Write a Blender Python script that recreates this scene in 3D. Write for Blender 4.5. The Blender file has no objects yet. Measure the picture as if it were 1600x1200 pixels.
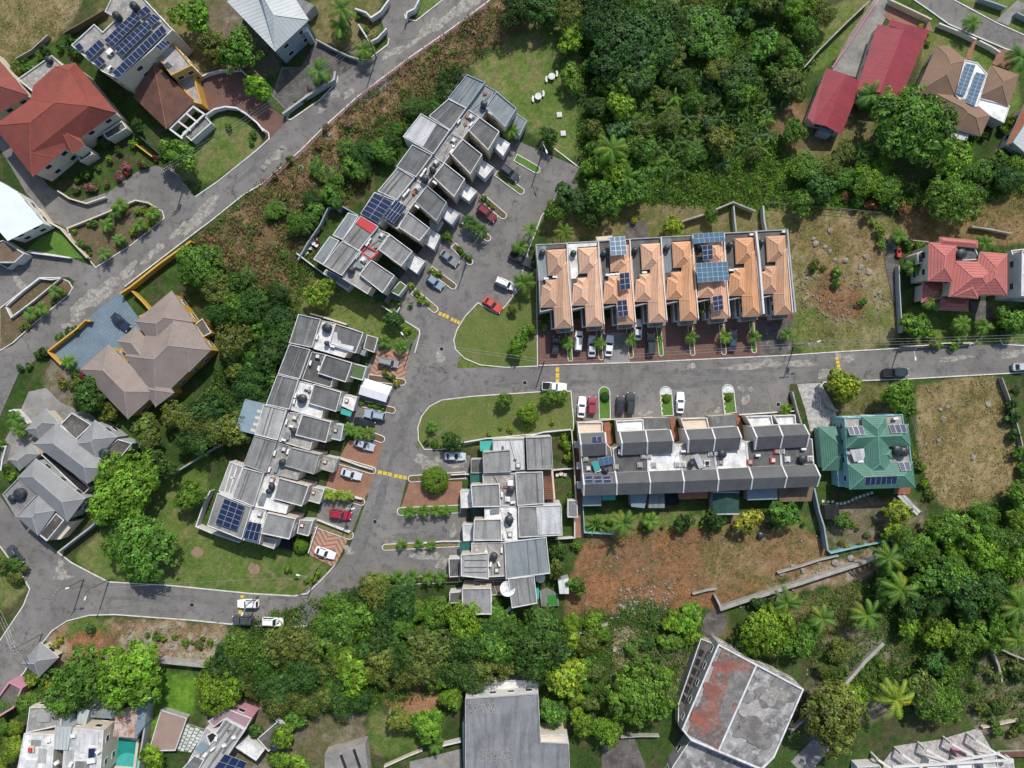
import bpy, math, random
import numpy as np
from mathutils import Vector
random.seed(7); RNG = np.random.default_rng(7)
SC = bpy.context.scene
COL = SC.collection
S = 0.135          # metres per photo pixel on the ground
H = 150.0          # flying height of the drone
def at(px, py, z=0.0):
    """the point of the place, z metres up, that the survey photo shows at pixel (px, py)"""
    f = S*(H-z)/H
    return Vector(((px-800)*f, (600-py)*f, z))
def fr(ox, oy, k):
    return lambda x, y: (ox+x*k, oy+y*k)
def q(F, *pts):
    return [F(*p) for p in pts]
# ---------------------------------------------------------------- materials
def _n(nt, t, **kw):
    n = nt.nodes.new(t)
    for k, v in kw.items():
        if k in n.inputs.keys() if isinstance(k, str) else False: n.inputs[k].default_value = v
        else: setattr(n, k, v)
    return n
def c4(c): return (c[0], c[1], c[2], 1.0)
def mixc(nt, fac, a, b, mode='MIX'):
    m = nt.nodes.new('ShaderNodeMix'); m.data_type = 'RGBA'; m.blend_type = mode
    for i, v in ((0, fac), (6, a), (7, b)):
        if hasattr(v, 'links') or isinstance(v, bpy.types.NodeSocket): nt.links.new(v, m.inputs[i])
        else: m.inputs[i].default_value = v
    return m.outputs[2]
def mth(nt, op, a, b=0.0, c=None):
    m = nt.nodes.new('ShaderNodeMath'); m.operation = op
    for i, v in enumerate((a, b) if c is None else (a, b, c)):
        if isinstance(v, bpy.types.NodeSocket): nt.links.new(v, m.inputs[i])
        else: m.inputs[i].default_value = v
    return m.outputs[0]
def noise(nt, vec, scale, detail=5, rough=.6, dist=0.0):
    n = nt.nodes.new('ShaderNodeTexNoise'); n.inputs['Scale'].default_value = scale
    n.inputs['Detail'].default_value = detail; n.inputs['Roughness'].default_value = rough
    n.inputs['Distortion'].default_value = dist
    nt.links.new(vec, n.inputs['Vector']); return n.outputs['Fac']
def rng(nt, v, a, b, c=0.0, d=1.0):
    n = nt.nodes.new('ShaderNodeMapRange'); nt.links.new(v, n.inputs[0])
    for i, x in enumerate((a, b, c, d)): n.inputs[i+1].default_value = x
    return n.outputs[0]
def newmat(name):
    m = bpy.data.materials.new(name); m.use_nodes = True; nt = m.node_tree
    b = nt.nodes['Principled BSDF']; return m, nt, b
def pmat(name, c1, c2=None, scale=.5, lo=.4, hi=.65, c3=None, s3=2.5, lo3=.5, hi3=.7, fine=.25, fs=9., rough=.9, bump=.0, bs=12.,
         tile=None, ribs=None, metal=0., spec=.25, streak=None, ovar=0., road=False):
    m, nt, b = newmat(name)
    g = nt.nodes.new('ShaderNodeNewGeometry'); P = g.outputs['Position']
    col = c4(c1)
    if c2: col = mixc(nt, rng(nt, noise(nt, P, scale, 6, .62), lo, hi), c4(c1), c4(c2))
    if c3: col = mixc(nt, rng(nt, noise(nt, P, s3, 7, .7), lo3, hi3), col, c4(c3))
    uvn = nt.nodes.new('ShaderNodeUVMap'); sx = nt.nodes.new('ShaderNodeSeparateXYZ'); nt.links.new(uvn.outputs[0], sx.inputs[0])
    if streak:
        mp = nt.nodes.new('ShaderNodeMapping'); mp.inputs['Scale'].default_value = (streak[1], streak[2], 1)
        nt.links.new(uvn.outputs[0], mp.inputs[0])
        col = mixc(nt, rng(nt, noise(nt, mp.outputs[0], 1., 5, .6), .45, .72, 0, streak[3]), col, c4(streak[0]))
    hgt = None
    def stripes(coord, period, width, dark, col):
        f = mth(nt, 'FRACT', mth(nt, 'DIVIDE', coord, period))
        k = mth(nt, 'LESS_THAN', f, width)
        return f, mixc(nt, mth(nt, 'MULTIPLY', k, dark), col, (0.02, .015, .012, 1))
    if tile:
        f, col = stripes(sx.outputs[1], tile[0], tile[1], tile[2], col); hgt = f
        if len(tile) > 3:
            f2, col = stripes(sx.outputs[0], tile[3], .12, tile[2]*.45, col)
    if ribs:
        f, col = stripes(sx.outputs[0], ribs[0], ribs[1], ribs[2], col); hgt = f
    if fine:
        col = mixc(nt, 1.0, col, None or (1, 1, 1, 1), 'MULTIPLY')
        fn = rng(nt, noise(nt, P, fs, 4, .7), .3, .7, 1-fine, 1+fine)
        v = nt.nodes.new('ShaderNodeCombineColor')
        for i in range(3): nt.links.new(fn, v.inputs[i])
        mm = nt.nodes.new('ShaderNodeMix'); mm.data_type = 'RGBA'; mm.blend_type = 'MULTIPLY'; mm.inputs[0].default_value = 1.0
        nt.links.new(col, mm.inputs[6]); nt.links.new(v.outputs[0], mm.inputs[7]); col = mm.outputs[2]
    if ovar:
        oi = nt.nodes.new('ShaderNodeObjectInfo'); hs = nt.nodes.new('ShaderNodeHueSaturation'); nt.links.new(col, hs.inputs['Color'])
        nt.links.new(rng(nt, oi.outputs['Random'], 0, 1, 1-ovar, 1+ovar), hs.inputs['Value'])
        k2 = mth(nt, 'FRACT', mth(nt, 'MULTIPLY', oi.outputs['Random'], 7.31)); nt.links.new(rng(nt, k2, 0, 1, 1-ovar*1.2, 1+ovar*.8), hs.inputs['Saturation']); col = hs.outputs[0]
    if road:
        wn = nt.nodes.new('ShaderNodeVectorMath'); wn.operation = 'ADD'; nz = nt.nodes.new('ShaderNodeTexNoise'); nz.inputs['Scale'].default_value = .6; nz.inputs['Detail'].default_value = 5; nt.links.new(P, nz.inputs['Vector'])
        sc_ = nt.nodes.new('ShaderNodeVectorMath'); sc_.operation = 'SCALE'; sc_.inputs['Scale'].default_value = 2.2; nt.links.new(nz.outputs['Color'], sc_.inputs[0]); nt.links.new(P, wn.inputs[0]); nt.links.new(sc_.outputs[0], wn.inputs[1])
        vo = nt.nodes.new('ShaderNodeTexVoronoi'); vo.feature = 'DISTANCE_TO_EDGE'; vo.inputs['Scale'].default_value = .16; nt.links.new(wn.outputs[0], vo.inputs['Vector'])
        ck = mth(nt, 'MULTIPLY', mth(nt, 'LESS_THAN', vo.outputs['Distance'], .012), rng(nt, noise(nt, P, .25, 3), .48, .6, 0, .55)); col = mixc(nt, ck, col, (.04,.038,.036,1))
        v2 = nt.nodes.new('ShaderNodeTexVoronoi'); v2.inputs['Scale'].default_value = .33; nt.links.new(P, v2.inputs['Vector'])
        st = mth(nt, 'MULTIPLY', rng(nt, v2.outputs['Distance'], .1, .2, 1, 0), rng(nt, noise(nt, P, .2, 2), .5, .6, 0, .5)); col = mixc(nt, st, col, (.045,.042,.04,1))
        lt = rng(nt, noise(nt, P, 1.3, 8, .78),   .6, .75, 0, .3); col = mixc(nt, mth(nt, 'MULTIPLY', lt, rng(nt, noise(nt, P, .09, 3), .45, .62)), col, (.3,.285,.26,1))
    if isinstance(col, tuple): b.inputs['Base Color'].default_value = col
    else: nt.links.new(col, b.inputs['Base Color'])
    b.inputs['Roughness'].default_value = rough; b.inputs['Metallic'].default_value = metal
    b.inputs['Specular IOR Level'].default_value = spec
    if bump or hgt is not None:
        bn = nt.nodes.new('ShaderNodeBump'); bn.inputs['Strength'].default_value = 1.0
        if hgt is not None:
            bn.inputs['Distance'].default_value = (tile[0]*.16 if tile else .02)
            nt.links.new(hgt, bn.inputs['Height'])
        else:
            bn.inputs['Distance'].default_value = bump
            nt.links.new(noise(nt, P, bs, 5, .65), bn.inputs['Height'])
        nt.links.new(bn.outputs[0], b.inputs['Normal'])
    return m
MT = {}
def defmats():
    W = MT
    W['asphalt'] = pmat('asphalt', (.142,.136,.128), (.2,.19,.178), .1, .38, .64, (.108,.103,.097), .45, .5, .66, .26, 6., .92, .02, 14., road=True)
    W['asphalt_dark'] = pmat('asphalt_dark', (.055,.055,.055), (.085,.083,.08), .3, .35, .7, (.12,.115,.11), 1.1, .6, .8, .25, 6., .92, .02, 14.)
    W['worn'] = pmat('worn_chip_seal', (.30,.285,.25), (.17,.16,.145), .9, .42, .6, (.45,.43,.38), 2.2, .55, .65, .3, 8., .95, .03, 9.)
    W['kerb'] = pmat('kerb_paint', (.62,.60,.57), (.42,.40,.37), .8, .4, .7, (.25,.23,.2), 3., .6, .75, .2, 8., .85)
    W['concrete'] = pmat('yard_concrete', (.27,.26,.24), (.15,.145,.135), .25, .35, .68, (.4,.385,.35), 1.2, .58, .75, .25, 7., .92, .01, 10.)
    W['dirty_conc'] = pmat('stained_concrete', (.13,.12,.11), (.06,.055,.05), .35, .35, .65, (.26,.24,.21), 1.1, .56, .72, .28, 7., .92)
    W['brick_pave'] = pmat('brick_paving', (.33,.175,.115), (.25,.13,.09), .5, .38, .65, (.4,.25,.18), 2., .55, .75, .28, 9., .9, tile=(.30,.16,.35,.5))
    W['brick_dark'] = pmat('dark_brick_paving', (.19,.1,.08), (.14,.085,.072), .4, .38, .64, (.22,.14,.115), 2., .55, .75, .28, 9., .9, tile=(.4,.14,.35,.6))
    W['blue_pave'] = pmat('blue_grey_paving', (.15,.205,.25), (.12,.165,.2), .25, .35, .68, (.22,.27,.3), 1.1, .57, .75, .16, 7., .7, tile=(.6,.06,.3,.6))
    W['stone_pave'] = pmat('pale_stone_paving', (.42,.40,.38), (.24,.22,.21), 1.3, .4, .62, (.6,.58,.55), 2.8, .55, .7, .25, 8., .9)
    W['terracotta'] = pmat('terracotta_floor', (.34,.14,.075), (.24,.1,.06), .9, .35, .7, None, 2, .5, .7, .2, 8., .85, tile=(.5,.07,.4,.5))
    W['cream_tile'] = pmat('cream_floor_tile', (.72,.58,.45), (.6,.47,.36), .9, .35, .7, None, 2, .5, .7, .1, 8., .6, tile=(.5,.07,.3,.5))
    W['yellow'] = pmat('yellow_road_paint', (.62,.42,.03), (.45,.33,.08), 2.5, .45, .65, (.2,.18,.14), 4., .6, .75, .2, 8., .8)
    W['white_mark'] = pmat('white_road_paint', (.75,.74,.7), (.5,.49,.45), 1.5, .5, .7, None, 2, .5, .7, .12, 8., .8)
    # walls and roofs
    W['w_cream'] = pmat('cream_render', (.56,.5,.4), (.47,.42,.33), .4, .35, .7, None, 2, .5, .7, .1, 5., .9)
    W['w_white'] = pmat('white_render', (.6,.59,.57), (.48,.47,.45), .5, .4, .7, (.42,.41,.39), 2.4, .63, .8, .1, 6., .85)
    W['w_grey'] = pmat('grey_render', (.36,.38,.38), (.28,.3,.3), .5, .35, .7, (.2,.2,.2), 2., .6, .8, .12, 6., .9)
    W['w_blue'] = pmat('blue_grey_render', (.27,.325,.355), (.22,.265,.29), .5, .35, .7, (.15,.18,.2), 2., .62, .8, .1, 6., .9)
    W['w_teal'] = pmat('pale_teal_render', (.2,.42,.44), (.16,.34,.36), .5, .35, .7, None, 2, .5, .7, .1, 6., .9)
    W['w_yellow'] = pmat('ochre_render', (.55,.32,.06), (.45,.27,.07), .5, .35, .7, (.3,.2,.08), 2., .62, .8, .12, 6., .9)
    W['w_stone'] = pmat('old_concrete_wall', (.36,.345,.31), (.24,.225,.2), .5, .35, .68, (.14,.13,.115), 2., .58, .75, .25, 6., .95)
    W['w_pink'] = pmat('pink_render', (.5,.24,.3), (.42,.2,.26), .5, .35, .7, None, 2, .5, .7, .1, 6., .9)
    W['w_darkgreen'] = pmat('green_shade_cloth', (.03,.075,.06), (.02,.05,.045), 1., .35, .7, None, 2, .5, .7, .2, 9., .9)
    W['coping'] = pmat('white_coping', (.62,.62,.62), (.42,.42,.42), .8, .42, .68, (.26,.26,.26), 2.6, .6, .76, .12, 7., .85)
    W['coping_grey'] = pmat('grey_coping', (.33,.34,.34), (.22,.22,.22), .8, .4, .68, (.14,.14,.14), 2.6, .6, .76, .15, 7., .85)
    W['coping_blue'] = pmat('blue_coping', (.30,.37,.42), (.24,.3,.34), .8, .4, .68, (.14,.16,.18), 2.6, .62, .76, .12, 7., .85)
    def rf(n, a, b, c): W[n] = pmat(n, a, b, .28, .36, .66, c, .9, .56, .78, .2, 5., .92, streak=(tuple(x*.5 for x in a), .9, .12, .75), ovar=.13)
    rf('r_dark', (.1,.1,.1), (.165,.165,.16), (.055,.055,.056))
    rf('r_mid', (.18,.18,.174), (.25,.248,.24), (.11,.11,.107))
    rf('r_light', (.3,.3,.29), (.37,.365,.35), (.21,.208,.2))
    rf('r_pale', (.45,.46,.46), (.55,.56,.56), (.3,.3,.3))
    rf('r_slate', (.15,.155,.16), (.21,.215,.22), (.09,.092,.095))
    rf('r_blue', (.19,.215,.225), (.225,.25,.26), (.15,.17,.18))
    W['r_white'] = pmat('white_coated_roof', (.66,.66,.65), (.45,.45,.44), .35, .42, .62, (.25,.245,.24), 1.0, .55, .7, .15, 6., .75, streak=((.3,.3,.29), .8, .2, .6), ovar=.1)
    W['deck'] = pmat('roof_deck_concrete', (.33,.315,.29), (.2,.19,.175), .55, .38, .64, (.52,.5,.47), 1.5, .55, .7, .25, 7., .92, ovar=.1)
    W['deck_dark'] = pmat('dark_roof_deck', (.12,.118,.113), (.075,.073,.07), .5, .38, .64, (.2,.19,.18), 1.5, .58, .74, .25, 7., .92, ovar=.1)
    W['deck_white'] = pmat('white_roof_deck', (.68,.68,.66), (.42,.41,.39), .5, .4, .66, (.28,.27,.25), 1.3, .58, .72, .15, 7., .85, ovar=.1)
    W['deck_red'] = pmat('weathered_red_deck', (.25,.1,.075), (.12,.095,.085), .3, .4, .56, (.2,.175,.16), 1.1, .48, .6, .35, 5., .92)
    W['deck_stain'] = pmat('blotchy_concrete_deck', (.3,.29,.28), (.12,.12,.12), .16, .42, .58, (.42,.41,.39), .6, .5, .66, .25, 5., .92)
    W['red_paint'] = pmat('red_roof_coating', (.46,.05,.055), (.38,.05,.055), .5, .4, .7, None, 2, .5, .7, .1, 6., .7)
    W['t_tan'] = pmat('tan_roof_tile', (.6,.345,.205), (.53,.295,.175), .35, .38, .66, (.4,.25,.17), 1.6, .58, .78, .16, 7., .85, tile=(.62,.12,.4), ovar=.15, streak=((.36,.24,.17), .5, .14, .3))  # dark course lines paint the shadow of each tile step into the colour
    W['t_red'] = pmat('red_shingle', (.245,.072,.056), (.205,.064,.052), .3, .38, .64, (.155,.055,.046), .8, .62, .8, .16, 6., .9, tile=(.45,.1,.25), ovar=.08, streak=((.15,.06,.05), .7, .12, .6))
    W['t_brownclay'] = pmat('brown_clay_tile', (.20,.1,.068), (.12,.065,.05), .4, .38, .66, (.3,.17,.12), 1.6, .58, .76, .25, 7., .9, tile=(.42,.2,.5,.34))
    W['t_taupe'] = pmat('taupe_shingle', (.275,.225,.2), (.225,.185,.165), .3, .35, .7, (.17,.14,.125), .9, .58, .78, .22, 9., .92, tile=(.3,.14,.3), ovar=.1)
    W['t_grey'] = pmat('grey_shingle', (.245,.25,.25), (.2,.205,.205), .3, .35, .7, (.31,.315,.31), .8, .58, .78, .2, 9., .92, tile=(.3,.14,.25), ovar=.1)
    W['t_brown'] = pmat('brown_shingle', (.25,.165,.115), (.2,.135,.097), .3, .35, .7, (.15,.105,.08), .9, .58, .78, .2, 8., .92, tile=(.35,.13,.3), ovar=.1)
    W['t_black'] = pmat('charcoal_shingle', (.086,.088,.09), (.115,.116,.117), .4, .35, .7, (.065,.066,.068), 1.2, .58, .78, .18, 9., .92, ovar=.1)
    W['t_teal'] = pmat('green_metal_tile', (.085,.2,.15), (.065,.16,.12), .4, .38, .64, (.2,.34,.28), 1.1, .58, .74, .15, 6., .55, tile=(.42,.2,.55))
    W['t_pink'] = pmat('coral_metal_tile', (.44,.14,.12), (.38,.12,.108), .4, .35, .7, None, 2, .5, .7, .1, 6., .6, streak=((.3,.11,.1), .8, .14, .5), tile=(.6,.13,.6))
    W['t_crimson'] = pmat('crimson_sheet_roof', (.29,.045,.06), (.235,.04,.052), .25, .38, .64, (.17,.04,.05), .8, .62, .78, .16, 6., .6, streak=((.17,.04,.045), 1.2, .1, .65), ribs=(.3,.16,.22))
    W['t_metal'] = pmat('ribbed_zinc_roof', (.42,.45,.45), (.34,.37,.37), .3, .35, .7, (.26,.28,.28), .9, .6, .78, .1, 6., .5, ribs=(.75,.1,.4))
    W['t_white'] = pmat('white_ribbed_roof', (.74,.8,.82), (.66,.72,.74), .3, .35, .7, (.5,.54,.54), 1., .64, .8, .06, 6., .5, ribs=(.5,.1,.16))
    W['t_rust'] = pmat('rusty_zinc_roof', (.48,.42,.38), (.3,.13,.075), .5, .42, .6, (.55,.53,.5), 1.2, .55, .7, .2, 6., .7, ribs=(.4,.15,.25))
    W['t_bluesheet'] = pmat('blue_sheet_roof', (.19,.26,.3), (.16,.22,.26), .4, .35, .7, (.3,.35,.37), 1., .62, .78, .12, 6., .6, ribs=(.5,.1,.2), ovar=.1)
    W['t_orange'] = pmat('orange_brown_roof', (.3,.11,.055), (.24,.09,.05), .4, .35, .7, None, 2, .5, .7, .15, 6., .8, tile=(.4,.15,.45))
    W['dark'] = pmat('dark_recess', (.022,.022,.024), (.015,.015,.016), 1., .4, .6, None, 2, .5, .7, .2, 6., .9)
    W['patio'] = pmat('patio_floor', (.13,.12,.1), (.08,.075,.06), .6, .4, .65, (.2,.19,.16), 1.6, .58, .74, .25, 7., .9)
    W['turf'] = pmat('green_roof_mat', (.075,.125,.05), (.11,.14,.07), .8, .4, .65, None, 2, .5, .7, .3, 9., .95)
    W['plastic_black'] = pmat('black_polyethylene', (.018,.022,.027), (.028,.034,.04), 1.5, .4, .65, None, 2, .5, .7, .1, 6., .42, spec=.5)
    W['ac_white'] = pmat('white_enamel', (.72,.72,.7), (.6,.6,.58), 1.5, .4, .65, None, 2, .5, .7, .06, 6., .5)
    W['steel'] = pmat('galvanised_steel', (.42,.43,.44), (.33,.34,.35), 1., .4, .65, None, 2, .5, .7, .1, 6., .45, metal=.5)
    W['teal_sheet'] = pmat('teal_awning', (.06,.36,.31), (.05,.3,.27), .8, .4, .65, None, 2, .5, .7, .1, 6., .5)
    W['teal_dark'] = pmat('dark_teal_awning', (.03,.13,.12), (.025,.1,.095), .8, .4, .65, None, 2, .5, .7, .1, 6., .6, tile=(.5,.08,.5,.5))
    W['tarp'] = pmat('white_canopy', (.82,.82,.82), (.76,.76,.76), .6, .4, .65, None, 2, .5, .7, .04, 6., .6)
    W['wood'] = pmat('weathered_timber', (.18,.13,.09), (.12,.085,.06), .7, .35, .7, None, 2, .5, .7, .2, 6., .9, ribs=(.25,.1,.5))
    W['pole'] = pmat('pole_timber', (.2,.18,.155), (.14,.125,.105), 1., .35, .7, None, 2, .5, .7, .2, 8., .9)
    W['rock'] = pmat('limestone', (.28,.255,.215), (.18,.165,.14), .9, .38, .64, (.38,.36,.32), 2.6, .55, .7, .25, 6., .95, .05, 5.)
    W['water'] = pmat('pool_water', (.012,.19,.165), (.02,.25,.21), .5, .35, .7, None, 2, .5, .7, .0, 6., .05, spec=.5)
    W['turf_green'] = pmat('plastic_turf', (.035,.2,.03), (.03,.17,.03), 1., .4, .6, None, 2, .5, .7, .15, 9., .9)
    # glass
    m, nt, b = newmat('window_glass'); b.inputs['Base Color'].default_value = (.025,.035,.045,1); b.inputs['Roughness'].default_value = .06
    b.inputs['Specular IOR Level'].default_value = .5; W['glass'] = m
    W['panel'] = pmat('solar_cell', (.011,.02,.055), (.015,.028,.075), .6, .4, .65, None, 2, .5, .7, .06, 5., .24, spec=.45)
    W['panel_light'] = pmat('pale_solar_cell', (.06,.125,.19), (.075,.15,.22), .6, .4, .65, None, 2, .5, .7, .06, 5., .22, spec=.5)
    W['frame_alu'] = pmat('aluminium_frame', (.52,.53,.54), (.42,.43,.44), 1., .4, .6, None, 2, .5, .7, .05, 5., .4, metal=.3)
    # car paint driven by the object colour
    m, nt, b = newmat('car_paint'); oi = nt.nodes.new('ShaderNodeObjectInfo')
    nt.links.new(oi.outputs['Color'], b.inputs['Base Color']); b.inputs['Roughness'].default_value = .32
    b.inputs['Coat Weight'].default_value = .6; b.inputs['Coat Roughness'].default_value = .08; W['paint'] = m
    W['tyre'] = pmat('tyre_rubber', (.02,.02,.02), None, fine=.1, rough=.85)
    W['rim'] = pmat('alloy_rim', (.45,.46,.47), None, fine=.05, rough=.35, metal=.7)
    m, nt, b = newmat('lamp_lens'); b.inputs['Base Color'].default_value = (.75,.76,.75,1); b.inputs['Roughness'].default_value = .12; W['lens'] = m
    m, nt, b = newmat('tail_lens'); b.inputs['Base Color'].default_value = (.4,.012,.012,1); b.inputs['Roughness'].default_value = .18; W['tail'] = m
    # herringbone / striped brick
    m, nt, b = newmat('striped_paving'); uv = nt.nodes.new('ShaderNodeUVMap'); sx = nt.nodes.new('ShaderNodeSeparateXYZ'); nt.links.new(uv.outputs[0], sx.inputs[0])
    zig = mth(nt, 'PINGPONG', sx.outputs[0], 2.2)
    f = mth(nt, 'FRACT', mth(nt, 'DIVIDE', mth(nt, 'ADD', sx.outputs[1], mth(nt, 'MULTIPLY', zig, .7)), 1.05))
    k = mth(nt, 'LESS_THAN', f, .42)
    g = nt.nodes.new('ShaderNodeNewGeometry'); fn = noise(nt, g.outputs['Position'], 2.2, 6, .7)
    a = mixc(nt, rng(nt, fn, .35, .68), (.40,.235,.16,1), (.33,.19,.13,1)); bb = mixc(nt, rng(nt, fn, .35, .68), (.21,.105,.075,1), (.25,.135,.1,1))
    nt.links.new(mixc(nt, k, a, bb), b.inputs['Base Color']); b.inputs['Roughness'].default_value = .9; W['stripe_pave'] = m
    # leaves: tint from the leaf attribute, the plant's own colour and a random share
    def leafmat(name, trans=.28):
        m, nt, b = newmat(name); oi = nt.nodes.new('ShaderNodeObjectInfo')
        at_ = nt.nodes.new('ShaderNodeAttribute'); at_.attribute_name = 'tint'
        col = mixc(nt, 1.0, oi.outputs['Color'], at_.outputs['Color'], 'MULTIPLY')
        nt.links.new(col, b.inputs['Base Color']); b.inputs['Roughness'].default_value = .55; b.inputs['Specular IOR Level'].default_value = .3
        tr = nt.nodes.new('ShaderNodeBsdfTranslucent'); nt.links.new(mixc(nt, 1.0, col, (1.2,1.35,.5,1), 'MULTIPLY'), tr.inputs[0])
        mx = nt.nodes.new('ShaderNodeMixShader'); mx.inputs[0].default_value = trans
        nt.links.new(b.outputs[0], mx.inputs[1]); nt.links.new(tr.outputs[0], mx.inputs[2])
        nt.links.new(mx.outputs[0], nt.nodes['Material Output'].inputs[0]); return m
    W['leaf'] = leafmat('leaf')
    W['bark'] = pmat('bark', (.13,.105,.08), (.08,.065,.05), 2., .35, .7, None, 2, .5, .7, .25, 9., .95)
defmats()
# ---------------------------------------------------------------- mesh building
def area2(p): return sum(p[i][0]*p[(i+1) % len(p)][1]-p[(i+1) % len(p)][0]*p[i][1] for i in range(len(p)))
def ccw(p): return list(p) if area2(p) > 0 else list(reversed(p))
def inset(poly, d):
    """offset a CCW polygon inwards by d (2D)"""
    n = len(poly); out = []
    for i in range(n):
        a, b, c = Vector(poly[i-1][:2]), Vector(poly[i][:2]), Vector(poly[(i+1) % n][:2])
        e1 = (b-a).normalized(); e2 = (c-b).normalized()
        n1 = Vector((-e1.y, e1.x)); n2 = Vector((-e2.y, e2.x)); m = n1+n2
        if m.length < 1e-5: m = n1
        m.normalize(); k = d/max(.35, m.dot(n1)); out.append(Vector((b.x+m.x*k, b.y+m.y*k)))
    return out
class MB:
    def __init__(s): s.v = []; s.f = []; s.m = []
    def face(s, pts, mi=0):
        i = len(s.v); s.v += [tuple(p) for p in pts]; s.f.append(list(range(i, i+len(pts)))); s.m.append(mi); return s
    def prism(s, poly, z0, z1, mi=0, top=None, cap=True, bottom=False):
        p = ccw([(a[0], a[1]) for a in poly]); n = len(p)
        for i in range(n):
            a, b = p[i], p[(i+1) % n]
            s.face([(a[0],a[1],z0),(b[0],b[1],z0),(b[0],b[1],z1),(a[0],a[1],z1)], mi)
        if cap: s.face([(a[0],a[1],z1) for a in p], mi if top is None else top)
        if bottom: s.face([(a[0],a[1],z0) for a in reversed(p)], mi)
        return s
    def ring(s, outer, inner, z, mi=0, zi=None):
        n = len(outer); zi = z if zi is None else zi
        for i in range(n):
            a, b = outer[i], outer[(i+1) % n]; c, d = inner[(i+1) % n], inner[i]
            s.face([(a[0],a[1],z),(b[0],b[1],z),(c[0],c[1],zi),(d[0],d[1],zi)], mi)
        return s
    def box(s, c, size, rz=0, mi=0, z0=None):
        """box centred at c (x,y) from z c[2] up"""
        sx, sy, sz = size[0]/2, size[1]/2, size[2]; co, si = math.cos(rz), math.sin(rz)
        p = [(c[0]+x*co-y*si, c[1]+x*si+y*co) for x, y in ((-sx,-sy),(sx,-sy),(sx,sy),(-sx,sy))]
        return s.prism(p, c[2], c[2]+sz, mi, bottom=True)
    def rings(s, rs, mi=0, cap0=True, cap1=True):
        for a, b in zip(rs[:-1], rs[1:]):
            n = len(a)
            for i in range(n): s.face([a[i], a[(i+1) % n], b[(i+1) % n], b[i]], mi)
        if cap0: s.face(list(reversed(rs[0])), mi)
        if cap1: s.face(rs[-1], mi)
        return s
    def lathe(s, c, prof, n=16, mi=0):
        rs = [[(c[0]+r*math.cos(2*math.pi*i/n), c[1]+r*math.sin(2*math.pi*i/n), c[2]+z) for i in range(n)] for r, z in prof]
        return s.rings(rs, mi)
    def tube(s, p0, p1, r0, r1=None, n=8, mi=0):
        p0, p1 = Vector(p0), Vector(p1); r1 = r0 if r1 is None else r1; d = (p1-p0).normalized()
        u = d.cross(Vector((0,0,1)) if abs(d.z) < .9 else Vector((1,0,0))).normalized(); w = d.cross(u)
        rs = [[tuple(p+(u*math.cos(2*math.pi*i/n)+w*math.sin(2*math.pi*i/n))*r) for i in range(n)] for p, r in ((p0, r0), (p1, r1))]
        return s.rings(rs, mi)
    def strip(s, pts, w, z0, z1, mi=0, closed=False):
        """wall / kerb of width w along a polyline"""
        P = [Vector((p[0], p[1])) for p in pts]; n = len(P); L = []; R = []
        for i in range(n):
            if closed: a, c = P[i-1], P[(i+1) % n]
            else: a, c = P[max(0, i-1)], P[min(n-1, i+1)]
            e1 = (P[i]-a); e2 = (c-P[i])
            e1 = e1.normalized() if e1.length > 1e-6 else e2.normalized(); e2 = e2.normalized() if e2.length > 1e-6 else e1
            t = e1+e2; t = t.normalized() if t.length > 1e-4 else e1
            nn = Vector((-t.y, t.x)); k = w/2/max(.5, nn.dot(Vector((-e1.y, e1.x)))); L.append(P[i]+nn*k); R.append(P[i]-nn*k)
        m = n if closed else n-1
        for i in range(m):
            j = (i+1) % n
            s.face([(L[i].x,L[i].y,z1),(R[i].x,R[i].y,z1),(R[j].x,R[j].y,z1),(L[j].x,L[j].y,z1)], mi)
            s.face([(R[i].x,R[i].y,z0),(R[j].x,R[j].y,z0),(R[j].x,R[j].y,z1),(R[i].x,R[i].y,z1)], mi)
            s.face([(L[j].x,L[j].y,z0),(L[i].x,L[i].y,z0),(L[i].x,L[i].y,z1),(L[j].x,L[j].y,z1)], mi)
        if not closed:
            for i, fl in ((0, 0), (n-1, 1)):
                f = [(R[i].x,R[i].y,z0),(R[i].x,R[i].y,z1),(L[i].x,L[i].y,z1),(L[i].x,L[i].y,z0)]
                s.face(f if not fl else f[::-1], mi)
        return s
    def build(s, name, mats, parent=None, origin=None, smooth=False):
        if not isinstance(mats, (list, tuple)): mats = [mats]
        o0 = Vector((0,0,0)) if origin is None else Vector(origin)
        base = parent
        off = Vector(o0)
        if parent is not None: off = Vector(parent.get('_w', (0,0,0)))
        me = bpy.data.meshes.new(name)
        me.from_pydata([(x-off.x, y-off.y, z-off.z) for x, y, z in s.v], [], s.f)
        for m in mats: me.materials.append(MT[m] if isinstance(m, str) else m)
        me.polygons.foreach_set('material_index', s.m)
        uv = me.uv_layers.new(name='UVMap'); dat = np.zeros(len(me.loops)*2)
        k = 0
        for f in s.f:
            a = [Vector(s.v[i]) for i in f]; nrm = Vector((0,0,0))
            for i in range(len(a)):
                p, r = a[i], a[(i+1) % len(a)]
                nrm += Vector(((p.y-r.y)*(p.z+r.z), (p.z-r.z)*(p.x+r.x), (p.x-r.x)*(p.y+r.y)))
            nrm = nrm.normalized() if nrm.length > 1e-9 else Vector((0,0,1))
            if abs(nrm.z) > .998:
                e = a[1]-a[0]; e.z = 0
                u = e.normalized() if e.length > 1e-6 else Vector((1,0,0))
            else: u = Vector((0,0,1)).cross(nrm).normalized()
            v = nrm.cross(u)
            for p in a:
                dat[k] = p.dot(u); dat[k+1] = p.dot(v); k += 2
        uv.data.foreach_set('uv', dat)
        if smooth: me.polygons.foreach_set('use_smooth', [True]*len(s.f))
        me.update()
        o = bpy.data.objects.new(name, me); COL.objects.link(o)
        if parent is not None:
            o.parent = parent; o['_w'] = tuple(off)
        else:
            o.location = off; o['_w'] = tuple(off)
        return o
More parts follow.
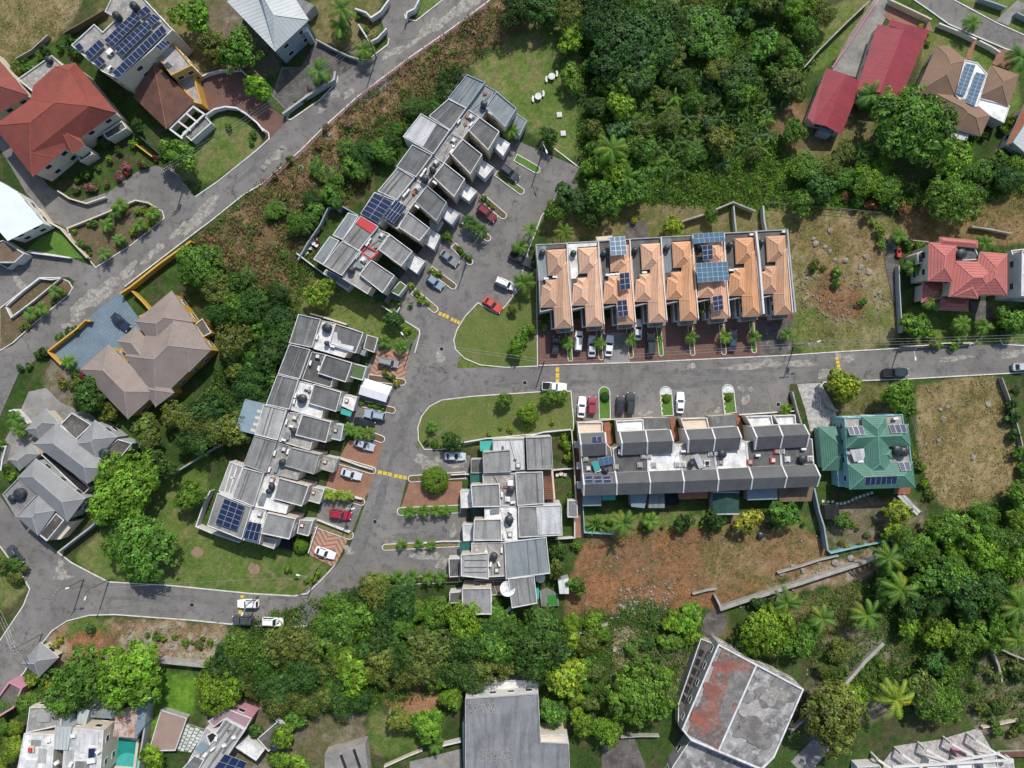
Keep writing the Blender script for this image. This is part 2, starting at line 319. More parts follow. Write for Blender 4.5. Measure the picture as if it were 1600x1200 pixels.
def tag(o, label=None, cat=None, group=None, kind=None):
    if label: o['label'] = label
    if cat: o['category'] = cat
    if group: o['group'] = group
    if kind: o['kind'] = kind
    return o
def thing(name, label, cat, loc, group=None):
    o = bpy.data.objects.new(name, None); COL.objects.link(o); o.location = loc; o['_w'] = tuple(loc); o.empty_display_size = .3
    return tag(o, label, cat, group)
def dup(root, loc, rz=None, scale=None, label=None, group=None, color=None):
    r = root.copy(); COL.objects.link(r); r.location = loc; r['_w'] = tuple(loc)
    if rz is not None: r.rotation_euler = (0, 0, rz)
    if scale is not None: r.scale = scale if isinstance(scale, tuple) else (scale,)*3
    if label: r['label'] = label
    if group: r['group'] = group
    if color: r.color = (*color, 1)
    def kids(src, dst):
        for ch in list(src.children):
            c = ch.copy(); COL.objects.link(c); c.parent = dst
            if color: c.color = (*color, 1)
            kids(ch, c)
    kids(root, r); return r
def drop(root):
    for c in list(root.children): drop(c)
    bpy.data.objects.remove(root)
def struct(name, mb, mat):
    return tag(mb.build(name, mat), kind='structure')
def W2(pts, z=0): return [at(x, y, z) for x, y in pts]
# ---------------------------------------------------------------- the ground sheet, coloured by what grows on it
GX0, GX1, GY0, GY1, GST = -132., 132., -102., 102., .34
nx = int((GX1-GX0)/GST)+1; ny = int((GY1-GY0)/GST)+1
gx = np.linspace(GX0, GX1, nx); gy = np.linspace(GY0, GY1, ny)
XX, YY = np.meshgrid(gx, gy)
def vnoise(cell, seed):
    r = np.random.default_rng(seed); w, h = int((GX1-GX0)/cell)+3, int((GY1-GY0)/cell)+3
    g = r.random((h, w)); fx = (XX-GX0)/cell; fy = (YY-GY0)/cell; ix = fx.astype(int); iy = fy.astype(int)
    tx = fx-ix; ty = fy-iy; tx = tx*tx*(3-2*tx); ty = ty*ty*(3-2*ty)
    return (g[iy,ix]*(1-tx)+g[iy,ix+1]*tx)*(1-ty)+(g[iy+1,ix]*(1-tx)+g[iy+1,ix+1]*tx)*ty
def fbm(cell, seed, o=5):
    a, t, amp = 0, 0, 1.
    for k in range(o): a = a+vnoise(max(cell/2**k, GST*.9), seed+k*17)*amp; t += amp; amp *= .62
    return a/t
WX = (fbm(5, 101)-.5)*9; WY = (fbm(5, 202)-.5)*9
def inpoly(px, py, poly):
    r = np.zeros(px.shape, bool); n = len(poly); j = n-1
    for i in range(n):
        xi, yi = poly[i]; xj, yj = poly[j]
        c = ((yi > py) != (yj > py)) & (px < (xj-xi)*(py-yi)/(yj-yi+1e-12)+xi); r ^= c; j = i
    return r
PX = XX/S+800; PY = 600-YY/S
def blur_(m, r):
    for ax in (0, 1):
        c = np.cumsum(np.concatenate([np.repeat(np.take(m, [0], ax), r+1, ax), m, np.repeat(np.take(m, [-1], ax), r, ax)], ax), ax)
        n = m.shape[ax]; m = (np.take(c, range(2*r+1, 2*r+1+n), ax)-np.take(c, range(0, n), ax))/(2*r+1)
    return m
def mask(poly, warp=1., blur=1):
    m = inpoly(PX+WX*warp*2.2, PY+WY*warp*2.2, poly).astype(float)
    r = int(3+7*min(warp, 1.2))
    m = blur_(blur_(m, r), r)
    e = (NF-.5)*(.5+.75*min(warp, 1.))
    m = np.clip((m+e-.5)/.22+.5, 0, 1)
    return m
NF = fbm(3.2, 77, 5)*.75+fbm(9, 78, 3)*.25
N1, N2, N3, N4, N5 = fbm(14, 1), fbm(4, 2), fbm(1.6, 3, 3), vnoise(.4, 5), fbm(7, 6)
def sm(n, a, b): return np.clip((n-a)/(b-a), 0, 1)
PAL = dict(
    wood=[(.03,.058,.014),(.05,.09,.02),(.07,.066,.033)],
    grass=[(.075,.125,.026),(.11,.15,.038),(.16,.15,.065)],
    lush=[(.085,.18,.02),(.12,.23,.026),(.065,.13,.02)],
    drygrass=[(.2,.16,.075),(.135,.135,.045),(.27,.215,.125)],
    straw=[(.27,.205,.105),(.2,.155,.068),(.14,.13,.052)],
    brownlot=[(.19,.12,.06),(.14,.115,.042),(.24,.165,.09)],
    redsoil=[(.185,.105,.055),(.25,.12,.06),(.15,.11,.055)],
    bank=[(.17,.105,.058),(.09,.08,.03),(.25,.165,.095)],
    rubble=[(.26,.2,.13),(.2,.125,.07),(.33,.29,.23)],
    clay=[(.3,.135,.06),(.25,.125,.065),(.33,.2,.12)],
    yard=[(.14,.115,.08),(.1,.1,.045),(.2,.175,.13)],
    olive=[(.13,.125,.05),(.17,.14,.07),(.09,.1,.03)])
col = np.zeros((ny, nx, 3))
def paint(poly, key, warp=1., blur=2, amt=1.):
    m = (mask(poly, warp, blur) if poly is not None else np.ones((ny, nx)))*amt
    a, b, c = [np.array(x) for x in PAL[key]]
    k = sm(N2*.6+N5*.4, .4, .6)[..., None]; t = sm(N3*.55+N1*.45, .5, .62)[..., None]
    base = a*(1-k)+b*k; base = base*(1-t*.85)+c*t*.85
    base = base*(.72+.56*N4[..., None])
    global col
    col = col*(1-m[..., None])+base*m[..., None]
paint(None, 'wood')
for poly, key, w, *am in [
    ([(-60,-60),(135,-60),(128,0),(98,52),(30,92),(-60,120)], 'drygrass', .6),
    ([(130,0),(250,-30),(420,-30),(440,100),(380,110),(300,130),(200,80)], 'olive', .6),
    ([(305,215),(350,178),(400,200),(416,226),(330,285),(300,290),(245,255)], 'grass', .15),
    ([(475,35),(500,-20),(605,-20),(590,40),(575,85),(540,80),(490,62)], 'olive', .3),
    ([(640,-30),(760,-30),(705,0),(660,25),(630,20)], 'grass', .2),
    ([(765,0),(860,-10),(850,30),(725,105),(650,175),(565,290),(480,380),(500,400),(440,470),(360,420),(300,380),(381,304),(470,235),(560,150),(705,45)], 'bank', .9),
    ([(455,330),(520,265),(640,180),(712,105),(735,112),(690,170),(620,235),(560,295),(500,325),(470,365)], 'wood', .5),
    ([(430,330),(540,180),(560,200),(480,300),(450,350)], 'bank', .9),
    ([(722,112),(790,62),(870,25),(905,80),(908,150),(908,205),(908,262),(860,240),(820,205),(760,135)], 'grass', .5),
    ([(440,440),(500,425),(560,455),(640,500),(657,518),(652,552),(585,548),(500,505),(465,490)], 'grass', .5),
    ([(440,440),(500,420),(540,460),(500,480)], 'olive', .8),
    ([(105,875),(200,800),(270,740),(335,690),(315,820),(470,865),(525,885),(465,932),(390,930),(270,918),(150,902)], 'grass', .25),
    ([(740,465),(838,395),(842,575),(715,578),(700,540)], 'grass', .15),
    ([(800,465),(840,380),(840,540),(812,520)], 'brownlot', .7),
    ([(645,705),(650,640),(690,615),(895,605),(905,680),(740,700)], 'grass', .15),
    ([(830,340),(905,300),(1010,300),(1190,320),(1195,370),(850,385)], 'olive', .8),
    ([(960,240),(1200,250),(1380,290),(1380,330),(1180,325),(1000,315)], 'lush', .8),
    ([(1193,318),(1300,322),(1400,335),(1385,400),(1412,535),(1262,553),(1235,525)], 'drygrass', .35),
    ([(1240,470),(1400,470),(1412,538),(1240,556)], 'grass', .9),
    ([(1200,330),(1300,340),(1390,350),(1380,420),(1300,440),(1240,400)], 'brownlot', .9, .55), ([(1240,500),(1400,490),(1405,530),(1262,545)], 'drygrass', .9, .6),
    ([(1260,420),(1330,430),(1400,470),(1330,500),(1265,480)], 'redsoil', .9),
    ([(1395,330),(1440,300),(1650,290),(1650,385),(1480,375),(1400,380)], 'brownlot', .7),
    ([(1500,310),(1650,295),(1650,350),(1520,350)], 'brownlot', .3),
    ([(1410,480),(1650,470),(1650,545),(1412,545)], 'grass', .6),
    ([(1425,600),(1565,585),(1582,640),(1600,700),(1610,765),(1500,800),(1470,790),(1440,740)], 'straw', .4),
    ([(1285,600),(1430,598),(1430,650),(1310,650)], 'olive', .5),
    ([(1290,790),(1440,770),(1460,830),(1370,860),(1300,865)], 'yard', .8),
    ([(900,800),(1290,800),(1292,840),(900,842)], 'grass', .6),
    ([(905,838),(1080,822),(1200,828),(1285,825),(1296,885),(1130,945),(1020,965),(890,995),(885,925)], 'redsoil', .55),
    ([(1100,820),(1292,820),(1300,880),(1180,925),(1080,930)], 'brownlot', .9),
    ([(1120,940),(1290,880),(1370,862),(1450,830),(1480,850),(1360,900),(1130,955)], 'rubble', .6),
    ([(1230,945),(1340,900),(1350,970),(1240,1010)], 'olive', .5),
    ([(1290,980),(1400,990),(1420,1100),(1240,1170)], 'yard', .9),
    ([(1545,850),(1640,820),(1640,980),(1560,1000)], 'olive', .4),
    ([(1520,1010),(1640,1000),(1640,1200),(1520,1140)], 'yard', .9),
    ([(95,962),(365,972),(365,1035),(240,1040),(180,1050),(70,1035)], 'rubble', .6),
    ([(95,962),(180,962),(170,990),(110,1010)], 'grass', .5),
    ([(130,985),(175,975),(150,1040),(95,1030)], 'clay', .7),
    ([(-40,985),(30,940),(60,900),(30,870),(-40,850)], 'grass', .5),
    ([(600,1060),(690,1065),(690,1110),(600,1130)], 'clay', .6),
    ([(580,1110),(660,1110),(650,1175),(570,1180)], 'grass', .6),
    ([(240,1040),(330,1060),(300,1120),(230,1180)], 'lush', .6),
    ([(460,1120),(560,1110),(580,1250),(440,1250)], 'yard', .8),
    ([(890,960),(1010,940),(1090,960),(1080,1060),(1020,1130),(900,1130),(860,1010)], 'wood', 1.), ([(1020,980),(1090,960),(1080,1060),(1030,1120)], 'yard', 1.), ([(1040,240),(1190,245),(1370,285),(1370,330),(1190,325),(1010,318)], 'lush', 1.2), ([(930,90),(1200,60),(1220,170),(1000,230)], 'lush', 1.2, .6),
    ([(950,985),(1000,975),(1000,1040),(960,1050)], 'rubble', .6),
    ([(1100,955),(1140,950),(1150,1010),(1090,1000)], 'brownlot', .6),
    ([(1250,60),(1290,20),(1370,-40),(1400,-40),(1330,80),(1280,110),(1255,110)], 'grass', .2),
    ([(1445,30),(1520,65),(1590,85),(1600,180),(1430,160)], 'grass', .3),
    ([(1480,-40),(1640,-40),(1640,60),(1560,40),(1490,0)], 'grass', .3),
    ([(1240,190),(1360,150),(1370,280),(1240,260)], 'olive', .8),
    ([(1180,150),(1270,150),(1260,230),(1190,220)], 'bank', .8),
    ([(1040,160),(1160,150),(1160,215),(1080,220)], 'bank', 1.2),
    ([(900,60),(930,50),(925,100),(905,190)], 'bank', .8),
    ([(85,550),(130,570),(140,640),(100,640),(60,600)], 'yard', .4),
    ([(300,0),(430,-20),(440,120),(330,130),(290,60)], 'yard', .8),
    ([(320,1120),(480,1080),(500,1250),(300,1250)], 'yard', .7),
    ]: paint(poly, key, w, 2, *am)
HZ = (N3-.5)*.05
vs = np.stack([XX, YY, HZ-.05], -1).reshape(-1, 3)
idx = np.arange(nx*ny).reshape(ny, nx)
fs = np.stack([idx[:-1,:-1], idx[:-1,1:], idx[1:,1:], idx[1:,:-1]], -1).reshape(-1, 4)
# a skirt that carries the country on to the horizon
rim = [idx[0, 0], idx[0, -1], idx[-1, -1], idx[-1, 0]]
FAR = 4000.
sk = np.array([(-FAR,-FAR,-.3),(FAR,-FAR,-.3),(FAR,FAR,-.3),(-FAR,FAR,-.3)])
nv = len(vs); vs = np.vstack([vs, sk])
me = bpy.data.meshes.new('ground')
skf = [(nv, nv+1, rim[1], rim[0]), (nv+1, nv+2, rim[2], rim[1]), (nv+2, nv+3, rim[3], rim[2]), (nv+3, nv, rim[0], rim[3])]
allf = np.vstack([fs, np.array(skf)])
me.vertices.add(len(vs)); me.vertices.foreach_set('co', vs.ravel())
me.loops.add(allf.size); me.loops.foreach_set('vertex_index', allf.ravel())
me.polygons.add(len(allf)); me.polygons.foreach_set('loop_start', np.arange(len(allf))*4)
me.update(); me.validate()
ca = me.color_attributes.new('ground_cover', 'FLOAT_COLOR', 'POINT')
cc = np.ones((len(vs), 4)); cc[:nv, :3] = col.reshape(-1, 3); cc[nv:, :3] = (.06, .075, .03)
ca.data.foreach_set('color', cc.ravel())
m, nt, b = newmat('ground_cover'); a_ = nt.nodes.new('ShaderNodeAttribute'); a_.attribute_name = 'ground_cover'
g_ = nt.nodes.new('ShaderNodeNewGeometry'); P_ = g_.outputs['Position']
fn = rng(nt, noise(nt, P_, 3.2, 6, .75), .3, .7, .62, 1.38); v_ = nt.nodes.new('ShaderNodeCombineColor')
for i in range(3): nt.links.new(fn, v_.inputs[i])
nt.links.new(mixc(nt, 1., a_.outputs['Color'], v_.outputs[0], 'MULTIPLY'), b.inputs['Base Color'])
b.inputs['Roughness'].default_value = .97; b.inputs['Specular IOR Level'].default_value = .1
bn = nt.nodes.new('ShaderNodeBump'); bn.inputs['Distance'].default_value = .12; nt.links.new(noise(nt, P_, 4., 5, .7), bn.inputs['Height']); nt.links.new(bn.outputs[0], b.inputs['Normal'])
me.materials.append(m)
o = bpy.data.objects.new('ground', me); COL.objects.link(o); o['kind'] = 'structure'
# ---------------------------------------------------------------- roads, drives, islands
def wob(pts, amp=.0):
    return pts
def sheet(name, pts, z, mat, kind='structure'):
    mb = MB(); mb.face([(p.x, p.y, z) for p in ccw(W2(pts))]); return tag(mb.build(name, mat), kind=kind)
def ccwv(p): return p
sheet('upper_road', [(775,-10),(765,0),(705,45),(640,90),(560,150),(510,195),(470,235),(410,287),(381,304),(330,345),(290,375),(200,445),(187,458),(135,500),(75,548),(30,582),(0,650),(-60,720),(-60,560),(0,548),(20,540),(112,452),(116,440),(108,433),(60,436),(12,474),(0,480),(-60,500),(-60,400),(0,405),(45,392),(112,403),(150,418),(180,400),(255,342),(252,330),(235,322),(210,313),(105,357),(78,345),(40,300),(0,232),(-30,190),(-10,170),(75,290),(115,318),(170,300),(215,268),(245,258),(280,275),(305,308),(340,285),(400,237),(422,216),(450,188),(500,156),(527,127),(490,140),(450,176),(425,150),(440,105),(470,105),(495,62),(530,82),(566,94),(576,93),(608,68),(595,30),(606,0),(615,-20),(660,-30),(648,15),(632,22),(650,33),(690,0),(720,-20)], .02, 'asphalt')
sheet('cul_de_sac_road', [(800,215),(822,226),(905,262),(893,285),(866,312),(846,338),(838,360),(826,390),(826,415),(842,450),(842,470),(715,560),(715,575),(842,573),(1000,567),(1230,556),(1415,545),(1660,533),(1660,580),(1562,585),(1282,597),(1234,600),(1230,656),(902,657),(894,640),(660,645),(650,700),(735,712),(730,750),(635,750),(625,792),(730,795),(725,905),(580,905),(572,938),(560,985),(480,988),(470,975),(455,940),(525,885),(548,850),(575,775),(560,700),(580,640),(560,660),(540,655),(580,560),(590,545),(640,545),(655,520),(630,498),(600,470),(640,400),(660,370),(700,310),(740,255),(770,215)], .024, 'asphalt')
sheet('lower_road', [(-60,740),(0,775),(22,805),(90,862),(112,880),(150,900),(170,910),(270,916),(390,928),(460,932),(480,928),(505,905),(525,892),(560,900),(500,986),(450,981),(360,975),(300,969),(180,960),(140,961),(105,970),(82,985),(62,1010),(37,1052),(-60,1140),(-60,1050),(0,1001),(37,946),(47,920),(36,900),(0,853),(-60,810)], .028, 'asphalt')
sheet('garden_road', [(1420,-20),(1428,0),(1450,15),(1482,38),(1527,58),(1572,77),(1600,84),(1660,105),(1660,75),(1600,55),(1557,36),(1490,0),(1470,-20)], .02, 'asphalt')
def rough_patch(name, c, rx, ry, rot, z=.034, mat='worn', seed=0, ecc=.55):
    r = random.Random(seed); n = 46; pts = []; ph = [r.uniform(0, 6.28) for _ in range(7)]
    for i in range(n):
        a = 2*math.pi*i/n; k = 1+sum(math.sin(a*(j+2)+ph[j])*ecc*.5/(j+1.3) for j in range(7))+r.uniform(-.12,.12); k = max(.25, k)
        x, y = math.cos(a)*rx*k, math.sin(a)*ry*k; co, si = math.cos(rot), math.sin(rot)
        p = at(c[0]+x*co-y*si, c[1]+x*si+y*co); pts.append((p.x, p.y, z))
    mb = MB(); mb.face(ccw(pts)); return tag(mb.build(name, mat), kind='structure')
for i, (x, y, rx, ry, a) in enumerate([
    (727,8,40,8,-38),(705,25,22,8,-38),(676,42,26,9,-38),(645,67,22,4,-38),(612,82,15,6,-30),(580,108,8,4,-35),(523,147,9,5,-30),(545,146,9,6,-35),(503,172,6,5,-40),(435,240,14,6,-35),(420,252,6,4,0),
    (325,325,22,9,-45),(305,345,26,9,-42),(280,360,16,6,-40),(245,390,14,6,-45),(228,408,10,4,-40),(200,424,15,9,-42),(165,455,30,9,-38),(140,468,26,14,-40),(120,490,14,10,-50),(30,440,20,6,50),(105,510,8,6,0),
    (688,556,7,10,10),(1250,568,24,5,-4),(1165,573,38,4,-3),(1080,572,6,5,0),(1290,584,16,6,-5),(1325,560,12,5,0),(1310,555,6,6,0),(1492,560,26,4,-4),(1585,552,24,6,-2),(1205,568,14,6,0),
    (665,722,17,10,10),(678,735,12,9,40),(690,716,12,6,0),(715,725,14,6,0),(668,868,24,8,5),(690,880,10,8,0),(655,858,10,6,0),(545,860,7,8,30),(708,830,5,10,0),(1008,645,10,5,0),(1122,641,6,4,0),(1158,607,5,6,0),(1165,625,6,8,0),(95,895,8,9,30),(95,880,6,6,0),(98,902,14,4,0)]):
    rough_patch('worn_road_patch', (x, y), rx, ry, math.radians(a), .034+.0004*(i % 5), 'worn', i)
MT['asphalt_patch'] = pmat('asphalt_patch', (.115,.112,.108), (.16,.155,.148), .5, .4, .62, (.2,.195,.185), 1.2, .56, .7, .25, 6., .93, .02, 14.)
for i, (x, y, rx, ry, a) in enumerate([(850,600,60,7,-2),(620,700,6,60,20),(880,300,12,20,60),(760,380,10,50,35),(240,935,60,6,2),(1100,600,70,6,-2),(1130,580,90,5,-3),(400,262,40,5,-38),(590,140,40,5,-38),(1560,60,30,6,28),(590,790,8,60,20),(1160,640,40,10,0),(640,640,10,40,40),(660,840,40,10,0)]):
    rough_patch('repaired_road_patch', (x, y), rx, ry, math.radians(a), .031+.0003*(i % 4), 'asphalt_patch', 60+i, .6)
# driveways and yards
for k_, p_ in enumerate([[(508,772),(568,785),(550,832),(492,814)],[(562,634),(612,645),(598,688),(538,668)],[(560,600),(632,604),(610,650),(555,640)]]): sheet('parking_bay', p_, .037+k_*.0007, 'asphalt')
Z0 = .042
for n_, p_, m_ in [
    ('brick_driveway', [(302,122),(330,111),(375,109),(386,118),(402,152),(450,188),(422,216),(402,197),(375,174),(345,168),(322,175),(300,160)], 'brick_dark'),
    ('blue_driveway', [(187,456),(212,490),(240,530),(185,560),(125,580),(80,552),(135,500)], 'blue_pave'),
    ('concrete_driveway', [(45,612),(72,606),(94,628),(120,640),(110,680),(60,700),(30,720),(0,720),(6,690),(28,652)], 'concrete'),
    ('stained_yard', [(428,150),(442,108),(470,105),(490,70),(528,84),(560,98),(524,124),(452,174)], 'dirty_conc'),
    ('striped_driveway', [(590,545),(641,549),(630,600),(575,592)], 'stripe_pave'),
    ('striped_driveway', [(490,820),(546,838),(525,882),(517,884),(482,866)], 'stripe_pave'),
    ('brick_driveway', [(545,688),(598,692),(588,732),(530,716)], 'brick_pave'),
    ('brick_driveway', [(523,720),(588,736),(570,780),(508,764)], 'brick_pave'),
    ('brick_driveway', [(640,752),(722,752),(722,792),(627,792)], 'brick_pave'),
    ('brown_brick_forecourt', [(840,500),(1240,490),(1236,553),(1000,566),(842,571)], 'brick_dark'),
    ('grey_forecourt', [(943,520),(984,520),(984,566),(944,567)], 'concrete'),
    ('grey_forecourt', [(1186,505),(1236,500),(1236,552),(1188,556)], 'dirty_conc'),
    ('pale_stone_driveway', [(1245,600),(1282,598),(1306,640),(1308,668),(1266,674),(1258,640)], 'stone_pave'),
    ('concrete_driveway', [(1372,-10),(1395,8),(1377,40),(1340,122),(1298,110),(1330,50)], 'concrete'),
    ('red_paved_yard', [(1380,25),(1395,5),(1450,25),(1458,50),(1400,40)], 'brick_pave'),
    ('garden_path', [(1508,93),(1517,93),(1526,62),(1518,60)], 'brick_pave'),
    ('brick_driveway', [(1550,100),(1578,110),(1584,80),(1560,76)], 'brick_pave'),
    ('concrete_driveway', [(1555,33),(1575,40),(1605,8),(1590,0)], 'concrete'),
    ('grey_driveway', [(1515,470),(1545,470),(1556,505),(1520,500)], 'dirty_conc'),
    ('concrete_yard', [(980,345),(1010,345),(1014,372),(978,372)], 'dirty_conc'),
    ('stone_terrace', [(1380,1190),(1400,1165),(1470,1155),(1530,1137),(1560,1190),(1560,1230),(1380,1230)], 'stone_pave'),
    ('concrete_yard', [(1235,1190),(1270,1155),(1300,1165),(1260,1215)], 'concrete'),
    ('concrete_yard', [(940,1160),(990,1150),(1010,1200),(940,1210)], 'dirty_conc'),
    ('concrete_yard', [(640,1190),(720,1170),(722,1230),(640,1230)], 'concrete'),
    ('side_lane', [(894,840),(900,690),(906,690),(912,840)], 'brick_pave'),
    ('circular_clearing', [(1098,970),(1104,958),(1118,953),(1132,960),(1136,975),(1128,992),(1112,998),(1100,988)], 'dirty_conc'),
    ('dark_lane', [(1378,375),(1398,372),(1405,420),(1410,475),(1395,470),(1384,420)], 'dirty_conc'),
    ]: sheet(n_, p_, Z0, m_); Z0 += .0006
# lawns framed by kerbs that lie on the asphalt
def island(name, pts, key='grass', z=.1, kerb=True, kw=.2):
    P = ccw([(p.x, p.y) for p in W2(pts)]); mb = MB(); mb.prism(P, -.02, z); o = tag(mb.build(name, 'lawn_'+key), kind='structure')
    if kerb:
        k = MB(); k.strip(P, kw, 0, z+.05, closed=True); tag(k.build('kerb', 'kerb'), kind='structure')
MT['lawn_grass'] = pmat('lawn_grass', (.085,.125,.028), (.12,.14,.04), .3, .38, .62, (.17,.14,.07), .55, .54, .7, .4, 4.5, .97, .05, 9.)
MT['lawn_lush'] = pmat('lawn_lush', (.07,.15,.022), (.09,.18,.03), .3, .38, .62, (.11,.13,.04), .6, .56, .7, .35, 4.5, .97, .05, 9.)
MT['lawn_dry'] = pmat('lawn_dry', (.2,.16,.075), (.15,.14,.05), .4, .38, .62, (.27,.21,.13), .8, .56, .7, .4, 4.5, .97, .05, 9.)
MT['lawn_soil'] = pmat('lawn_soil', (.13,.09,.055), (.09,.08,.035), .6, .38, .62, (.2,.15,.1), 1., .56, .7, .4, 4.5, .97, .05, 9.)
E2 = [(747,473),(776,490),(790,478),(802,462),(822,440),(838,420),(840,572),(790,574),(750,570),(726,560),(712,546),(709,532),(714,515),(727,494)]
E3 = [(663,702),(654,688),(653,668),(659,650),(671,635),(690,625),(740,619),(800,615),(845,612),(892,611),(896,655),(896,672),(760,685),(737,692),(690,702)]
island('corner_lawn', E2); island('corner_lawn', E3)
island('planted_verge', [(105,357),(160,335),(212,313),(236,321),(254,330),(257,341),(205,383),(150,418),(137,402),(112,372)], 'soil')
island('roadside_island', [(0,482),(62,434),(94,434),(108,440),(114,450),(108,460),(60,500),(20,536),(0,548)], 'soil')
island('small_lawn', [(40,393),(62,372),(95,358),(112,372),(140,405),(112,403)], 'lush', kerb=False)
# kerbs
def kerb(pts, w=.22, z=.14, mat='kerb'): 
    k = MB(); k.strip(W2(pts), w, 0, z); tag(k.build('kerb', mat), kind='structure')
kerb([(766,0),(705,45),(640,90),(560,150),(510,195),(470,235),(410,287),(381,304),(330,345),(290,375),(195,448)])
kerb([(305,308),(340,284),(400,236),(421,217),(420,208),(404,196)]); kerb([(452,178),(448,186),(455,187),(500,156),(527,128),(528,120),(523,112)])
kerb([(535,85),(566,94),(576,93),(606,70),(608,60)]); kerb([(632,22),(634,30),(650,33),(692,0)])
kerb([(45,392),(112,403)])
kerb([(90,862),(112,879),(150,899),(170,909),(270,915),(390,927),(460,931),(480,927),(503,905),(523,883)])
kerb([(0,1001),(37,946),(47,920),(36,900),(0,853)]); kerb([(480,977),(450,980),(360,975),(300,969),(180,960),(140,961),(105,970),(82,985),(62,1010),(37,1052),(0,1085)])
kerb([(866,312),(846,338),(838,360),(826,390),(812,440),(800,463)]); kerb([(905,262),(866,232)])
kerb([(842,571),(1000,566),(1230,555),(1320,549),(1408,544)]); kerb([(1408,544),(1500,540),(1522,537),(1527,530)]); kerb([(1562,530),(1566,538),(1600,540),(1660,537)])
kerb([(1282,640),(1281,605),(1287,597),(1420,592),(1562,584),(1660,579)]); kerb([(627,498),(655,515),(656,522),(648,552)])
kerb([(1428,0),(1450,15),(1482,38),(1527,58),(1572,77),(1600,84)]); kerb([(1490,0),(1557,36),(1600,55)])
kerb([(722,908),(600,902),(580,905),(572,912),(571,936)])
# bay markings and speed humps
def humps(pts, w=.9, n=4, gap=.28):
    a, b = at(*pts[0]), at(*pts[1]); d = b-a; L = d.length/n; u = d.normalized(); v = Vector((-u.y, u.x, 0))
    mb = MB()
    for i in range(n):
        p0 = a+u*(L*i+.1); p1 = a+u*(L*(i+1)-.1)
        mb.face([tuple(x) for x in [(p0.x-v.x*w/2, p0.y-v.y*w/2, .046),(p1.x-v.x*w/2,p1.y-v.y*w/2,.046),(p1.x+v.x*w/2,p1.y+v.y*w/2,.046),(p0.x+v.x*w/2,p0.y+v.y*w/2,.046)]])
    tag(mb.build('yellow_road_marking', 'yellow'), kind='structure')
humps([(685,489),(702,496)], .75, 3); humps([(704,498),(719,505)], .75, 3); humps([(590,737),(613,742)], .75, 3); humps([(615,743),(636,747)], .75, 3)
humps([(871,573),(871,600)], .75, 3); humps([(1307,557),(1312,581)], .7, 4); humps([(379,929),(375,960)], .7, 4)
# ---------------------------------------------------------------- building helpers
Z_JIT = [0.0]
def zj():
    Z_JIT[0] += .0037
    return Z_JIT[0] % .12
def part(root, name, mb, mats, label=None, sub=None):
    o = mb.build(name, mats, root if sub is None else sub)
    if label: o['label'] = label
    return o
def windows(root, poly, z0s, every=3.2, size=(1.25, 1.15), only=None, frame='ac_white', edge_min=2.4, door=None):
    p = ccw([(a[0], a[1]) for a in poly]); n = len(p)
    for i in range(n):
        a, b = Vector(p[i]), Vector(p[(i+1) % n]); L = (b-a).length
        if L < edge_min or (only is not None and i not in only): continue
        d = (b-a)/L; nn = Vector((d.y, -d.x)); k = max(1, int(L/every))
        for z0 in z0s:
            for j in range(k):
                c = a+d*(L*(j+.5)/k); w, h = size
                def quad(w, h, o, cz):
                    return [(c.x-d.x*w/2+nn.x*o, c.y-d.y*w/2+nn.y*o, cz-h/2), (c.x+d.x*w/2+nn.x*o, c.y+d.y*w/2+nn.y*o, cz-h/2), (c.x+d.x*w/2+nn.x*o, c.y+d.y*w/2+nn.y*o, cz+h/2), (c.x-d.x*w/2+nn.x*o, c.y-d.y*w/2+nn.y*o, cz+h/2)]
                mb = MB(); cz = z0+h/2
                qo, qi = quad(w+.16, h+.16, .07, cz), quad(w, h, .07, cz); bk = quad(w+.16, h+.16, 0, cz); qb = quad(w, h, .035, cz)
                for s_ in range(4):
                    t_ = (s_+1) % 4
                    mb.face([qo[s_], qo[t_], qi[t_], qi[s_]]); mb.face([bk[s_], bk[t_], qo[t_], qo[s_]]); mb.face([qi[s_], qi[t_], qb[t_], qb[s_]])
                f = mb.build('window', frame, root); g = MB(); g.face(qb); g.build('pane', 'glass', f)
def vol(root, F, pts, zt, z0=0, wall='w_grey', roof='r_mid', cop='coping', par=.3, pw=.14, rname='roof', roof2=None, label=None, win=None, every=3.2):
    """a flat roofed block; the traced corners are those of its parapet top"""
    zt = zt+zj(); top = zt+par
    P = [F(*p) if F else p for p in pts]; P = ccw([(v.x, v.y) for v in W2(P, top)])
    if par < .04: 
        mb = MB(); mb.prism(P, z0, zt-.02, cap=False); part(root, 'wall', mb, wall)
        mb = MB(); mb.prism(P, zt-.02, zt+.1); return part(root, rname, mb, roof, label)
    mb = MB(); mb.prism(P, z0, top-.07, cap=False); w = part(root, 'wall', mb, wall)
    I = inset(P, pw); mb = MB(); mb.face([(v[0], v[1], zt) for v in I]); r = part(root, rname, mb, roof, label)
    O = inset(P, -.03); mb = MB(); n = len(P)
    mb.ring(O, I, top)
    for i in range(n):
        a, b = O[i], O[(i+1) % n]; c, d = I[i], I[(i+1) % n]
        mb.face([(a[0],a[1],top-.12),(b[0],b[1],top-.12),(b[0],b[1],top),(a[0],a[1],top)])
        mb.face([(d[0],d[1],zt-.01),(c[0],c[1],zt-.01),(c[0],c[1],top),(d[0],d[1],top)])
        e, f = P[i], P[(i+1) % n]; mb.face([(e[0],e[1],top-.12),(f[0],f[1],top-.12),(b[0],b[1],top-.12),(a[0],a[1],top-.12)][::-1])
    part(root, 'parapet', mb, cop, sub=r)
    if win: windows(root, P, win, every)
    return r
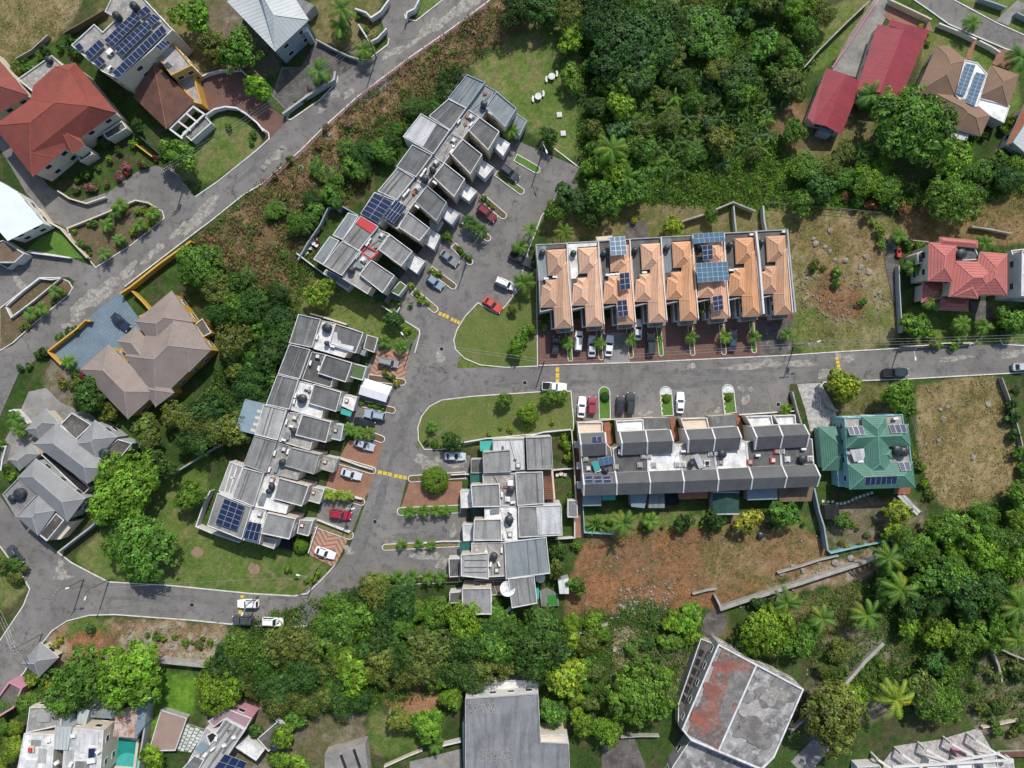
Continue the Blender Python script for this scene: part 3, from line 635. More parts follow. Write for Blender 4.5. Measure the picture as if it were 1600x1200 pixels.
def clip(poly, f):
    """keep the side of a 2D polygon where f(p) >= 0 (f linear)"""
    out = []; n = len(poly)
    for i in range(n):
        a, b = poly[i], poly[(i+1) % n]; fa, fb = f(a), f(b)
        if fa >= 0: out.append(a)
        if (fa >= 0) != (fb >= 0):
            t = fa/(fa-fb); out.append((a[0]+(b[0]-a[0])*t, a[1]+(b[1]-a[1])*t))
    return out
def hip_faces(P, pitch, gable=()):
    """faces of a hip roof over a convex CCW polygon: the lower envelope of the planes rising from its edges"""
    P = [(v[0], v[1]) for v in P]; n = len(P); E = []
    for i in range(n):
        a, b = P[i], P[(i+1) % n]; L = math.hypot(b[0]-a[0], b[1]-a[1])
        E.append((a, (-(b[1]-a[1])/L, (b[0]-a[0])/L)))
    d = lambda i, p: (p[0]-E[i][0][0])*E[i][1][0]+(p[1]-E[i][0][1])*E[i][1][1]
    out = []
    for i in range(n):
        if i in gable: continue
        c = P
        for j in range(n):
            if j != i and j not in gable and len(c) > 2: c = clip(c, lambda p, i=i, j=j: d(j, p)-d(i, p))
        if len(c) > 2: out.append([(p[0], p[1], max(0, d(i, p))*pitch) for p in c])
    return out
CAPS = ('t_tan','t_taupe','t_grey','t_brown','t_teal','t_pink','t_red','t_metal','t_brownclay')
def ridge_caps(root, r, mb, mat):
    E = {}
    for f in mb.f:
        p = [tuple(round(c, 2) for c in mb.v[i]) for i in f]
        for a, b in zip(p, p[1:]+p[:1]):
            k = (min(a, b), max(a, b)); E[k] = E.get(k, 0)+1
    m = MB()
    for (a, b), n in E.items():
        if n > 1 and (Vector(a)-Vector(b)).length > .4 and max(a[2], b[2]) > min(v[2] for v in mb.v)+.3: m.tube(a, b, .085, n=6)
    if m.f:
        if mat+'_cap' not in MT:
            c = dict(t_tan=(.62,.38,.25), t_taupe=(.33,.28,.25), t_grey=(.33,.335,.335), t_brown=(.3,.21,.15), t_teal=(.14,.32,.24), t_pink=(.5,.19,.165), t_red=(.29,.1,.08), t_metal=(.48,.5,.5), t_brownclay=(.27,.15,.1))[mat]
            MT[mat+'_cap'] = pmat(mat+'_cap', c, tuple(x*.8 for x in c), 1.2, .4, .6, None, 2, .5, .7, .15, 7., .9)
        part(root, 'ridge_cap', m, mat+'_cap', sub=r)
def hip(root, F, blocks, ze, pitch=.42, mat='t_grey', wall='w_cream', z0=0, over=.45, win=None, ridge=True, rname='roof', wname='wall', gable=(), fascia='ac_white'):
    mb = MB(); rb = MB(); caps = []
    for bi, b in enumerate(blocks):
        zz = ze+bi*.006
        P = ccw([(v.x, v.y) for v in W2([F(*p) if F else p for p in b], zz)])
        fs_ = hip_faces(P, pitch, gable)
        cb = MB(); caps.append(cb)
        for f in fs_:
            mb.face([(x, y, zz+z) for x, y, z in f]); cb.face([(x, y, zz+z) for x, y, z in f])
        n = len(P)
        for i in range(n):
            a, c = P[i], P[(i+1) % n]
            rb.face([(a[0],a[1],zz-.2),(c[0],c[1],zz-.2),(c[0],c[1],zz-.004),(a[0],a[1],zz-.004)])
        rb.face([(p[0], p[1], zz-.2) for p in reversed(P)])
        I = inset(P, over); wb = MB(); wb.prism(I, z0, zz-.19, cap=False); part(root, wname, wb, wall)
        if win: windows(root, I, win)
    r = part(root, rname, mb, mat); part(root, 'fascia', rb, fascia, sub=r)
    if mat in CAPS:
        for cb in caps: ridge_caps(root, r, cb, mat)
    return r
def bilin(c, u, v):
    a = c[0]*(1-u)+c[1]*u; b = c[3]*(1-u)+c[2]*u; return a*(1-v)+b*v
def solar(root, F, quad, cols, rows, z, mat='panel', tilt=None, legs=False):
    """an array traced by its four corners; cols run along the first edge"""
    zs = z if isinstance(z, (list, tuple)) else [z]*4
    c = [at(*F(*p), zz) for p, zz in zip(quad, zs)]
    if (c[1]-c[0]).cross(c[3]-c[0]).z < 0: c = [c[0], c[3], c[2], c[1]]; cols, rows = rows, cols
    nrm = (c[1]-c[0]).cross(c[3]-c[0]).normalized()
    fb = MB(); lo = [p-nrm*.06 for p in c]; fb.face(c); fb.face(list(reversed(lo)))
    for i in range(4): fb.face([lo[i], lo[(i+1) % 4], c[(i+1) % 4], c[i]])
    if legs:
        for i in range(4):
            if c[i].z > legs: fb.tube((c[i].x, c[i].y, legs), lo[i], .05, n=6)
    fo = fb.build('solar_array', 'frame_alu', root)
    W, Hh = (c[1]-c[0]).length, (c[3]-c[0]).length; eu, ev = .035/W, .035/Hh
    for i in range(cols):
        for j in range(rows):
            u0, u1, v0, v1 = i/cols+eu, (i+1)/cols-eu, j/rows+ev, (j+1)/rows-ev
            p = MB(); p.face([bilin(c, a, b)+nrm*.02 for a, b in ((u0,v0),(u1,v0),(u1,v1),(u0,v1))]); p.build('solar_panel', mat, fo)
    return fo
def ac_unit(root, p, z, rz=0, size=(.95,.4,.75)):
    mb = MB(); w = at(p[0], p[1], z+.4); mb.box((w.x, w.y, z), size, rz); o = part(root, 'air_conditioner', mb, 'ac_white')
    d = (math.cos(rz-math.pi/2), math.sin(rz-math.pi/2)); g = MB(); u = (math.cos(rz), math.sin(rz)); k = size[1]/2+.006
    g.face([(w.x+d[0]*k+u[0]*.28*math.cos(a)+0, w.y+d[1]*k+u[1]*.28*math.cos(a), z+.38+.28*math.sin(a)) for a in [i*math.pi/8 for i in range(16)]])
    part(root, 'fan_grille', g, 'dark', sub=o)
def hatch(root, p, z, s=1.05, rz=0, base='deck', lid='coping', h=.75):
    """square roof vent with a pale lid"""
    w = at(p[0], p[1], z+h); mb = MB(); mb.box((w.x, w.y, z), (s, s, h*.6), rz); o = part(root, 'roof_vent', mb, base)
    k = MB(); k.box((w.x, w.y, z+h*.6+.004), (s*.62, s*.62, h*.4), rz); part(root, 'vent_cap', k, lid, sub=o)
TANKP = [None]
def tank(p, z, r=.68, h=1.5, label='', group='black water tanks on roofs', twin=False):
    f = at(p[0], p[1], z+h*.7)
    if TANKP[0] is None:
        t = thing('water_tank', label, 'water tank', (0,0,0), group)
        prof = [(.9,0),(1,.04)]
        for i in range(7): prof += [(1,.06+i*.1),(1,.11+i*.1),(.96,.125+i*.1),(.96,.145+i*.1)]
        prof += [(1,.76),(.92,.86),(.6,.97),(.34,1.0)]
        mb = MB(); mb.lathe((0,0,0), prof, 20); mb.build('tank_body', 'plastic_black', t)
        mb = MB(); mb.lathe((0,0,1.0), [(.34,0),(.34,.05),(.28,.08),(.05,.09)], 14); mb.build('lid', 'plastic_black', t)
        mb = MB(); mb.tube((.95,0,.12),(1.25,0,.12),.05,n=6); mb.tube((1.25,0,.12),(1.25,0,.0),.05,n=6); mb.build('outlet_pipe', 'ac_white', t)
        TANKP[0] = t; o = t
        t.location = (f.x, f.y, z); t.scale = (r, r, h)
        return t
    o = dup(TANKP[0], (f.x, f.y, z), random.uniform(0, 6), (r, r, h), label, group); return o
def house(name, label, px, cat='house', group=None):
    return thing(name, label, cat, at(px[0], px[1], 0), group)
ID = lambda x, y: (x, y)
F0 = fr(0,0,.25); F1 = fr(400,0,.25); F2 = fr(800,0,.25); F3 = fr(1200,0,.25); F4 = fr(0,300,.25); F5 = fr(400,300,.25); F6 = fr(800,300,.25); F7 = fr(1200,300,.25)
F8 = fr(0,600,.25); F9 = fr(400,600,.25); F10 = fr(800,600,.25); F11 = fr(1200,600,.25); F12 = fr(0,900,.25); F13 = fr(400,900,.25); F14 = fr(800,900,.25); F15 = fr(1200,900,.25)
def roof_faces(root, F, V, faces, mat, name='roof'):
    mb = MB()
    for f in faces:
        pts = [at(*F(*V[k][:2]), V[k][2]) for k in f]
        n = sum((pts[i].x*pts[(i+1) % len(pts)].y-pts[(i+1) % len(pts)].x*pts[i].y) for i in range(len(pts)))
        mb.face(pts if n > 0 else pts[::-1])
    r = part(root, name, mb, mat)
    if mat in CAPS: ridge_caps(root, r, mb, mat)
    return r
def walls(root, F, pts, z1, z0=0, mat='w_cream', inn=.5, win=None, every=3.0, only=None):
    P = inset(ccw([(v.x, v.y) for v in W2([F(*p) for p in pts], z1)]), inn); mb = MB(); mb.prism(P, z0, z1-.05, cap=False); part(root, 'wall', mb, mat)
    if win: windows(root, P, win, every, only=only)
    return P
# ---------------------------------------------------------------- big red hipped villa, top left
h = house('villa', 'large villa with red hipped shingle roof and cream walls, below the sand lot', (90, 175))
V = dict(a=(-40,785,6), b=(205,1105,6), c=(352,985,6), m=(415,925,6), n=(500,862,6), d=(730,705,6), e=(472,392,6), g=(345,415,6), h=(208,535,6), i=(190,620,6),
         P=(190,765,8.6), Q=(345,640,8.9), R=(560,662,8.5), T=(430,440,8.1), W=(190,955,7.2), x=(380,808,7.5), y=(531,905,6), z=(455,962,6), k=(310,517,7.0), l=(350,565,7.3))
r = roof_faces(h, F0, V, ['PWcmndRQ','Wbc','abWP','aPQi','QihgT','TedRQ','geT'], 't_red')
roof_faces(h, F0, V, ['xny','xyz','xzm'], 't_red', 'porch_roof')
walls(h, F0, [V[k][:2] for k in 'abcmndeghi'], 5.96, mat='w_cream', win=[1.0, 3.9])
walls(h, F0, [V[k][:2] for k in 'xyzm'], 5.9, mat='w_cream', inn=.25)
vol(h, F0, [(112,492),(322,345),(402,420),(205,575)], 3.4, wall='w_cream', roof='deck')
vol(h, F0, [(640,830),(760,755),(790,800),(670,870)], 2.6, wall='w_cream', roof='patio', cop='coping', pw=.15, rname='balcony')
vol(h, F0, [(480,955),(545,915),(580,960),(500,1010)], 2.6, wall='w_cream', roof='patio', cop='coping', pw=.15, rname='balcony')
tank(F0(300,370), 3.4, .7, 1.2, 'black water tank on the concrete terrace behind the red villa')
h = house('villa', 'red hipped roof wing cut off by the left edge, beside the larger red villa', (10, 145))
V = dict(a=(-120,240,6), b=(182,595,6), c=(-120,775,6), d=(-120,500,8.7))
roof_faces(h, F0, V, ['abd','dbc'], 't_red'); walls(h, F0, [V[k][:2] for k in 'abc'], 5.95, mat='w_cream', win=[3.8])
# ---------------------------------------------------------------- cream house with solar roof and clay tile wing
h = house('house', 'cream flat roofed house covered in solar panels, with a brown clay tile wing', (215, 95))
vol(h, F0, [(445,282),(588,150),(640,200),(732,112),(655,72),(720,-60),(850,-60),(1078,185),(950,312),(742,492),(640,447)], 9, wall='w_cream', roof='deck', win=[1.2, 4.4, 7.0], every=4.5)
V = dict(a=(960,390,6.0), b=(830,605,3.5), c=(1040,806,3.4), d=(1216,630,3.5))
roof_faces(h, F0, V, ['abc','acd'], 't_brownclay', 'tiled_roof'); walls(h, F0, [V[k][:2] for k in 'abcd'], 3.35, mat='w_cream', inn=.2)
vol(h, F0, [(955,315),(1085,272),(1195,410),(1070,470)], 6.3, wall='w_yellow', roof='deck', cop='w_yellow', win=[1.2, 3.9], every=2.2)
vol(h, F0, [(1070,470),(1195,410),(1262,650),(1215,640)], 3.2, wall='w_yellow', roof='deck', cop='w_yellow', pw=.3)
vol(h, F0, [(1140,830),(1275,720),(1320,770),(1195,880)], 2.2, wall='w_white', roof='concrete', pw=.15)
mb = MB()
for a, b in [((1060,805),(1205,665)),((1130,855),(1275,715)),((1060,805),(1140,865)),((1110,755),(1190,815)),((1160,705),(1235,765)),((1200,660),(1280,715))]:
    mb.strip([at(*F0(*a), 3), at(*F0(*b), 3)], .35, 2.7, 3.0+zj()*.1)
for p in [(1065,808),(1205,668),(1135,858),(1272,716)]: w_ = at(*F0(*p), 3); mb.box((w_.x, w_.y, 0), (.3,.3,2.7))
part(h, 'pergola', mb, 'w_white')
for qd, c_, r_ in [([(650,250),(830,80),(885,112),(702,297)],8,2),([(715,302),(905,130),(952,172),(765,352)],8,2),([(700,452),(1012,155),(1042,195),(740,488)],13,1),([(525,332),(620,246),(655,282),(565,372)],4,1),([(583,387),(625,348),(662,383),(620,422)],2,1),([(860,75),(912,36),(946,70),(895,110)],2,1),([(912,122),(960,85),(1002,117),(950,162)],3,1),([(970,290),(1020,250),(1056,280),(1006,316)],3,1),([(465,290),(495,265),(525,300),(495,325)],1,1)]:
    solar(h, F0, qd, c_, r_, 9.75)
ac_unit(h, F0(690,325), 9.1, .8, (1.2,.9,.8)); ac_unit(h, F0(690,425), 9.1, .8)
tank(F0(725,95), 9.1, .75, 1.7, 'black water tank on the solar roofed cream house, left of two'); tank(F0(835,35), 9.1, .8, 1.8, 'black water tank on the solar roofed cream house, at the top frame edge')
# ---------------------------------------------------------------- zinc roofed house, top
h = house('house', 'two storey blue grey house with a ribbed pale zinc hip roof', (425, 45))
V = dict(a=(-182,8,7), b=(120,322,7), c=(332,125,7), d=(200,-80,7), e=(-30,-160,7), R=(110,95,8.9), T=(20,-60,8.9))
roof_faces(h, F1, V, ['abRTe','bcR','cdTR','deT'], 't_metal')
walls(h, F1, [V[k][:2] for k in 'abcde'], 6.95, mat='w_blue', win=[1.1, 4.3])
vol(h, F1, [(210,-40),(370,35),(310,95),(180,20)], 2.8, wall='w_grey', roof='r_mid', par=.02)
vol(h, F1, [(280,170),(320,165),(325,195),(295,205)], 5.2, z0=0, wall='w_blue', roof='r_white', par=.02, rname='canopy')
# ---------------------------------------------------------------- white ribbed roof house, left edge
h = house('house', 'white house with a white ribbed sheet roof at the left edge', (12, 340))
V = dict(a=(-90,-120,6.2), b=(110,0,6.2), c=(272,195,5.4), d=(48,306,5.0), e=(-140,90,5.4))
roof_faces(h, F4, V, ['abcde'], 't_white'); walls(h, F4, [V[k][:2] for k in 'abcde'], 5.0, mat='w_white', win=[1.0, 3.3])
vol(h, F4, [(-60,330),(20,300),(150,385),(90,440),(-60,440)], 2.6, wall='w_white', roof='wood', par=.25, rname='deck_roof')
vol(h, F4, [(-20,440),(25,410),(62,400),(88,445),(50,480)], 1.2, wall='w_white', roof='turf', par=.2, rname='planter')
# ---------------------------------------------------------------- taupe hip roof house
h = house('villa', 'villa with a many-hipped taupe shingle roof and ochre walls behind a blue driveway', (228, 545))
hip(h, ID, [[(329,547),(243,631),(195,556),(279,473)], [(170,538),(247,612),(200,655),(125,577)], [(268,454),(303,503),(246,550),(211,502)], [(183,533),(213,510),(262,572),(232,598)], [(312,521),(330,547),(296,581),(270,545)], [(272,614),(243,636),(222,606),(252,584)]], 5.2, .44, 't_taupe', 'w_yellow', win=[.9, 3.2], fascia='coping_grey')
vol(h, F4, [(1215,830),(1265,790),(1320,880),(1270,905)], 2.6, wall='w_yellow', roof='patio', par=.2, rname='balcony')
# ---------------------------------------------------------------- grey hip house, left
h = house('villa', 'grey shingle villa with several hipped roofs around a dark central slot', (95, 745))
hip(h, F8, [[(210,375),(352,245),(700,525),(545,625)], [(465,375),(592,225),(732,332),(602,470)], [(110,582),(222,465),(532,717),(422,862)], [(105,832),(240,695),(346,792),(236,946)]], 5.2, .4, 't_grey', 'w_grey', win=[.9, 3.2], over=.35, fascia='coping')
hip(h, F8, [[(155,285),(285,150),(372,250),(248,348)], [(52,470),(190,372),(245,440),(122,542)]], 3.0, .45, 't_grey', 'w_cream', over=.4, rname='porch_roof', fascia='coping')
vol(h, F8, [(375,255),(448,180),(570,255),(470,352)], 4.6, wall='w_grey', roof='dirty_conc')
vol(h, F8, [(15,690),(112,588),(235,690),(100,830)], 4.4, wall='w_cream', roof='r_mid', cop='coping_grey')
vol(h, F8, [(243,942),(350,808),(398,852),(292,982)], 4.4, wall='w_cream', roof='dirty_conc')
vol(h, F8, [(295,975),(400,860),(480,855),(380,970)], 2.6, wall='w_cream', roof='w_cream', par=.02, rname='canopy')
vol(h, F8, [(598,470),(735,345),(825,372),(700,522)], 4.3, wall='w_grey', roof='dirty_conc', cop='coping')
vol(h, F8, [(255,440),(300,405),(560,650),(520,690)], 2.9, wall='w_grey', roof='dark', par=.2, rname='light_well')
tank(F8(118,690), 4.5, 1.2, 1.3, 'wide black water tank on the grey villa, larger of the left pair'); tank(F8(72,715), 4.5, .75, 1.1, 'small black water tank beside the wide one on the grey villa'); tank(F8(648,432), 4.4, 1.05, 1.2, 'black water tank on the right balcony of the grey villa')
# ---------------------------------------------------------------- crimson sheds
h = house('shed', 'long crimson sheet roofed shed, larger of the two near the top right', (1395, 95), 'shed')
V = dict(a=(685,150,3.2), b=(848,187,4.9), c=(697,578,4.9), d=(555,560,3.2), e=(858,150,4.9), f=(1007,188,3.2), g=(815,652,3.2), i=(765,120,3.5), j=(752,160,3.5))
roof_faces(h, F3, V, ['abcd','efgcb'], 't_crimson'); roof_faces(h, F3, V, ['iebj'], 't_crimson', 'porch_roof'); walls(h, F3, [V[k][:2] for k in 'ajiefgd'], 3.15, mat='w_cream', inn=.35, win=[1.0])
h = house('shed', 'smaller crimson sheet roofed shed beside the stained concrete drive', (1305, 158), 'shed')
V = dict(a=(365,425,3), b=(491,465,4.5), c=(361,787,4.5), d=(245,735,3), e=(590,512,3), f=(457,842,3), g=(280,770,3.1))
roof_faces(h, F3, V, ['abcgd','befc'], 't_crimson'); walls(h, F3, [V[k][:2] for k in 'abefcgd'], 2.95, mat='w_cream', inn=.35, win=[1.0])
vol(h, F3, [(560,570),(640,580),(620,630),(555,610)], 2.5, wall='w_grey', roof='r_white', par=.02, rname='canopy')
vol(h, F3, [(330,795),(400,815),(390,850),(320,825)], 2.4, wall='w_grey', roof='t_bluesheet', par=.02, rname='canopy')
# ---------------------------------------------------------------- brown hip house top right
h = house('villa', 'brown hipped bungalow with two strips of solar panels on a pale roof deck', (1508, 140))
hip(h, F3, [[(1055,285),(1130,285),(1248,378),(1170,602),(925,580)], [(1040,580),(1240,598),(1390,722),(1330,852),(1158,802)], [(1395,405),(1570,465),(1500,667),(1318,602)]], 3.3, .34, 't_brown', 'w_cream', win=[1.0])
vol(h, F3, [(1230,372),(1312,392),(1372,462),(1310,668),(1228,656),(1172,592)], 3.5, wall='w_cream', roof='deck_white', par=.12)
vol(h, F3, [(1318,612),(1512,660),(1476,768),(1288,672)], 3.0, wall='w_cream', roof='deck_white', par=.2)
solar(h, F3, [(1240,395),(1298,408),(1228,598),(1174,582)], 2, 8, 4.0, 'panel_light'); solar(h, F3, [(1302,450),(1362,467),(1292,662),(1236,642)], 2, 8, 4.0, 'panel_light')
vol(h, F3, [(1140,800),(1260,830),(1240,880),(1145,860)], 2.4, wall='w_cream', roof='r_pale', par=.02, rname='canopy')
h = house('house', 'house with orange brown roof cut off by the right edge', (1598, 215))
hip(h, F3, [[(1490,905),(1610,640),(1740,690),(1640,975)]], 3.5, .4, 't_orange', 'w_cream', win=[1.0]); vol(h, F3, [(1530,890),(1615,760),(1720,800),(1640,985)], 4.4, wall='w_grey', roof='t_metal', par=.02)
# ---------------------------------------------------------------- coral roofed house right
h = house('house', 'three storey cream house with a coral red metal tile roof', (1505, 425))
hip(h, F7, [[(1005,313),(1182,328),(1157,562),(1000,556)], [(1165,430),(1440,440),(1400,640),(1130,655)], [(1325,372),(1496,386),(1496,646),(1258,640),(1300,480)], [(1070,280),(1313,302),(1312,352),(1075,332)], [(1250,520),(1330,520),(1312,668),(1160,652)]], 7.2, .36, 't_pink', 'w_cream', win=[1.0, 4.2], over=.5, fascia='w_white')
vol(h, F7, [(1180,335),(1292,345),(1328,422),(1182,428)], 6.4, wall='w_cream', roof='deck_dark', par=.2)
hip(h, F7, [[(965,565),(1108,570),(1095,668),(958,692)], [(1085,658),(1256,668),(1252,746),(1070,737)]], 3.4, .34, 't_pink', 'w_cream', rname='porch_roof', over=.4, fascia='w_white')
vol(h, F7, [(935,385),(1005,345),(1000,430),(940,450)], 4.2, wall='w_cream', roof='patio', par=.3, rname='balcony')
tank(F7(1212,385), 6.5, 1.0, 1.5, 'black water tank in the roof pocket of the coral roofed house')
h = house('house', 'white house cut off by the right edge beside the coral roofed house', (1598, 430))
vol(h, ID, [(1597,392),(1690,388),(1695,468),(1596,462)], 7.5, wall='w_white', roof='r_white', win=[1.0, 4.4]); vol(h, F7, [(1520,365),(1600,355),(1605,390),(1530,395)], 5, wall='w_white', roof='r_pale')
# ---------------------------------------------------------------- green tile house
h = house('house', 'pale teal house with green metal tile roofs and solar panels', (1355, 705))
vol(h, F11, [(478,212),(842,190),(850,255),(885,380),(918,640),(512,655),(490,420)], 5.6, wall='w_teal', roof='deck', par=.25, cop='w_teal', win=[1.0, 3.7])
hip(h, F11, [[(478,268),(878,250),(892,386),(485,403)], [(500,500),(905,484),(921,646),(510,660)], [(588,205),(737,198),(770,575),(605,580)], [(625,420),(770,411),(776,466),(630,472)]], 6.5, .42, 't_teal', 'w_teal', z0=5.5, over=.3, fascia='w_teal')
hip(h, F11, [[(314,265),(560,265),(585,538),(340,542)]], 3.4, .3, 't_teal', 'w_teal', rname='porch_roof', fascia='w_teal')
vol(h, F11, [(435,540),(520,540),(512,640),(440,640)], 3.0, wall='w_teal', roof='w_teal', par=.1, rname='bay_roof')
for qd, c_, m_ in [([(496,266),(590,262),(609,315),(513,320)],3,'panel'),([(755,255),(855,250),(872,302),(772,307)],3,'panel'),([(813,490),(880,485),(896,538),(833,543)],2,'panel'),([(612,578),(808,568),(804,622),(606,631)],6,'panel')]:
    solar(h, F11, qd, c_, 1, [6.75+.0,6.75,7.5,7.5] if qd[0][1] < 560 else [7.65,7.65,6.95,6.95], m_)
solar(h, F11, [(512,412),(600,402),(610,470),(540,488)], 3, 1, [7.1,7.1,6.4,6.4], 'r_pale'); ac_unit(h, F11(585,483), 5.9, 0, (1.6,.5,.5)); ac_unit(h, F11(795,215), 5.8, .2)
tank(F11(812,415), 5.8, .95, 1.5, 'black water tank on the green tiled house, left of a touching pair'); tank(F11(852,425), 5.8, .95, 1.5, 'black water tank on the green tiled house, right of a touching pair')
vol(h, F11, [(800,645),(890,642),(885,688),(800,690)], .8, wall='w_stone', roof='terracotta', par=.02, rname='rear_step')
# ---------------------------------------------------------------- bottom left white houses
h = house('house', 'flat white roofed house complex at the bottom left beside the pool', (85, 1150))
vol(h, F12, [(185,820),(392,822),(380,935),(163,982)], 5.6, wall='w_cream', roof='deck', win=[1,3.6]); vol(h, F12, [(150,985),(342,990),(322,1260),(98,1260)], 6.2, wall='w_cream', roof='r_white', par=.12)
vol(h, F12, [(410,947),(647,966),(625,1260),(385,1260)], 6.0, wall='w_cream', roof='r_white', par=.1, win=[1,3.8]); vol(h, F12, [(345,940),(452,942),(425,1088),(338,1082)], 6.35, z0=3, wall='w_grey', roof='t_metal', par=.02)
vol(h, F12, [(720,872),(872,815),(857,1012),(714,1002)], 3.0, wall='w_cream', roof='t_rust', par=.02); vol(h, F12, [(872,788),(925,775),(905,935),(838,1022)], 3.2, wall='w_grey', roof='t_bluesheet', par=.02)
vol(h, F12, [(490,830),(562,838),(532,942),(478,932)], 4.4, wall='w_grey', roof='t_metal', par=.02); vol(h, F12, [(560,828),(722,852),(712,892),(568,882)], 3.4, wall='w_grey', roof='r_blue', par=.02); vol(h, F12, [(405,865),(445,868),(430,945),(392,940)], 5, wall='w_grey', roof='t_bluesheet', par=.02)
hatch(h, F12(185,1090), 6.35, 1.2, 0, 'w_cream', 'red_paint'); ac_unit(h, F12(568,1155), 6.3, .1, (1.6,1,.5)); solar(h, F12, [(553,1078),(595,1075),(592,1135),(550,1140)], 1, 1, 6.6)
for x_, y_, w1, h1, m_ in [(230,1040,60,40,'r_mid'),(205,1170,70,50,'r_pale'),(470,1030,70,60,'r_pale'),(520,1180,90,50,'r_mid'),(600,1010,50,80,'r_pale'),(440,1130,50,90,'r_light'),(280,880,80,60,'r_light'),(270,1120,50,90,'r_light')]:
    zz_ = 6.14 if x_ < 345 and y_ > 985 else (5.95 if y_ > 940 else 5.75); q_ = ccw([(v.x, v.y) for v in W2([F12(x_-w1/2,y_-h1/2), F12(x_+w1/2,y_-h1/2+4), F12(x_+w1/2-6,y_+h1/2), F12(x_-w1/2-5,y_+h1/2)], zz_)]); mb = MB(); mb.prism(q_, zz_-.2, zz_+.2+zj()*.3); part(h, 'roof_patch', mb, m_)
for x_, y_ in [(455,1000),(610,1100),(300,1030),(250,1200),(350,1170),(440,1180)]: ac_unit(h, F12(x_, y_), 6.2, random.uniform(0,1.5), (.9,.7,.5))
p = thing('swimming_pool', 'turquoise swimming pool with curved corner steps and pale surround', 'swimming pool', at(*F12(785,1100)))
P = ccw([(v.x, v.y) for v in W2([F12(*a) for a in [(745,1003),(857,1026),(836,1192),(714,1182)]])]); mb = MB(); mb.prism(P, .0, .1); mb.build('water_surface', 'water', p)
O = inset(P, -.55); mb = MB(); mb.ring(O, P, .3); n = len(P)
for i in range(n): mb.face([(O[i][0],O[i][1],0),(O[(i+1)%n][0],O[(i+1)%n][1],0),(O[(i+1)%n][0],O[(i+1)%n][1],.3),(O[i][0],O[i][1],.3)]); mb.face([(P[(i+1)%n][0],P[(i+1)%n][1],.05),(P[i][0],P[i][1],.05),(P[i][0],P[i][1],.3),(P[(i+1)%n][0],P[(i+1)%n][1],.3)])
mb.build('coping', 'w_cream', p)
c_ = at(*F12(800,1180)); mb = MB()
for k in range(3): mb.lathe((c_.x, c_.y, .1), [(2.6-k*.7,0),(2.6-k*.7,.012+.006*k)], 28)
mb.build('step', 'teal_sheet', p)
h = house('house', 'grey concrete roofed house with a lavender upper storey, bottom left', (350, 1150))
vol(h, F12, [(1405,893),(1532,962),(1335,1250),(1130,1250),(1290,945),(1345,985)], 5, wall='w_white', roof='r_light', par=.15, win=[1,3.2])
MT['r_lav'] = pmat('lavender_roof', (.3,.2,.22), (.24,.17,.19), .5, .35, .7, None, 2, .5, .7, .12, 6., .85)
vol(h, F12, [(1300,908),(1420,830),(1572,890),(1532,960),(1405,893),(1335,945)], 4.4, wall='w_pink', roof='r_lav', par=.12, win=[2.6])
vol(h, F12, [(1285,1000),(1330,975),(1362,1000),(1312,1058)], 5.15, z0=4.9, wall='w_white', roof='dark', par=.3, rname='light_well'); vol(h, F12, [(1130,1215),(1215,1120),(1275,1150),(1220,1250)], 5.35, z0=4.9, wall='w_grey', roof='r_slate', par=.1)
for a, b in [((1440,925),(1220,1230)),((1475,945),(1275,1235)),((1505,960),(1390,1110)),((1420,905),(1355,985))]: mb = MB(); mb.strip(W2([F12(*a), F12(*b)], 5.3), .4, 4.95, 5.28+zj()*.4); part(h, 'roof_beam', mb, 'r_slate')
for x_, y_ in [(1460,1010),(1400,1060),(1280,1120),(1350,1020)]: ac_unit(h, F12(x_, y_), 5.2, random.uniform(0,1.5), (.8,.6,.5))
solar(h, F12, [(1405,1112),(1545,1165),(1500,1250),(1335,1205)], 3, 2, 5.7); solar(h, F12, [(1215,1080),(1265,1030),(1315,1060),(1260,1115)], 1, 1, 5.5, 't_bluesheet'); ac_unit(h, F12(1330,1080), 5.2, .7)
vol(h, F12, [(1470,1070),(1530,1030),(1650,1090),(1600,1155)], 3.4, wall='w_white', roof='deck_white', par=.2); hatch(h, F12(1235,1128), 5.2, .8)
h = house('terrace', 'raised pinkish terrace next to a patio of pale square slabs', (265, 1145), 'terrace')
MT['terr'] = pmat('pinkish_terrace', (.3,.22,.18), (.25,.18,.15), .5, .35, .7, (.2,.16,.14), 1.4, .6, .76, .12, 6., .9)
vol(h, F12, [(1005,838),(1168,890),(1095,1092),(928,1096)], 1.4, wall='w_stone', roof='terr', par=.2)
vol(h, F12, [(1160,922),(1285,965),(1195,1105),(1100,1092)], .35, wall='w_stone', roof='turf', par=.02)
mb = MB(); A = [at(*F12(*p_), .47) for p_ in [(1160,922),(1285,965),(1195,1105),(1100,1092)]]
for i in range(4):
    for j in range(7):
        o_ = .12 if i % 2 else 0; cs = [bilin(A, (i+.08)/4, min(.99,(j+.1+o_*3)/7.4)), bilin(A, (i+.92)/4, min(.99,(j+.1+o_*3)/7.4)), bilin(A, (i+.92)/4, min(.995,(j+.9+o_*3)/7.4)), bilin(A, (i+.08)/4, min(.995,(j+.9+o_*3)/7.4))]
        ar = (cs[1]-cs[0]).cross(cs[3]-cs[0]).z
        mb.face([c_ for c_ in (cs if ar > 0 else cs[::-1])])
part(h, 'paving_slabs', mb, 'r_pale')
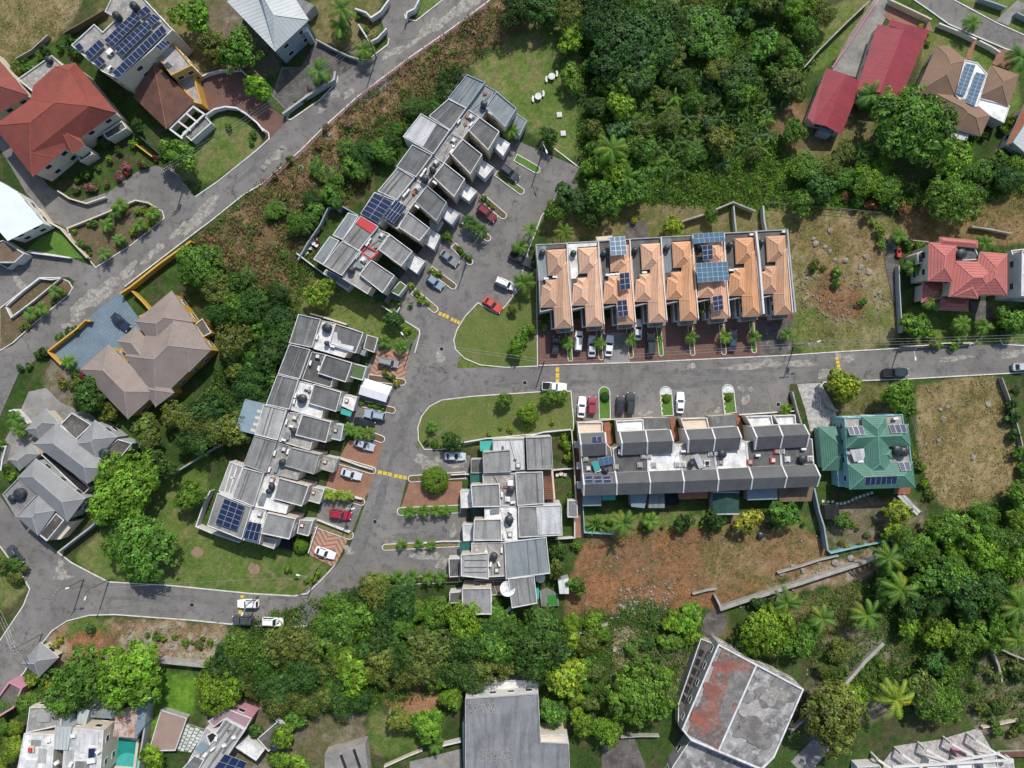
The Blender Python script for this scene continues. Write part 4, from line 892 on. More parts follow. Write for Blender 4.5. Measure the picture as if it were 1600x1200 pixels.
# ---------------------------------------------------------------- bottom centre and right
h = house('building', 'large plain grey roofed building with a peeling white end wall, bottom centre', (785, 1140), 'building')
vol(h, ID, [(727,1092),(841,1084),(845,1160),(889,1162),(893,1300),(727,1300)], 6, wall='w_white', roof='r_slate', par=.2, cop='coping_grey', win=[1, 3.6]); vol(h, ID, [(729,1064),(841,1063),(841,1088),(729,1094)], 2.6, wall='w_white', roof='deck_white', par=.35)
vol(h, F14, [(170,995),(330,992),(332,1048),(175,1055)], 5.2, wall='w_cream', roof='w_cream', par=.15); vol(h, F13, [(1292,915),(1320,912),(1330,1260),(1296,1260)], 4, wall='w_blue', roof='t_bluesheet', par=.02, rname='side_roof')
for x, y, w_, d_ in [(1410,835,170,70),(1500,1130,200,90)]:
    mb = MB()
    for i in range(24):
        for j in range(5):
            c_ = at(*F13(x-w_/2+w_*i/24+random.uniform(-6,6), y-d_/2+d_*j/5+random.uniform(-7,7)), 6.15); mb.box((c_.x, c_.y, 6.13), (.24,.16,.02), random.uniform(0,3))
    part(h, 'loose_slates', mb, 'r_light')['kind'] = 'stuff'
h = house('building', 'old concrete building with a rusty red roof terrace and blotchy grey roof, bottom right', (1150, 1105), 'building')
r = vol(h, F14, [(1290,425),(1825,708),(1640,1135),(1560,1215),(1118,1028),(1062,960)], 5.6, wall='w_stone', roof='deck_stain', par=.4, pw=.3, cop='coping', win=[1, 3.2])
P = ccw([(v.x, v.y) for v in W2([F14(*a) for a in [(1318,447),(1525,558),(1292,1082),(1095,985)]], 5.82)]); mb = MB(); mb.prism(P, 5.7, 5.82); part(h, 'red_terrace_floor', mb, 'deck_red')
for k_, (px_, py_, ra, rb_, m_) in enumerate([(1648,740,120,95,'dark_stain'),(1640,745,75,58,'deck'),(1500,960,110,60,'dark_stain'),(1560,1040,70,40,'dark_stain'),(1480,830,70,50,'deck'),(1330,560,60,40,'red_stain'),(1250,720,60,45,'red_stain'),(1180,880,60,50,'red_stain'),(1400,700,70,110,'dark_stain'),(1340,880,40,90,'dark_stain')]):
    if 'dark_stain' not in MT:
        MT['dark_stain'] = pmat('dark_roof_stain', (.125,.118,.112), (.2,.19,.18), .5, .4, .6, None, 2, .5, .7, .3, 5., .95); MT['red_stain'] = pmat('rusty_roof_stain', (.27,.095,.065), (.17,.085,.07), .6, .4, .6, None, 2, .5, .7, .3, 5., .95)
    rp = random.Random(k_+40); ph = [rp.uniform(0, 6.28) for _ in range(5)]; pts_ = []; zs_ = 5.84+.004*k_
    for i in range(40):
        a_ = 6.2832*i/40; kk = 1+sum(math.sin(a_*(j+2)+ph[j])*.16/(1+j*.3) for j in range(5))+rp.uniform(-.06,.06); p_ = at(*F14(px_+math.cos(a_)*ra*kk, py_+math.sin(a_)*rb_*kk), zs_); pts_.append((p_.x, p_.y, zs_))
    mb = MB(); mb.face(ccw(pts_)); part(h, 'roof_stain', mb, m_)
mb = MB(); mb.strip(W2([F14(1528,560), F14(1294,1088)], 6), .35, 5.6, 6.0); part(h, 'dividing_wall', mb, 'coping')
vol(h, F14, [(1180,392),(1290,432),(1062,965),(1038,930),(1040,800)], 2.6, wall='w_stone', roof='dirty_conc', par=.15, rname='gallery_roof')
mb = MB()
for i in range(6):
    for k in range(2):
        a, b = .08+i*.15, .18+i*.15; A = [F14(1185+k*45,425+k*20), F14(1225+k*40,440+k*20), F14(1070+k*20,830+k*20), F14(1045+k*20,800+k*20)]; A = [at(*p_, 2.78) for p_ in A]
        cs = [bilin(A, .1, a), bilin(A, .75, a), bilin(A, .75, b), bilin(A, .1, b)]; mb.face(cs if (cs[1]-cs[0]).cross(cs[3]-cs[0]).z > 0 else cs[::-1])
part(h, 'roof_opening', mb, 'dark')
vol(h, F14, [(1112,1030),(1500,1195),(1470,1290),(960,1290),(1005,1190)], 3.6, wall='w_stone', roof='deck_stain', par=.25, rname='lower_roof', win=[1])
for x, y in [(1370,1125),(1400,1135),(1425,1145),(1448,1155)]:
    w_ = at(*F14(x, y), 4.2); mb = MB(); mb.lathe((w_.x, w_.y, 3.7), [(.3,0),(.32,.3),(.2,.45)], 12); part(h, 'roof_bucket', mb, 'ac_white')
h = house('house', 'white house with open pergola beams along the bottom right edge', (1490, 1185))
mb = MB(); zb = 3.1
for i, (a, b) in enumerate([((1300,1025),(1445,1120)),((1150,1050),(1300,1132)),((990,1085),(1145,1172)),((840,1115),(965,1202)),((690,1150),(785,1215))]): mb.strip([at(*F15(*a), zb), at(*F15(*b), zb)], .45, zb-.3, zb+i*.004)
for i, (a, b) in enumerate([((780,1195),(1535,1150)),((1430,1108),(1535,1165)),((1120,1165),(1450,1108))]): mb.strip([at(*F15(*a), zb), at(*F15(*b), zb)], .45, zb-.34, zb+.05+i*.004)
for p_ in [(1300,1027),(1150,1052),(990,1087),(840,1117),(690,1152),(1533,1160)]: w_ = at(*F15(*p_), zb); mb.box((w_.x, w_.y, 0), (.42,.42,zb-.3))
part(h, 'pergola', mb, 'w_white'); vol(h, F15, [(760,1215),(1535,1165),(1560,1330),(760,1330)], .5, wall='w_white', roof='stone_pave', par=.1); vol(h, F15, [(560,1195),(700,1185),(760,1330),(560,1330)], 2.6, wall='w_white', roof='r_blue', par=.2); [vol(h, F15, q_, 2.2, wall='w_white', roof='deck_white', par=.25) for q_ in ([(1010,1150),(1110,1172),(1110,1330),(960,1330)],[(1180,1150),(1280,1135),(1290,1230),(1190,1240)],[(1340,1130),(1430,1130),(1440,1200),(1350,1210)])]; vol(h, F15, [(1170,1095),(1235,1088),(1240,1120),(1180,1130)], 1.6, wall='w_pink', roof='r_lav', par=.02, rname='store_roof')
vol(h, F15, [(1445,1100),(1640,1095),(1640,1130),(1475,1130)], .6, wall='w_stone', roof='t_brownclay', par=.02, rname='step_roof')
h = house('gatehouse', 'small grey pyramid roofed gatehouse beside the lower road fork', (60, 1030), 'gatehouse')
hip(h, F12, [[(250,413),(367,510),(245,632),(133,545)]], 3.0, .48, 't_grey', 'w_cream', over=.7, win=[1.0])
h = house('building', 'small pink walled roofless building at the left edge below the gatehouse', (10, 1085), 'building')
vol(h, F12, [(-40,790),(55,660),(138,702),(85,825),(-40,900)], 2.6, wall='w_pink', roof='patio', par=.7, pw=.3, cop='w_pink')
h = house('shed', 'concrete slatted roof shed at the bottom edge left of the grey building', (541, 1185), 'shed')
vol(h, F13, [(430,1112),(682,1045),(705,1260),(430,1260)], 3, wall='w_stone', roof='concrete', par=.02)
for a, b in [((530,1120),(580,1260)),((610,1085),(650,1200))]:
    mb = MB(); mb.strip(W2([F13(*a), F13(*b)], 3.3), .55, 3.0, 3.25); part(h, 'roof_opening', mb, 'dark')
h = house('outbuilding', 'stained concrete outbuilding with a black tank, below the wood', (430, 1150), 'outbuilding')
vol(h, F13, [(8,1018),(135,908),(232,960),(78,1098)], 3, wall='w_stone', roof='dirty_conc', par=.12); vol(h, F13, [(120,905),(140,890),(235,945),(225,965)], 2.7, wall='w_white', roof='r_pale', par=.02, rname='canopy')
tank(F13(115,1065), 3.1, 1.0, 1.4, 'black water tank on the stained concrete outbuilding')
# ---------------------------------------------------------------- grey townhouse rows
Z1 = fr(600,100,.15); Z2 = fr(540,230,.15); Z3 = fr(460,310,.15); Z4 = fr(400,480,.15); Z5 = fr(340,600,.15); Z6 = fr(300,710,.15); Z7 = fr(690,660,.15); Z8 = fr(680,780,.15)
ORD = ['first','second','third','fourth','fifth','sixth','seventh','eighth']
def centre(F, pts): 
    c = [F(*p) for p in pts]; return (sum(p[0] for p in c)/len(c), sum(p[1] for p in c)/len(c))
def unit(label, F, rear, deck, front, porch, R='r_dark', D='deck', Fr=None, Pr='deck_white', wall='w_white', cop='coping', wf='w_cream', copf=None, group=None, hr=6.5, hd=5.6, hf=6.2, hp=3.0, porchwall='w_white'):
    h = house('townhouse', label, centre(F, deck), 'townhouse', group)
    vol(h, F, rear, hr, wall=wall, roof=R, cop=cop, rname='roof', pw=.1, par=.26)
    if deck: vol(h, F, deck, hd, wall=wf, roof=D, cop=cop, rname='roof_deck', pw=.1, par=.2)
    if front: vol(h, F, front, hf, wall=wf, roof=Fr or R, cop=copf or cop, rname='roof', pw=.12, par=.3, win=[1.1,3.8], every=4.5)
    if deck:
        D_ = [at(*F(*p), hd+.15) for p in deck]; rp = random.Random(len(label)*7+int(D_[0].x*10))
        for k in range(3):
            a, b = rp.uniform(.12,.88), rp.uniform(.12,.88); m = MB(); p0 = bilin(D_[:4], a, .06); p1 = bilin(D_[:4], b, .94) if k else bilin(D_[:4], .94, a); m.tube(p0, p1, .035, n=5); part(h, 'pipe', m, 'ac_white' if k != 1 else 'plastic_black')
        for k in range(2):
            p0 = bilin(D_[:4], rp.uniform(.2,.8), rp.uniform(.2,.8)); m = MB(); m.box((p0.x, p0.y, hd+.1), (rp.uniform(.3,.9), rp.uniform(.3,.6), rp.uniform(.2,.5)), rp.uniform(0,3)); part(h, 'roof_box', m, rp.choice(['ac_white','deck_dark','terracotta','r_blue']))
    if rear:
        R_ = [at(*F(*p), hr+.3) for p in rear]; rp = random.Random(len(label)*3+int(R_[0].y*10))
        for k in range(2):
            m = MB(); f = rp.uniform(.2,.8); p0 = bilin(R_[:4], f, .04); p1 = bilin(R_[:4], f, .96); d = (p1-p0).normalized(); n_ = Vector((-d.y, d.x, 0))*rp.uniform(.06,.14); m.face([(q_.x, q_.y, hr+.135) for q_ in (p0-n_, p1-n_, p1+n_, p0+n_)] if n_.cross(d).z < 0 else [(q_.x, q_.y, hr+.135) for q_ in (p0+n_, p1+n_, p1-n_, p0-n_)]); part(h, 'roof_membrane_joint', m, 'r_dark' if R != 'r_dark' else 'r_mid')
    if porch: vol(h, F, porch, hp, wall=porchwall, roof=Pr, cop=copf or cop, rname='porch_roof', pw=.14, par=.14)
    return h
G1 = 'grey flat roofed townhouses of the upper row'; G2 = 'grey flat roofed townhouses of the western row'; G3 = 'grey flat roofed townhouses of the central row'
def lab(i, what, row): return '%s, %s' % (what, row)
A30 = math.radians(-38)
# upper row
t = []
t.append(unit('smooth blue grey roofed townhouse at the lawn end of the upper row', Z1, [(865,108),(1052,190),(858,458),(668,355)], [(1052,215),(1185,292),(1010,570),(868,465)], [(1172,285),(1380,460),(1262,655),(1058,452)], [(1375,508),(1490,590),(1412,742),(1290,640)], 'r_blue', 'r_blue', 'r_blue', 'r_blue', 'w_grey', 'coping_blue', group=None))
vol(t[0], Z1, [(800,98),(868,110),(672,350),(612,345)], 3.2, wall='w_grey', roof='r_dark', par=.02, rname='side_roof')
t.append(unit('dark roofed townhouse next to the blue grey end unit of the upper row', Z1, [(672,362),(857,458),(688,688),(470,540)], [(878,478),(990,540),(822,772),(702,710)], [(995,552),(1202,702),(1085,895),(882,692)], [(1190,750),(1312,830),(1240,955),(1150,865)], 'r_dark', 'deck', 'r_dark', 'deck_white'))
t.append(unit('townhouse of the upper row with a half pale, half dark rear roof', Z1, [(385,515),(684,688),(512,935),(198,755)], [(697,720),(818,778),(622,1032),(522,962)], [(820,780),(1022,942),(900,1145),(695,935)], [(1010,990),(1142,1080),(1050,1192),(955,1112)], 'r_dark', 'deck', 'r_dark', 'r_white'))
P = W2([Z1(*p) for p in [(392,528),(548,628),(405,862),(212,752)]], 6.62); mb = MB(); P_ = ccw([(v.x,v.y) for v in P]); mb.prism(P_, 6.58, 6.66); part(t[2], 'roof_sheet', mb, 'r_pale')
t.append(unit('townhouse of the upper row with two black tanks between the dark roofs', Z2, [(695,-27),(902,80),(732,308),(528,203)], [(910,110),(1028,160),(842,402),(735,342)], [(1030,160),(1242,330),(1130,515),(912,308)], [(1245,375),(1368,460),(1285,560),(1185,490)], 'r_dark', 'deck', 'r_dark', 'deck_white'))
t.append(unit('townhouse of the upper row with pale rear roof and thick white parapet edge', Z2, [(540,212),(718,318),(532,548),(335,455)], [(738,345),(848,402),(652,662),(545,548)], [(850,400),(1052,572),(945,765),(722,568)], [(1060,612),(1188,690),(1108,805),(1008,732)], 'r_mid', 'deck', 'r_dark', 'deck_white', copf='coping_blue'))
t.append(unit('townhouse of the upper row carrying a large dark solar array', Z2, [(300,468),(515,552),(345,802),(155,692)], [(525,560),(648,640),(540,850),(385,745)], [(648,668),(875,842),(770,975),(552,832)], [(880,850),(985,920),(920,1065),(788,972)], 'r_mid', 'r_blue', 'r_mid', 'r_white'))
solar(t[5], Z2, [(305,475),(488,575),(336,788),(158,690)], 2, 5, [7.3]*4, 'panel'); solar(t[5], Z2, [(520,550),(642,620),(500,792),(393,720)], 4, 2, [7.3]*4, 'panel', legs=5.7)
t.append(unit('townhouse of the upper row with a bright red strip on its roof', Z3, [(690,180),(873,290),(665,548),(498,432)], [(882,322),(992,370),(800,625),(692,560)], [(995,375),(1228,550),(1112,705),(880,532)], [(1215,560),(1358,655),(1275,780),(1135,680)], 'r_mid', 'deck', 'r_mid', 'r_white'))
P = W2([Z3(*p) for p in [(700,188),(862,285),(800,368),(628,250)]], 6.75); mb = MB(); mb.prism(ccw([(v.x,v.y) for v in P]), 6.6, 6.75); part(t[6], 'red_roof_panel', mb, 'red_paint')
vol(t[6], Z3, [(560,148),(668,185),(505,432),(398,382)], 3.6, wall='w_grey', roof='r_blue', par=.1, rname='rear_roof'); 
mb = MB(); mb.strip(W2([Z3(*p) for p in [(760,500),(690,560),(800,628),(870,560)]], 6.), .3, 5.6, 6.02, closed=True); part(t[6], 'red_curb', mb, 'red_paint')
t.append(unit('townhouse at the road end of the upper row, beside the yard with white garden chairs', Z3, [(495,445),(688,545),(492,803),(298,692)], [(692,580),(802,640),(690,800),(805,920),(760,995),(498,830)], [(800,640),(1042,802),(920,985),(676,792)], [(1100,860),(1168,910),(1085,1015),(1003,972)], 'r_mid', 'deck', 'r_mid', 'turf'))
vol(t[7], Z3, [(368,395),(465,440),(300,692),(198,632)], 3.6, wall='w_white', roof='r_blue', par=.1, rname='rear_roof'); vol(t[7], Z3, [(330,740),(450,800),(600,900),(560,950),(300,780)], 2.4, wall='w_grey', roof='r_blue', par=.1, rname='side_roof')
for k, (F, x, y, m) in enumerate([(Z1,905,545,'deck'),(Z1,725,790,'deck'),(Z1,540,1020,'deck'),(Z2,748,415,'deck_white'),(Z3,908,380,'deck'),(Z3,715,635,'deck_white')]): hatch(t[[1,2,3,4,6,7][k]], F(x, y), 5.7, 1.05, A30, m)
for k, (i, F, x, y, r) in enumerate([(0,Z1,1110,515,A30),(1,Z1,780,600,A30+1.57),(1,Z1,910,630,A30+1.57),(2,Z1,705,910,A30+1.57),(3,Z2,825,245,A30+1.57),(3,Z2,795,290,A30+1.57),(3,Z2,930,370,A30),(4,Z2,650,460,A30+1.57),(4,Z2,615,500,A30+1.57),(4,Z2,745,620,A30),(6,Z3,785,435,A30+1.57),(6,Z3,762,475,A30+1.57),(7,Z3,680,575,A30+1.57),(7,Z3,652,610,A30+1.57)]): ac_unit(t[i], F(x, y), 5.75, r)
for F, x, y, r, l in [(Z1,1040,415,.7,'black water tank on the blue grey end unit of the upper row'),(Z2,905,230,.65,'black water tank on the upper row, upper of a pair near a white roof vent'),(Z2,825,325,.75,'black water tank on the upper row, lower and rounder of a pair'),(Z3,590,745,.7,'black water tank near the road end of the upper row')]: tank(F(x, y), 5.75, r, 1.4, l)
solar(t[7], Z3, [(640,665),(715,690),(690,735),(625,705)], 1, 1, 6.4, 'r_blue')
# courts between the blocks: dark patio floors and shade cloths
def flat(root, F, pts, z, mat, name='patio'):
    P = ccw([(v.x, v.y) for v in W2([F(*p) for p in pts], z)]); mb = MB(); mb.prism(P, .02, z+zj()*.2, bottom=False); part(root, name, mb, mat)
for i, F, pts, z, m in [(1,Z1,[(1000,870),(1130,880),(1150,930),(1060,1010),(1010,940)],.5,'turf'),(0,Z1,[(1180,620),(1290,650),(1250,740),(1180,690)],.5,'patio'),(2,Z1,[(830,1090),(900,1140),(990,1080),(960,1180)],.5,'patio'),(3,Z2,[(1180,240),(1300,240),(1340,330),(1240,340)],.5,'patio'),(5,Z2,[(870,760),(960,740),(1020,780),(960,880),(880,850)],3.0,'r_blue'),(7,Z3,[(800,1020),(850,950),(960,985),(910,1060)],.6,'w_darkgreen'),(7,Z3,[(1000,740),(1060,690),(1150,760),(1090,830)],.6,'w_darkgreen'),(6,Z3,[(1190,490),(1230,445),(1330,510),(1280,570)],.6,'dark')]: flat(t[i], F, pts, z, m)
# western row
w_ = []
B17 = math.radians(-16)
w_.append(unit('townhouse at the upper end of the western row with white flaking front roof', Z4, [(442,72),(674,125),(582,420),(345,372)], [(690,140),(828,165),(765,385),(965,455),(920,525),(598,432)], [(828,168),(1118,265),(1036,478),(762,388)], [(1155,285),(1272,320),(1230,472),(1118,432)], 'r_dark', 'deck_white', 'r_dark', 'patio'))
P = W2([Z4(*p) for p in [(845,262),(850,340),(880,350),(890,380),(1020,410),(1005,455),(778,380),(815,255)]], 6.35); mb = MB(); mb.prism(ccw([(v.x,v.y) for v in P]), 6.2, 6.36); part(w_[0], 'white_roof_coating', mb, 'r_white')
w_.append(unit('townhouse of the western row with a green turf topped front roof', Z4, [(345,388),(562,440),(452,748),(228,692)], [(582,462),(722,492),(648,690),(800,740),(780,835),(478,752)], [(725,495),(1002,580),(932,780),(645,688)], [(1002,580),(1152,622),(1110,762),(968,722)], 'r_dark', 'deck_dark', 'r_dark', 'turf', hp=4.4))
w_.append(unit('townhouse of the western row with white square vented porch roof and wide black tank', Z4, [(222,702),(442,755),(346,1065),(105,1012)], [(460,770),(608,805),(545,1000),(700,1060),(680,1160),(358,1070)], [(605,800),(888,885),(832,1088),(545,1002)], [(890,895),(1052,940),(1012,1082),(858,1012)], 'r_dark', 'deck_white', 'r_dark', 'deck_white'))
w_.append(unit('townhouse of the western row with pale grey roof and blue rear canopy', Z5, [(480,215),(718,272),(622,585),(386,527)], [(740,292),(882,310),(820,520),(990,590),(960,690),(635,595)], [(885,318),(1182,395),(1127,610),(810,532)], [(1180,400),(1312,430),(1282,592),(1148,562)], 'r_light', 'deck', 'r_dark', 'r_blue', copf='coping'))
vol(w_[3], Z5, [(288,155),(482,212),(387,525),(182,475)], 5.6, z0=3.2, wall='w_blue', roof='t_bluesheet', par=.02, rname='rear_canopy')
for a, b in [(415,280),(395,345),(375,415),(350,475)]:
    flat_ = ccw([(v.x,v.y) for v in W2([Z5(a,b-15),Z5(a+45,b-2),Z5(a+38,b+28),Z5(a-8,b+15)], 5.8)]); mb = MB(); mb.prism(flat_, 5.7, 5.82); part(w_[3], 'skylight_sheet', mb, 'w_cream')
w_.append(unit('townhouse of the western row with plain grey roofs and a carved grey porch roof', Z5, [(383,540),(612,600),(502,925),(268,842)], [(632,612),(762,652),(700,850),(860,900),(830,1000),(518,925)], [(765,662),(1062,735),(1002,940),(697,852)], [(1060,735),(1252,780),(1202,922),(1057,882)], 'r_mid', 'deck', 'r_mid', 'deck', cop='coping_grey'))
w_.append(unit('townhouse of the western row with two small black tanks on a white deck', Z6, [(530,138),(748,195),(638,545),(416,452)], [(772,202),(902,230),(845,470),(1005,530),(980,620),(648,548)], [(905,245),(1218,330),(1142,540),(850,462)], [(1215,330),(1378,365),(1327,515),(1193,478)], 'r_mid', 'deck_white', 'r_mid', 'deck'))
vol(w_[5], Z6, [(395,73),(530,130),(412,432),(278,382)], 3.4, wall='w_white', roof='r_light', par=.1, rname='rear_roof')
for a, b in [((420,110),(340,385)),((465,140),(385,400)),((400,240),(440,250))]:
    mb = MB(); mb.strip(W2([Z6(*a), Z6(*b)], 3.6), .28, 3.5, 3.62); part(w_[5], 'roof_rib', mb, 'r_white')
w_.append(unit('lowest townhouse of the western row with a blue solar array, beside the lawn', Z6, [(265,405),(618,550),(517,885),(158,742)], [(622,552),(772,592),(702,935),(527,892)], [(782,605),(1078,670),(1012,885),(717,822)], [(1120,682),(1262,692),(1212,852),(1092,822)], 'r_mid', 'deck_white', 'r_mid', 'r_mid'))
vol(w_[6], Z6, [(700,848),(882,890),(852,985),(692,932)], 3.6, wall='w_white', roof='deck', par=.3, rname='side_roof')
solar(w_[6], Z6, [(338,458),(552,540),(467,798),(243,716)], 3, 5, [7.2]*4, 'panel'); solar(w_[6], Z6, [(592,697),(728,725),(683,905),(532,872)], 3, 2, [7.0]*4, 'panel', legs=5.7)
for k, (i, F, x, y, m) in enumerate([(1,Z4,640,510,'deck_dark'),(2,Z4,525,838,'deck_white'),(3,Z5,800,350,'deck'),(4,Z5,688,680,'deck_dark'),(5,Z5,560,1005,'terracotta'),(6,Z6,700,625,'deck')]): hatch(w_[i], F(x, y), 5.7, 1.05, B17, m)
for i, F, x, y, z in [(2,Z4,942,975,3.1),(3,Z5,1225,485,3.1),(6,Z6,1142,742,3.1),(5,Z6,1262,400,3.1),(4,Z5,1115,812,3.1)]: hatch(w_[i], F(x, y), z, .8, B17, 'terracotta', 'deck_white', .5)
for i, F, x, y, r in [(0,Z4,640,310,B17+1.57),(0,Z4,800,408,B17),(1,Z4,655,635,B17+1.57),(1,Z4,570,580,B17+1.57),(2,Z4,415,920,B17+1.57),(2,Z4,400,980,B17+1.57),(3,Z5,720,395,B17+1.57),(3,Z5,770,440,B17),(3,Z5,690,580,B17),(4,Z5,735,705,B17+1.57),(4,Z5,597,720,B17+1.57),(4,Z5,543,890,B17+1.57),(6,Z6,575,590,B17+1.57),(6,Z6,545,690,B17+1.57)]: ac_unit(w_[i], F(x, y), 5.75, r)
solar(w_[5], Z6, [(730,395),(780,410),(740,525),(680,510)], 1, 1, [6.4]*4, 'r_blue'); solar(w_[4], Z5, [(610,810),(650,820),(610,925),(575,915)], 1, 1, [6.4]*4, 'r_blue'); solar(w_[3], Z5, [(700,500),(755,505),(735,580),(680,570)], 1, 1, [6.4]*4, 'r_blue')
for F, x, y, r, l in [(Z4,735,215,.95,'dark water tank with grey lid on the upper end of the western row'),(Z4,735,375,.5,'small black water tank by the flaking white roof of the western row'),(Z4,475,955,.95,'wide black water tank on the third unit of the western row'),(Z5,790,490,.6,'black water tank against the thick white parapet of the western row'),(Z5,672,818,.7,'black water tank on the deck of the plain grey western unit'),(Z6,825,335,.6,'small black water tank on a white deck of the western row, upper of two'),(Z6,800,385,.6,'small black water tank on a white deck of the western row, lower of two')]: tank(F(x, y), 5.75, r, 1.4, l)
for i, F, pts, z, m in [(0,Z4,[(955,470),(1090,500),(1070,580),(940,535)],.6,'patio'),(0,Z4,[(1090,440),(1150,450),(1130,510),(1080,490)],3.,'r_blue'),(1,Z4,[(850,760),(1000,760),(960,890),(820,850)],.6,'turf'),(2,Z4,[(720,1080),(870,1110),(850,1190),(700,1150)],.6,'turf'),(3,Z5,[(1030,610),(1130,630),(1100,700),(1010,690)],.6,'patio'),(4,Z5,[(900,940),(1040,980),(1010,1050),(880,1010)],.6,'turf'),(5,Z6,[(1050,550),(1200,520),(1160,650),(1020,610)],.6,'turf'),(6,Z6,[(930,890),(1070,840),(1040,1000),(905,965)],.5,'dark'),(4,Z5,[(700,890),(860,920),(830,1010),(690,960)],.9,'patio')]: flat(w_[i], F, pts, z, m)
vol(w_[2], Z4, [(890,1055),(1005,1075),(985,1140),(880,1110)], 2.6, z0=2.3, wall='teal_sheet', roof='teal_sheet', par=.02, rname='awning')
# central row
c_ = []
c_.append(unit('townhouse at the upper end of the central row with pale cracked white deck', Z7, [(880,160),(1142,148),(1162,488),(893,492)], [(530,180),(858,172),(868,492),(720,505),(712,285),(535,300)], [(428,312),(712,285),(722,518),(438,527)], [(305,385),(430,378),(438,527),(305,530)], 'r_mid', 'r_pale', 'r_mid', 'deck_dark', cop='coping_grey', hp=2.8))
c_.append(unit('townhouse of the central row with a brown strip roof at the back and white porch', Z7, [(768,525),(1052,515),(1067,848),(788,868)], [(428,540),(762,528),(772,862),(612,872),(600,640),(432,652)], [(303,655),(602,640),(612,878),(323,882)], [(195,715),(312,713),(317,888),(203,892)], 'r_mid', 'deck', 'r_mid', 'r_white'))
vol(c_[1], Z7, [(1050,505),(1142,500),(1168,802),(1068,803)], 4.6, wall='w_cream', roof='t_brownclay', par=.02, rname='rear_roof'); vol(c_[1], Z7, [(1140,500),(1162,500),(1185,800),(1165,802)], 4.2, wall='w_cream', roof='cream_tile', par=.02, rname='rear_ledge')
c_.append(unit('townhouse of the central row with half grey half pale sheeted rear roof', Z8, [(865,80),(1055,72),(1312,62),(1325,375),(872,400)], [(515,92),(855,72),(862,425),(692,435),(685,215),(515,205)], [(405,215),(688,208),(692,430),(398,432)], [(285,265),(402,263),(398,432),(292,437)], 'r_mid', 'deck_white', 'r_mid', 'r_white'))
P = W2([Z8(*p) for p in [(1050,85),(1302,75),(1315,362),(1070,372)]], 6.72); mb = MB(); mb.prism(ccw([(v.x,v.y) for v in P]), 6.6, 6.72); part(c_[2], 'roof_sheet', mb, 'r_pale')
vol(c_[2], Z8, [(1380,15),(1478,12),(1485,190),(1380,188)], 2.8, wall='w_white', roof='r_mid', par=.2, rname='store_roof')
c_.append(unit('townhouse of the central row with wide smooth grey rear roof, next to the satellite dish', Z8, [(722,450),(1157,398),(1197,772),(738,832)], [(378,458),(718,450),(727,802),(560,812),(548,562),(380,575)], [(268,582),(552,560),(557,832),(273,802)], [(140,620),(262,618),(267,805),(148,812)], 'r_blue', 'deck', 'r_light', 'deck_dark'))
for y0 in (632, 705, 755):
    mb = MB(); mb.strip(W2([Z8(305,y0), Z8(540,y0-2)], 6.6), .1, 6.28, 6.6); part(c_[3], 'roof_seam', mb, 'coping_grey')
c_.append(unit('townhouse at the lower end of the central row half hidden by the wood', Z8, [(760,832),(1032,800),(1062,1085),(800,1135)], [(400,850),(730,820),(760,1000),(590,1000),(582,930),(400,930)], [(280,932),(582,928),(585,1200),(285,1200)], [(148,975),(275,960),(275,1080),(148,1085)], 'r_mid', 'patio', 'r_mid', 'deck_dark', hd=2.2))
vol(c_[4], Z8, [(1085,960),(1160,930),(1280,990),(1290,1110),(1105,1120)], .5, wall='w_stone', roof='r_mid', par=.02, rname='rear_patio'); vol(c_[4], Z8, [(1280,850),(1390,820),(1392,985),(1295,985)], 2.6, wall='w_grey', roof='r_pale', par=.02, rname='store_roof')
flat(c_[4], Z8, [(1168,1000),(1272,995),(1278,1105),(1170,1105)], .75, 'turf_green', 'turf_mat'); vol(c_[4], Z8, [(1040,935),(1080,933),(1080,1040),(1045,1040)], 2.4, wall='teal_sheet', roof='teal_sheet', par=.02, rname='awning')
for i, F, pts, m in [(0,Z7,[(398,195),(525,190),(525,292),(402,300)],'teal_sheet'),(1,Z7,[(298,545),(425,542),(425,640),(300,652)],'teal_dark'),(2,Z8,[(378,95),(512,92),(512,195),(382,205)],'w_darkgreen'),(3,Z8,[(248,450),(378,445),(375,560),(262,585)],'teal_dark')]: vol(c_[i], F, pts, 2.7, z0=2.45, wall=m, roof=m, par=.02, rname='awning')
for k, (i, F, x, y, m) in enumerate([(0,Z7,797,450,'deck'),(1,Z7,687,805,'deck_white'),(2,Z8,778,372,'deck'),(3,Z8,642,745,'deck_dark')]): hatch(c_[i], F(x, y), 5.7, 1.05, 0, m)
for i, F, x, y, r in [(1,Z7,628,750,1.57),(1,Z7,742,833,.2),(2,Z8,785,130,-.6),(2,Z8,720,380,1.57),(3,Z8,692,530,1.57),(3,Z8,578,675,1.3),(3,Z8,665,672,1.9)]: ac_unit(c_[i], F(x, y), 5.75, r)
ac_unit(c_[1], Z7(715,630), 5.75, .0, (1.1,1.1,.6))
for F, x, y, r, l in [(Z7,722,700,.75,'black water tank on the central row beside a white box'),(Z8,770,220,.9,'wide black water tank on a white deck of the central row'),(Z8,612,600,.75,'black water tank on the central row nearest the satellite dish')]: tank(F(x, y), 5.75, r, 1.4, l)
solar(c_[2], Z7, [(505,905),(600,890),(605,940),(510,950)], 1, 1, 6.2, 'r_blue')
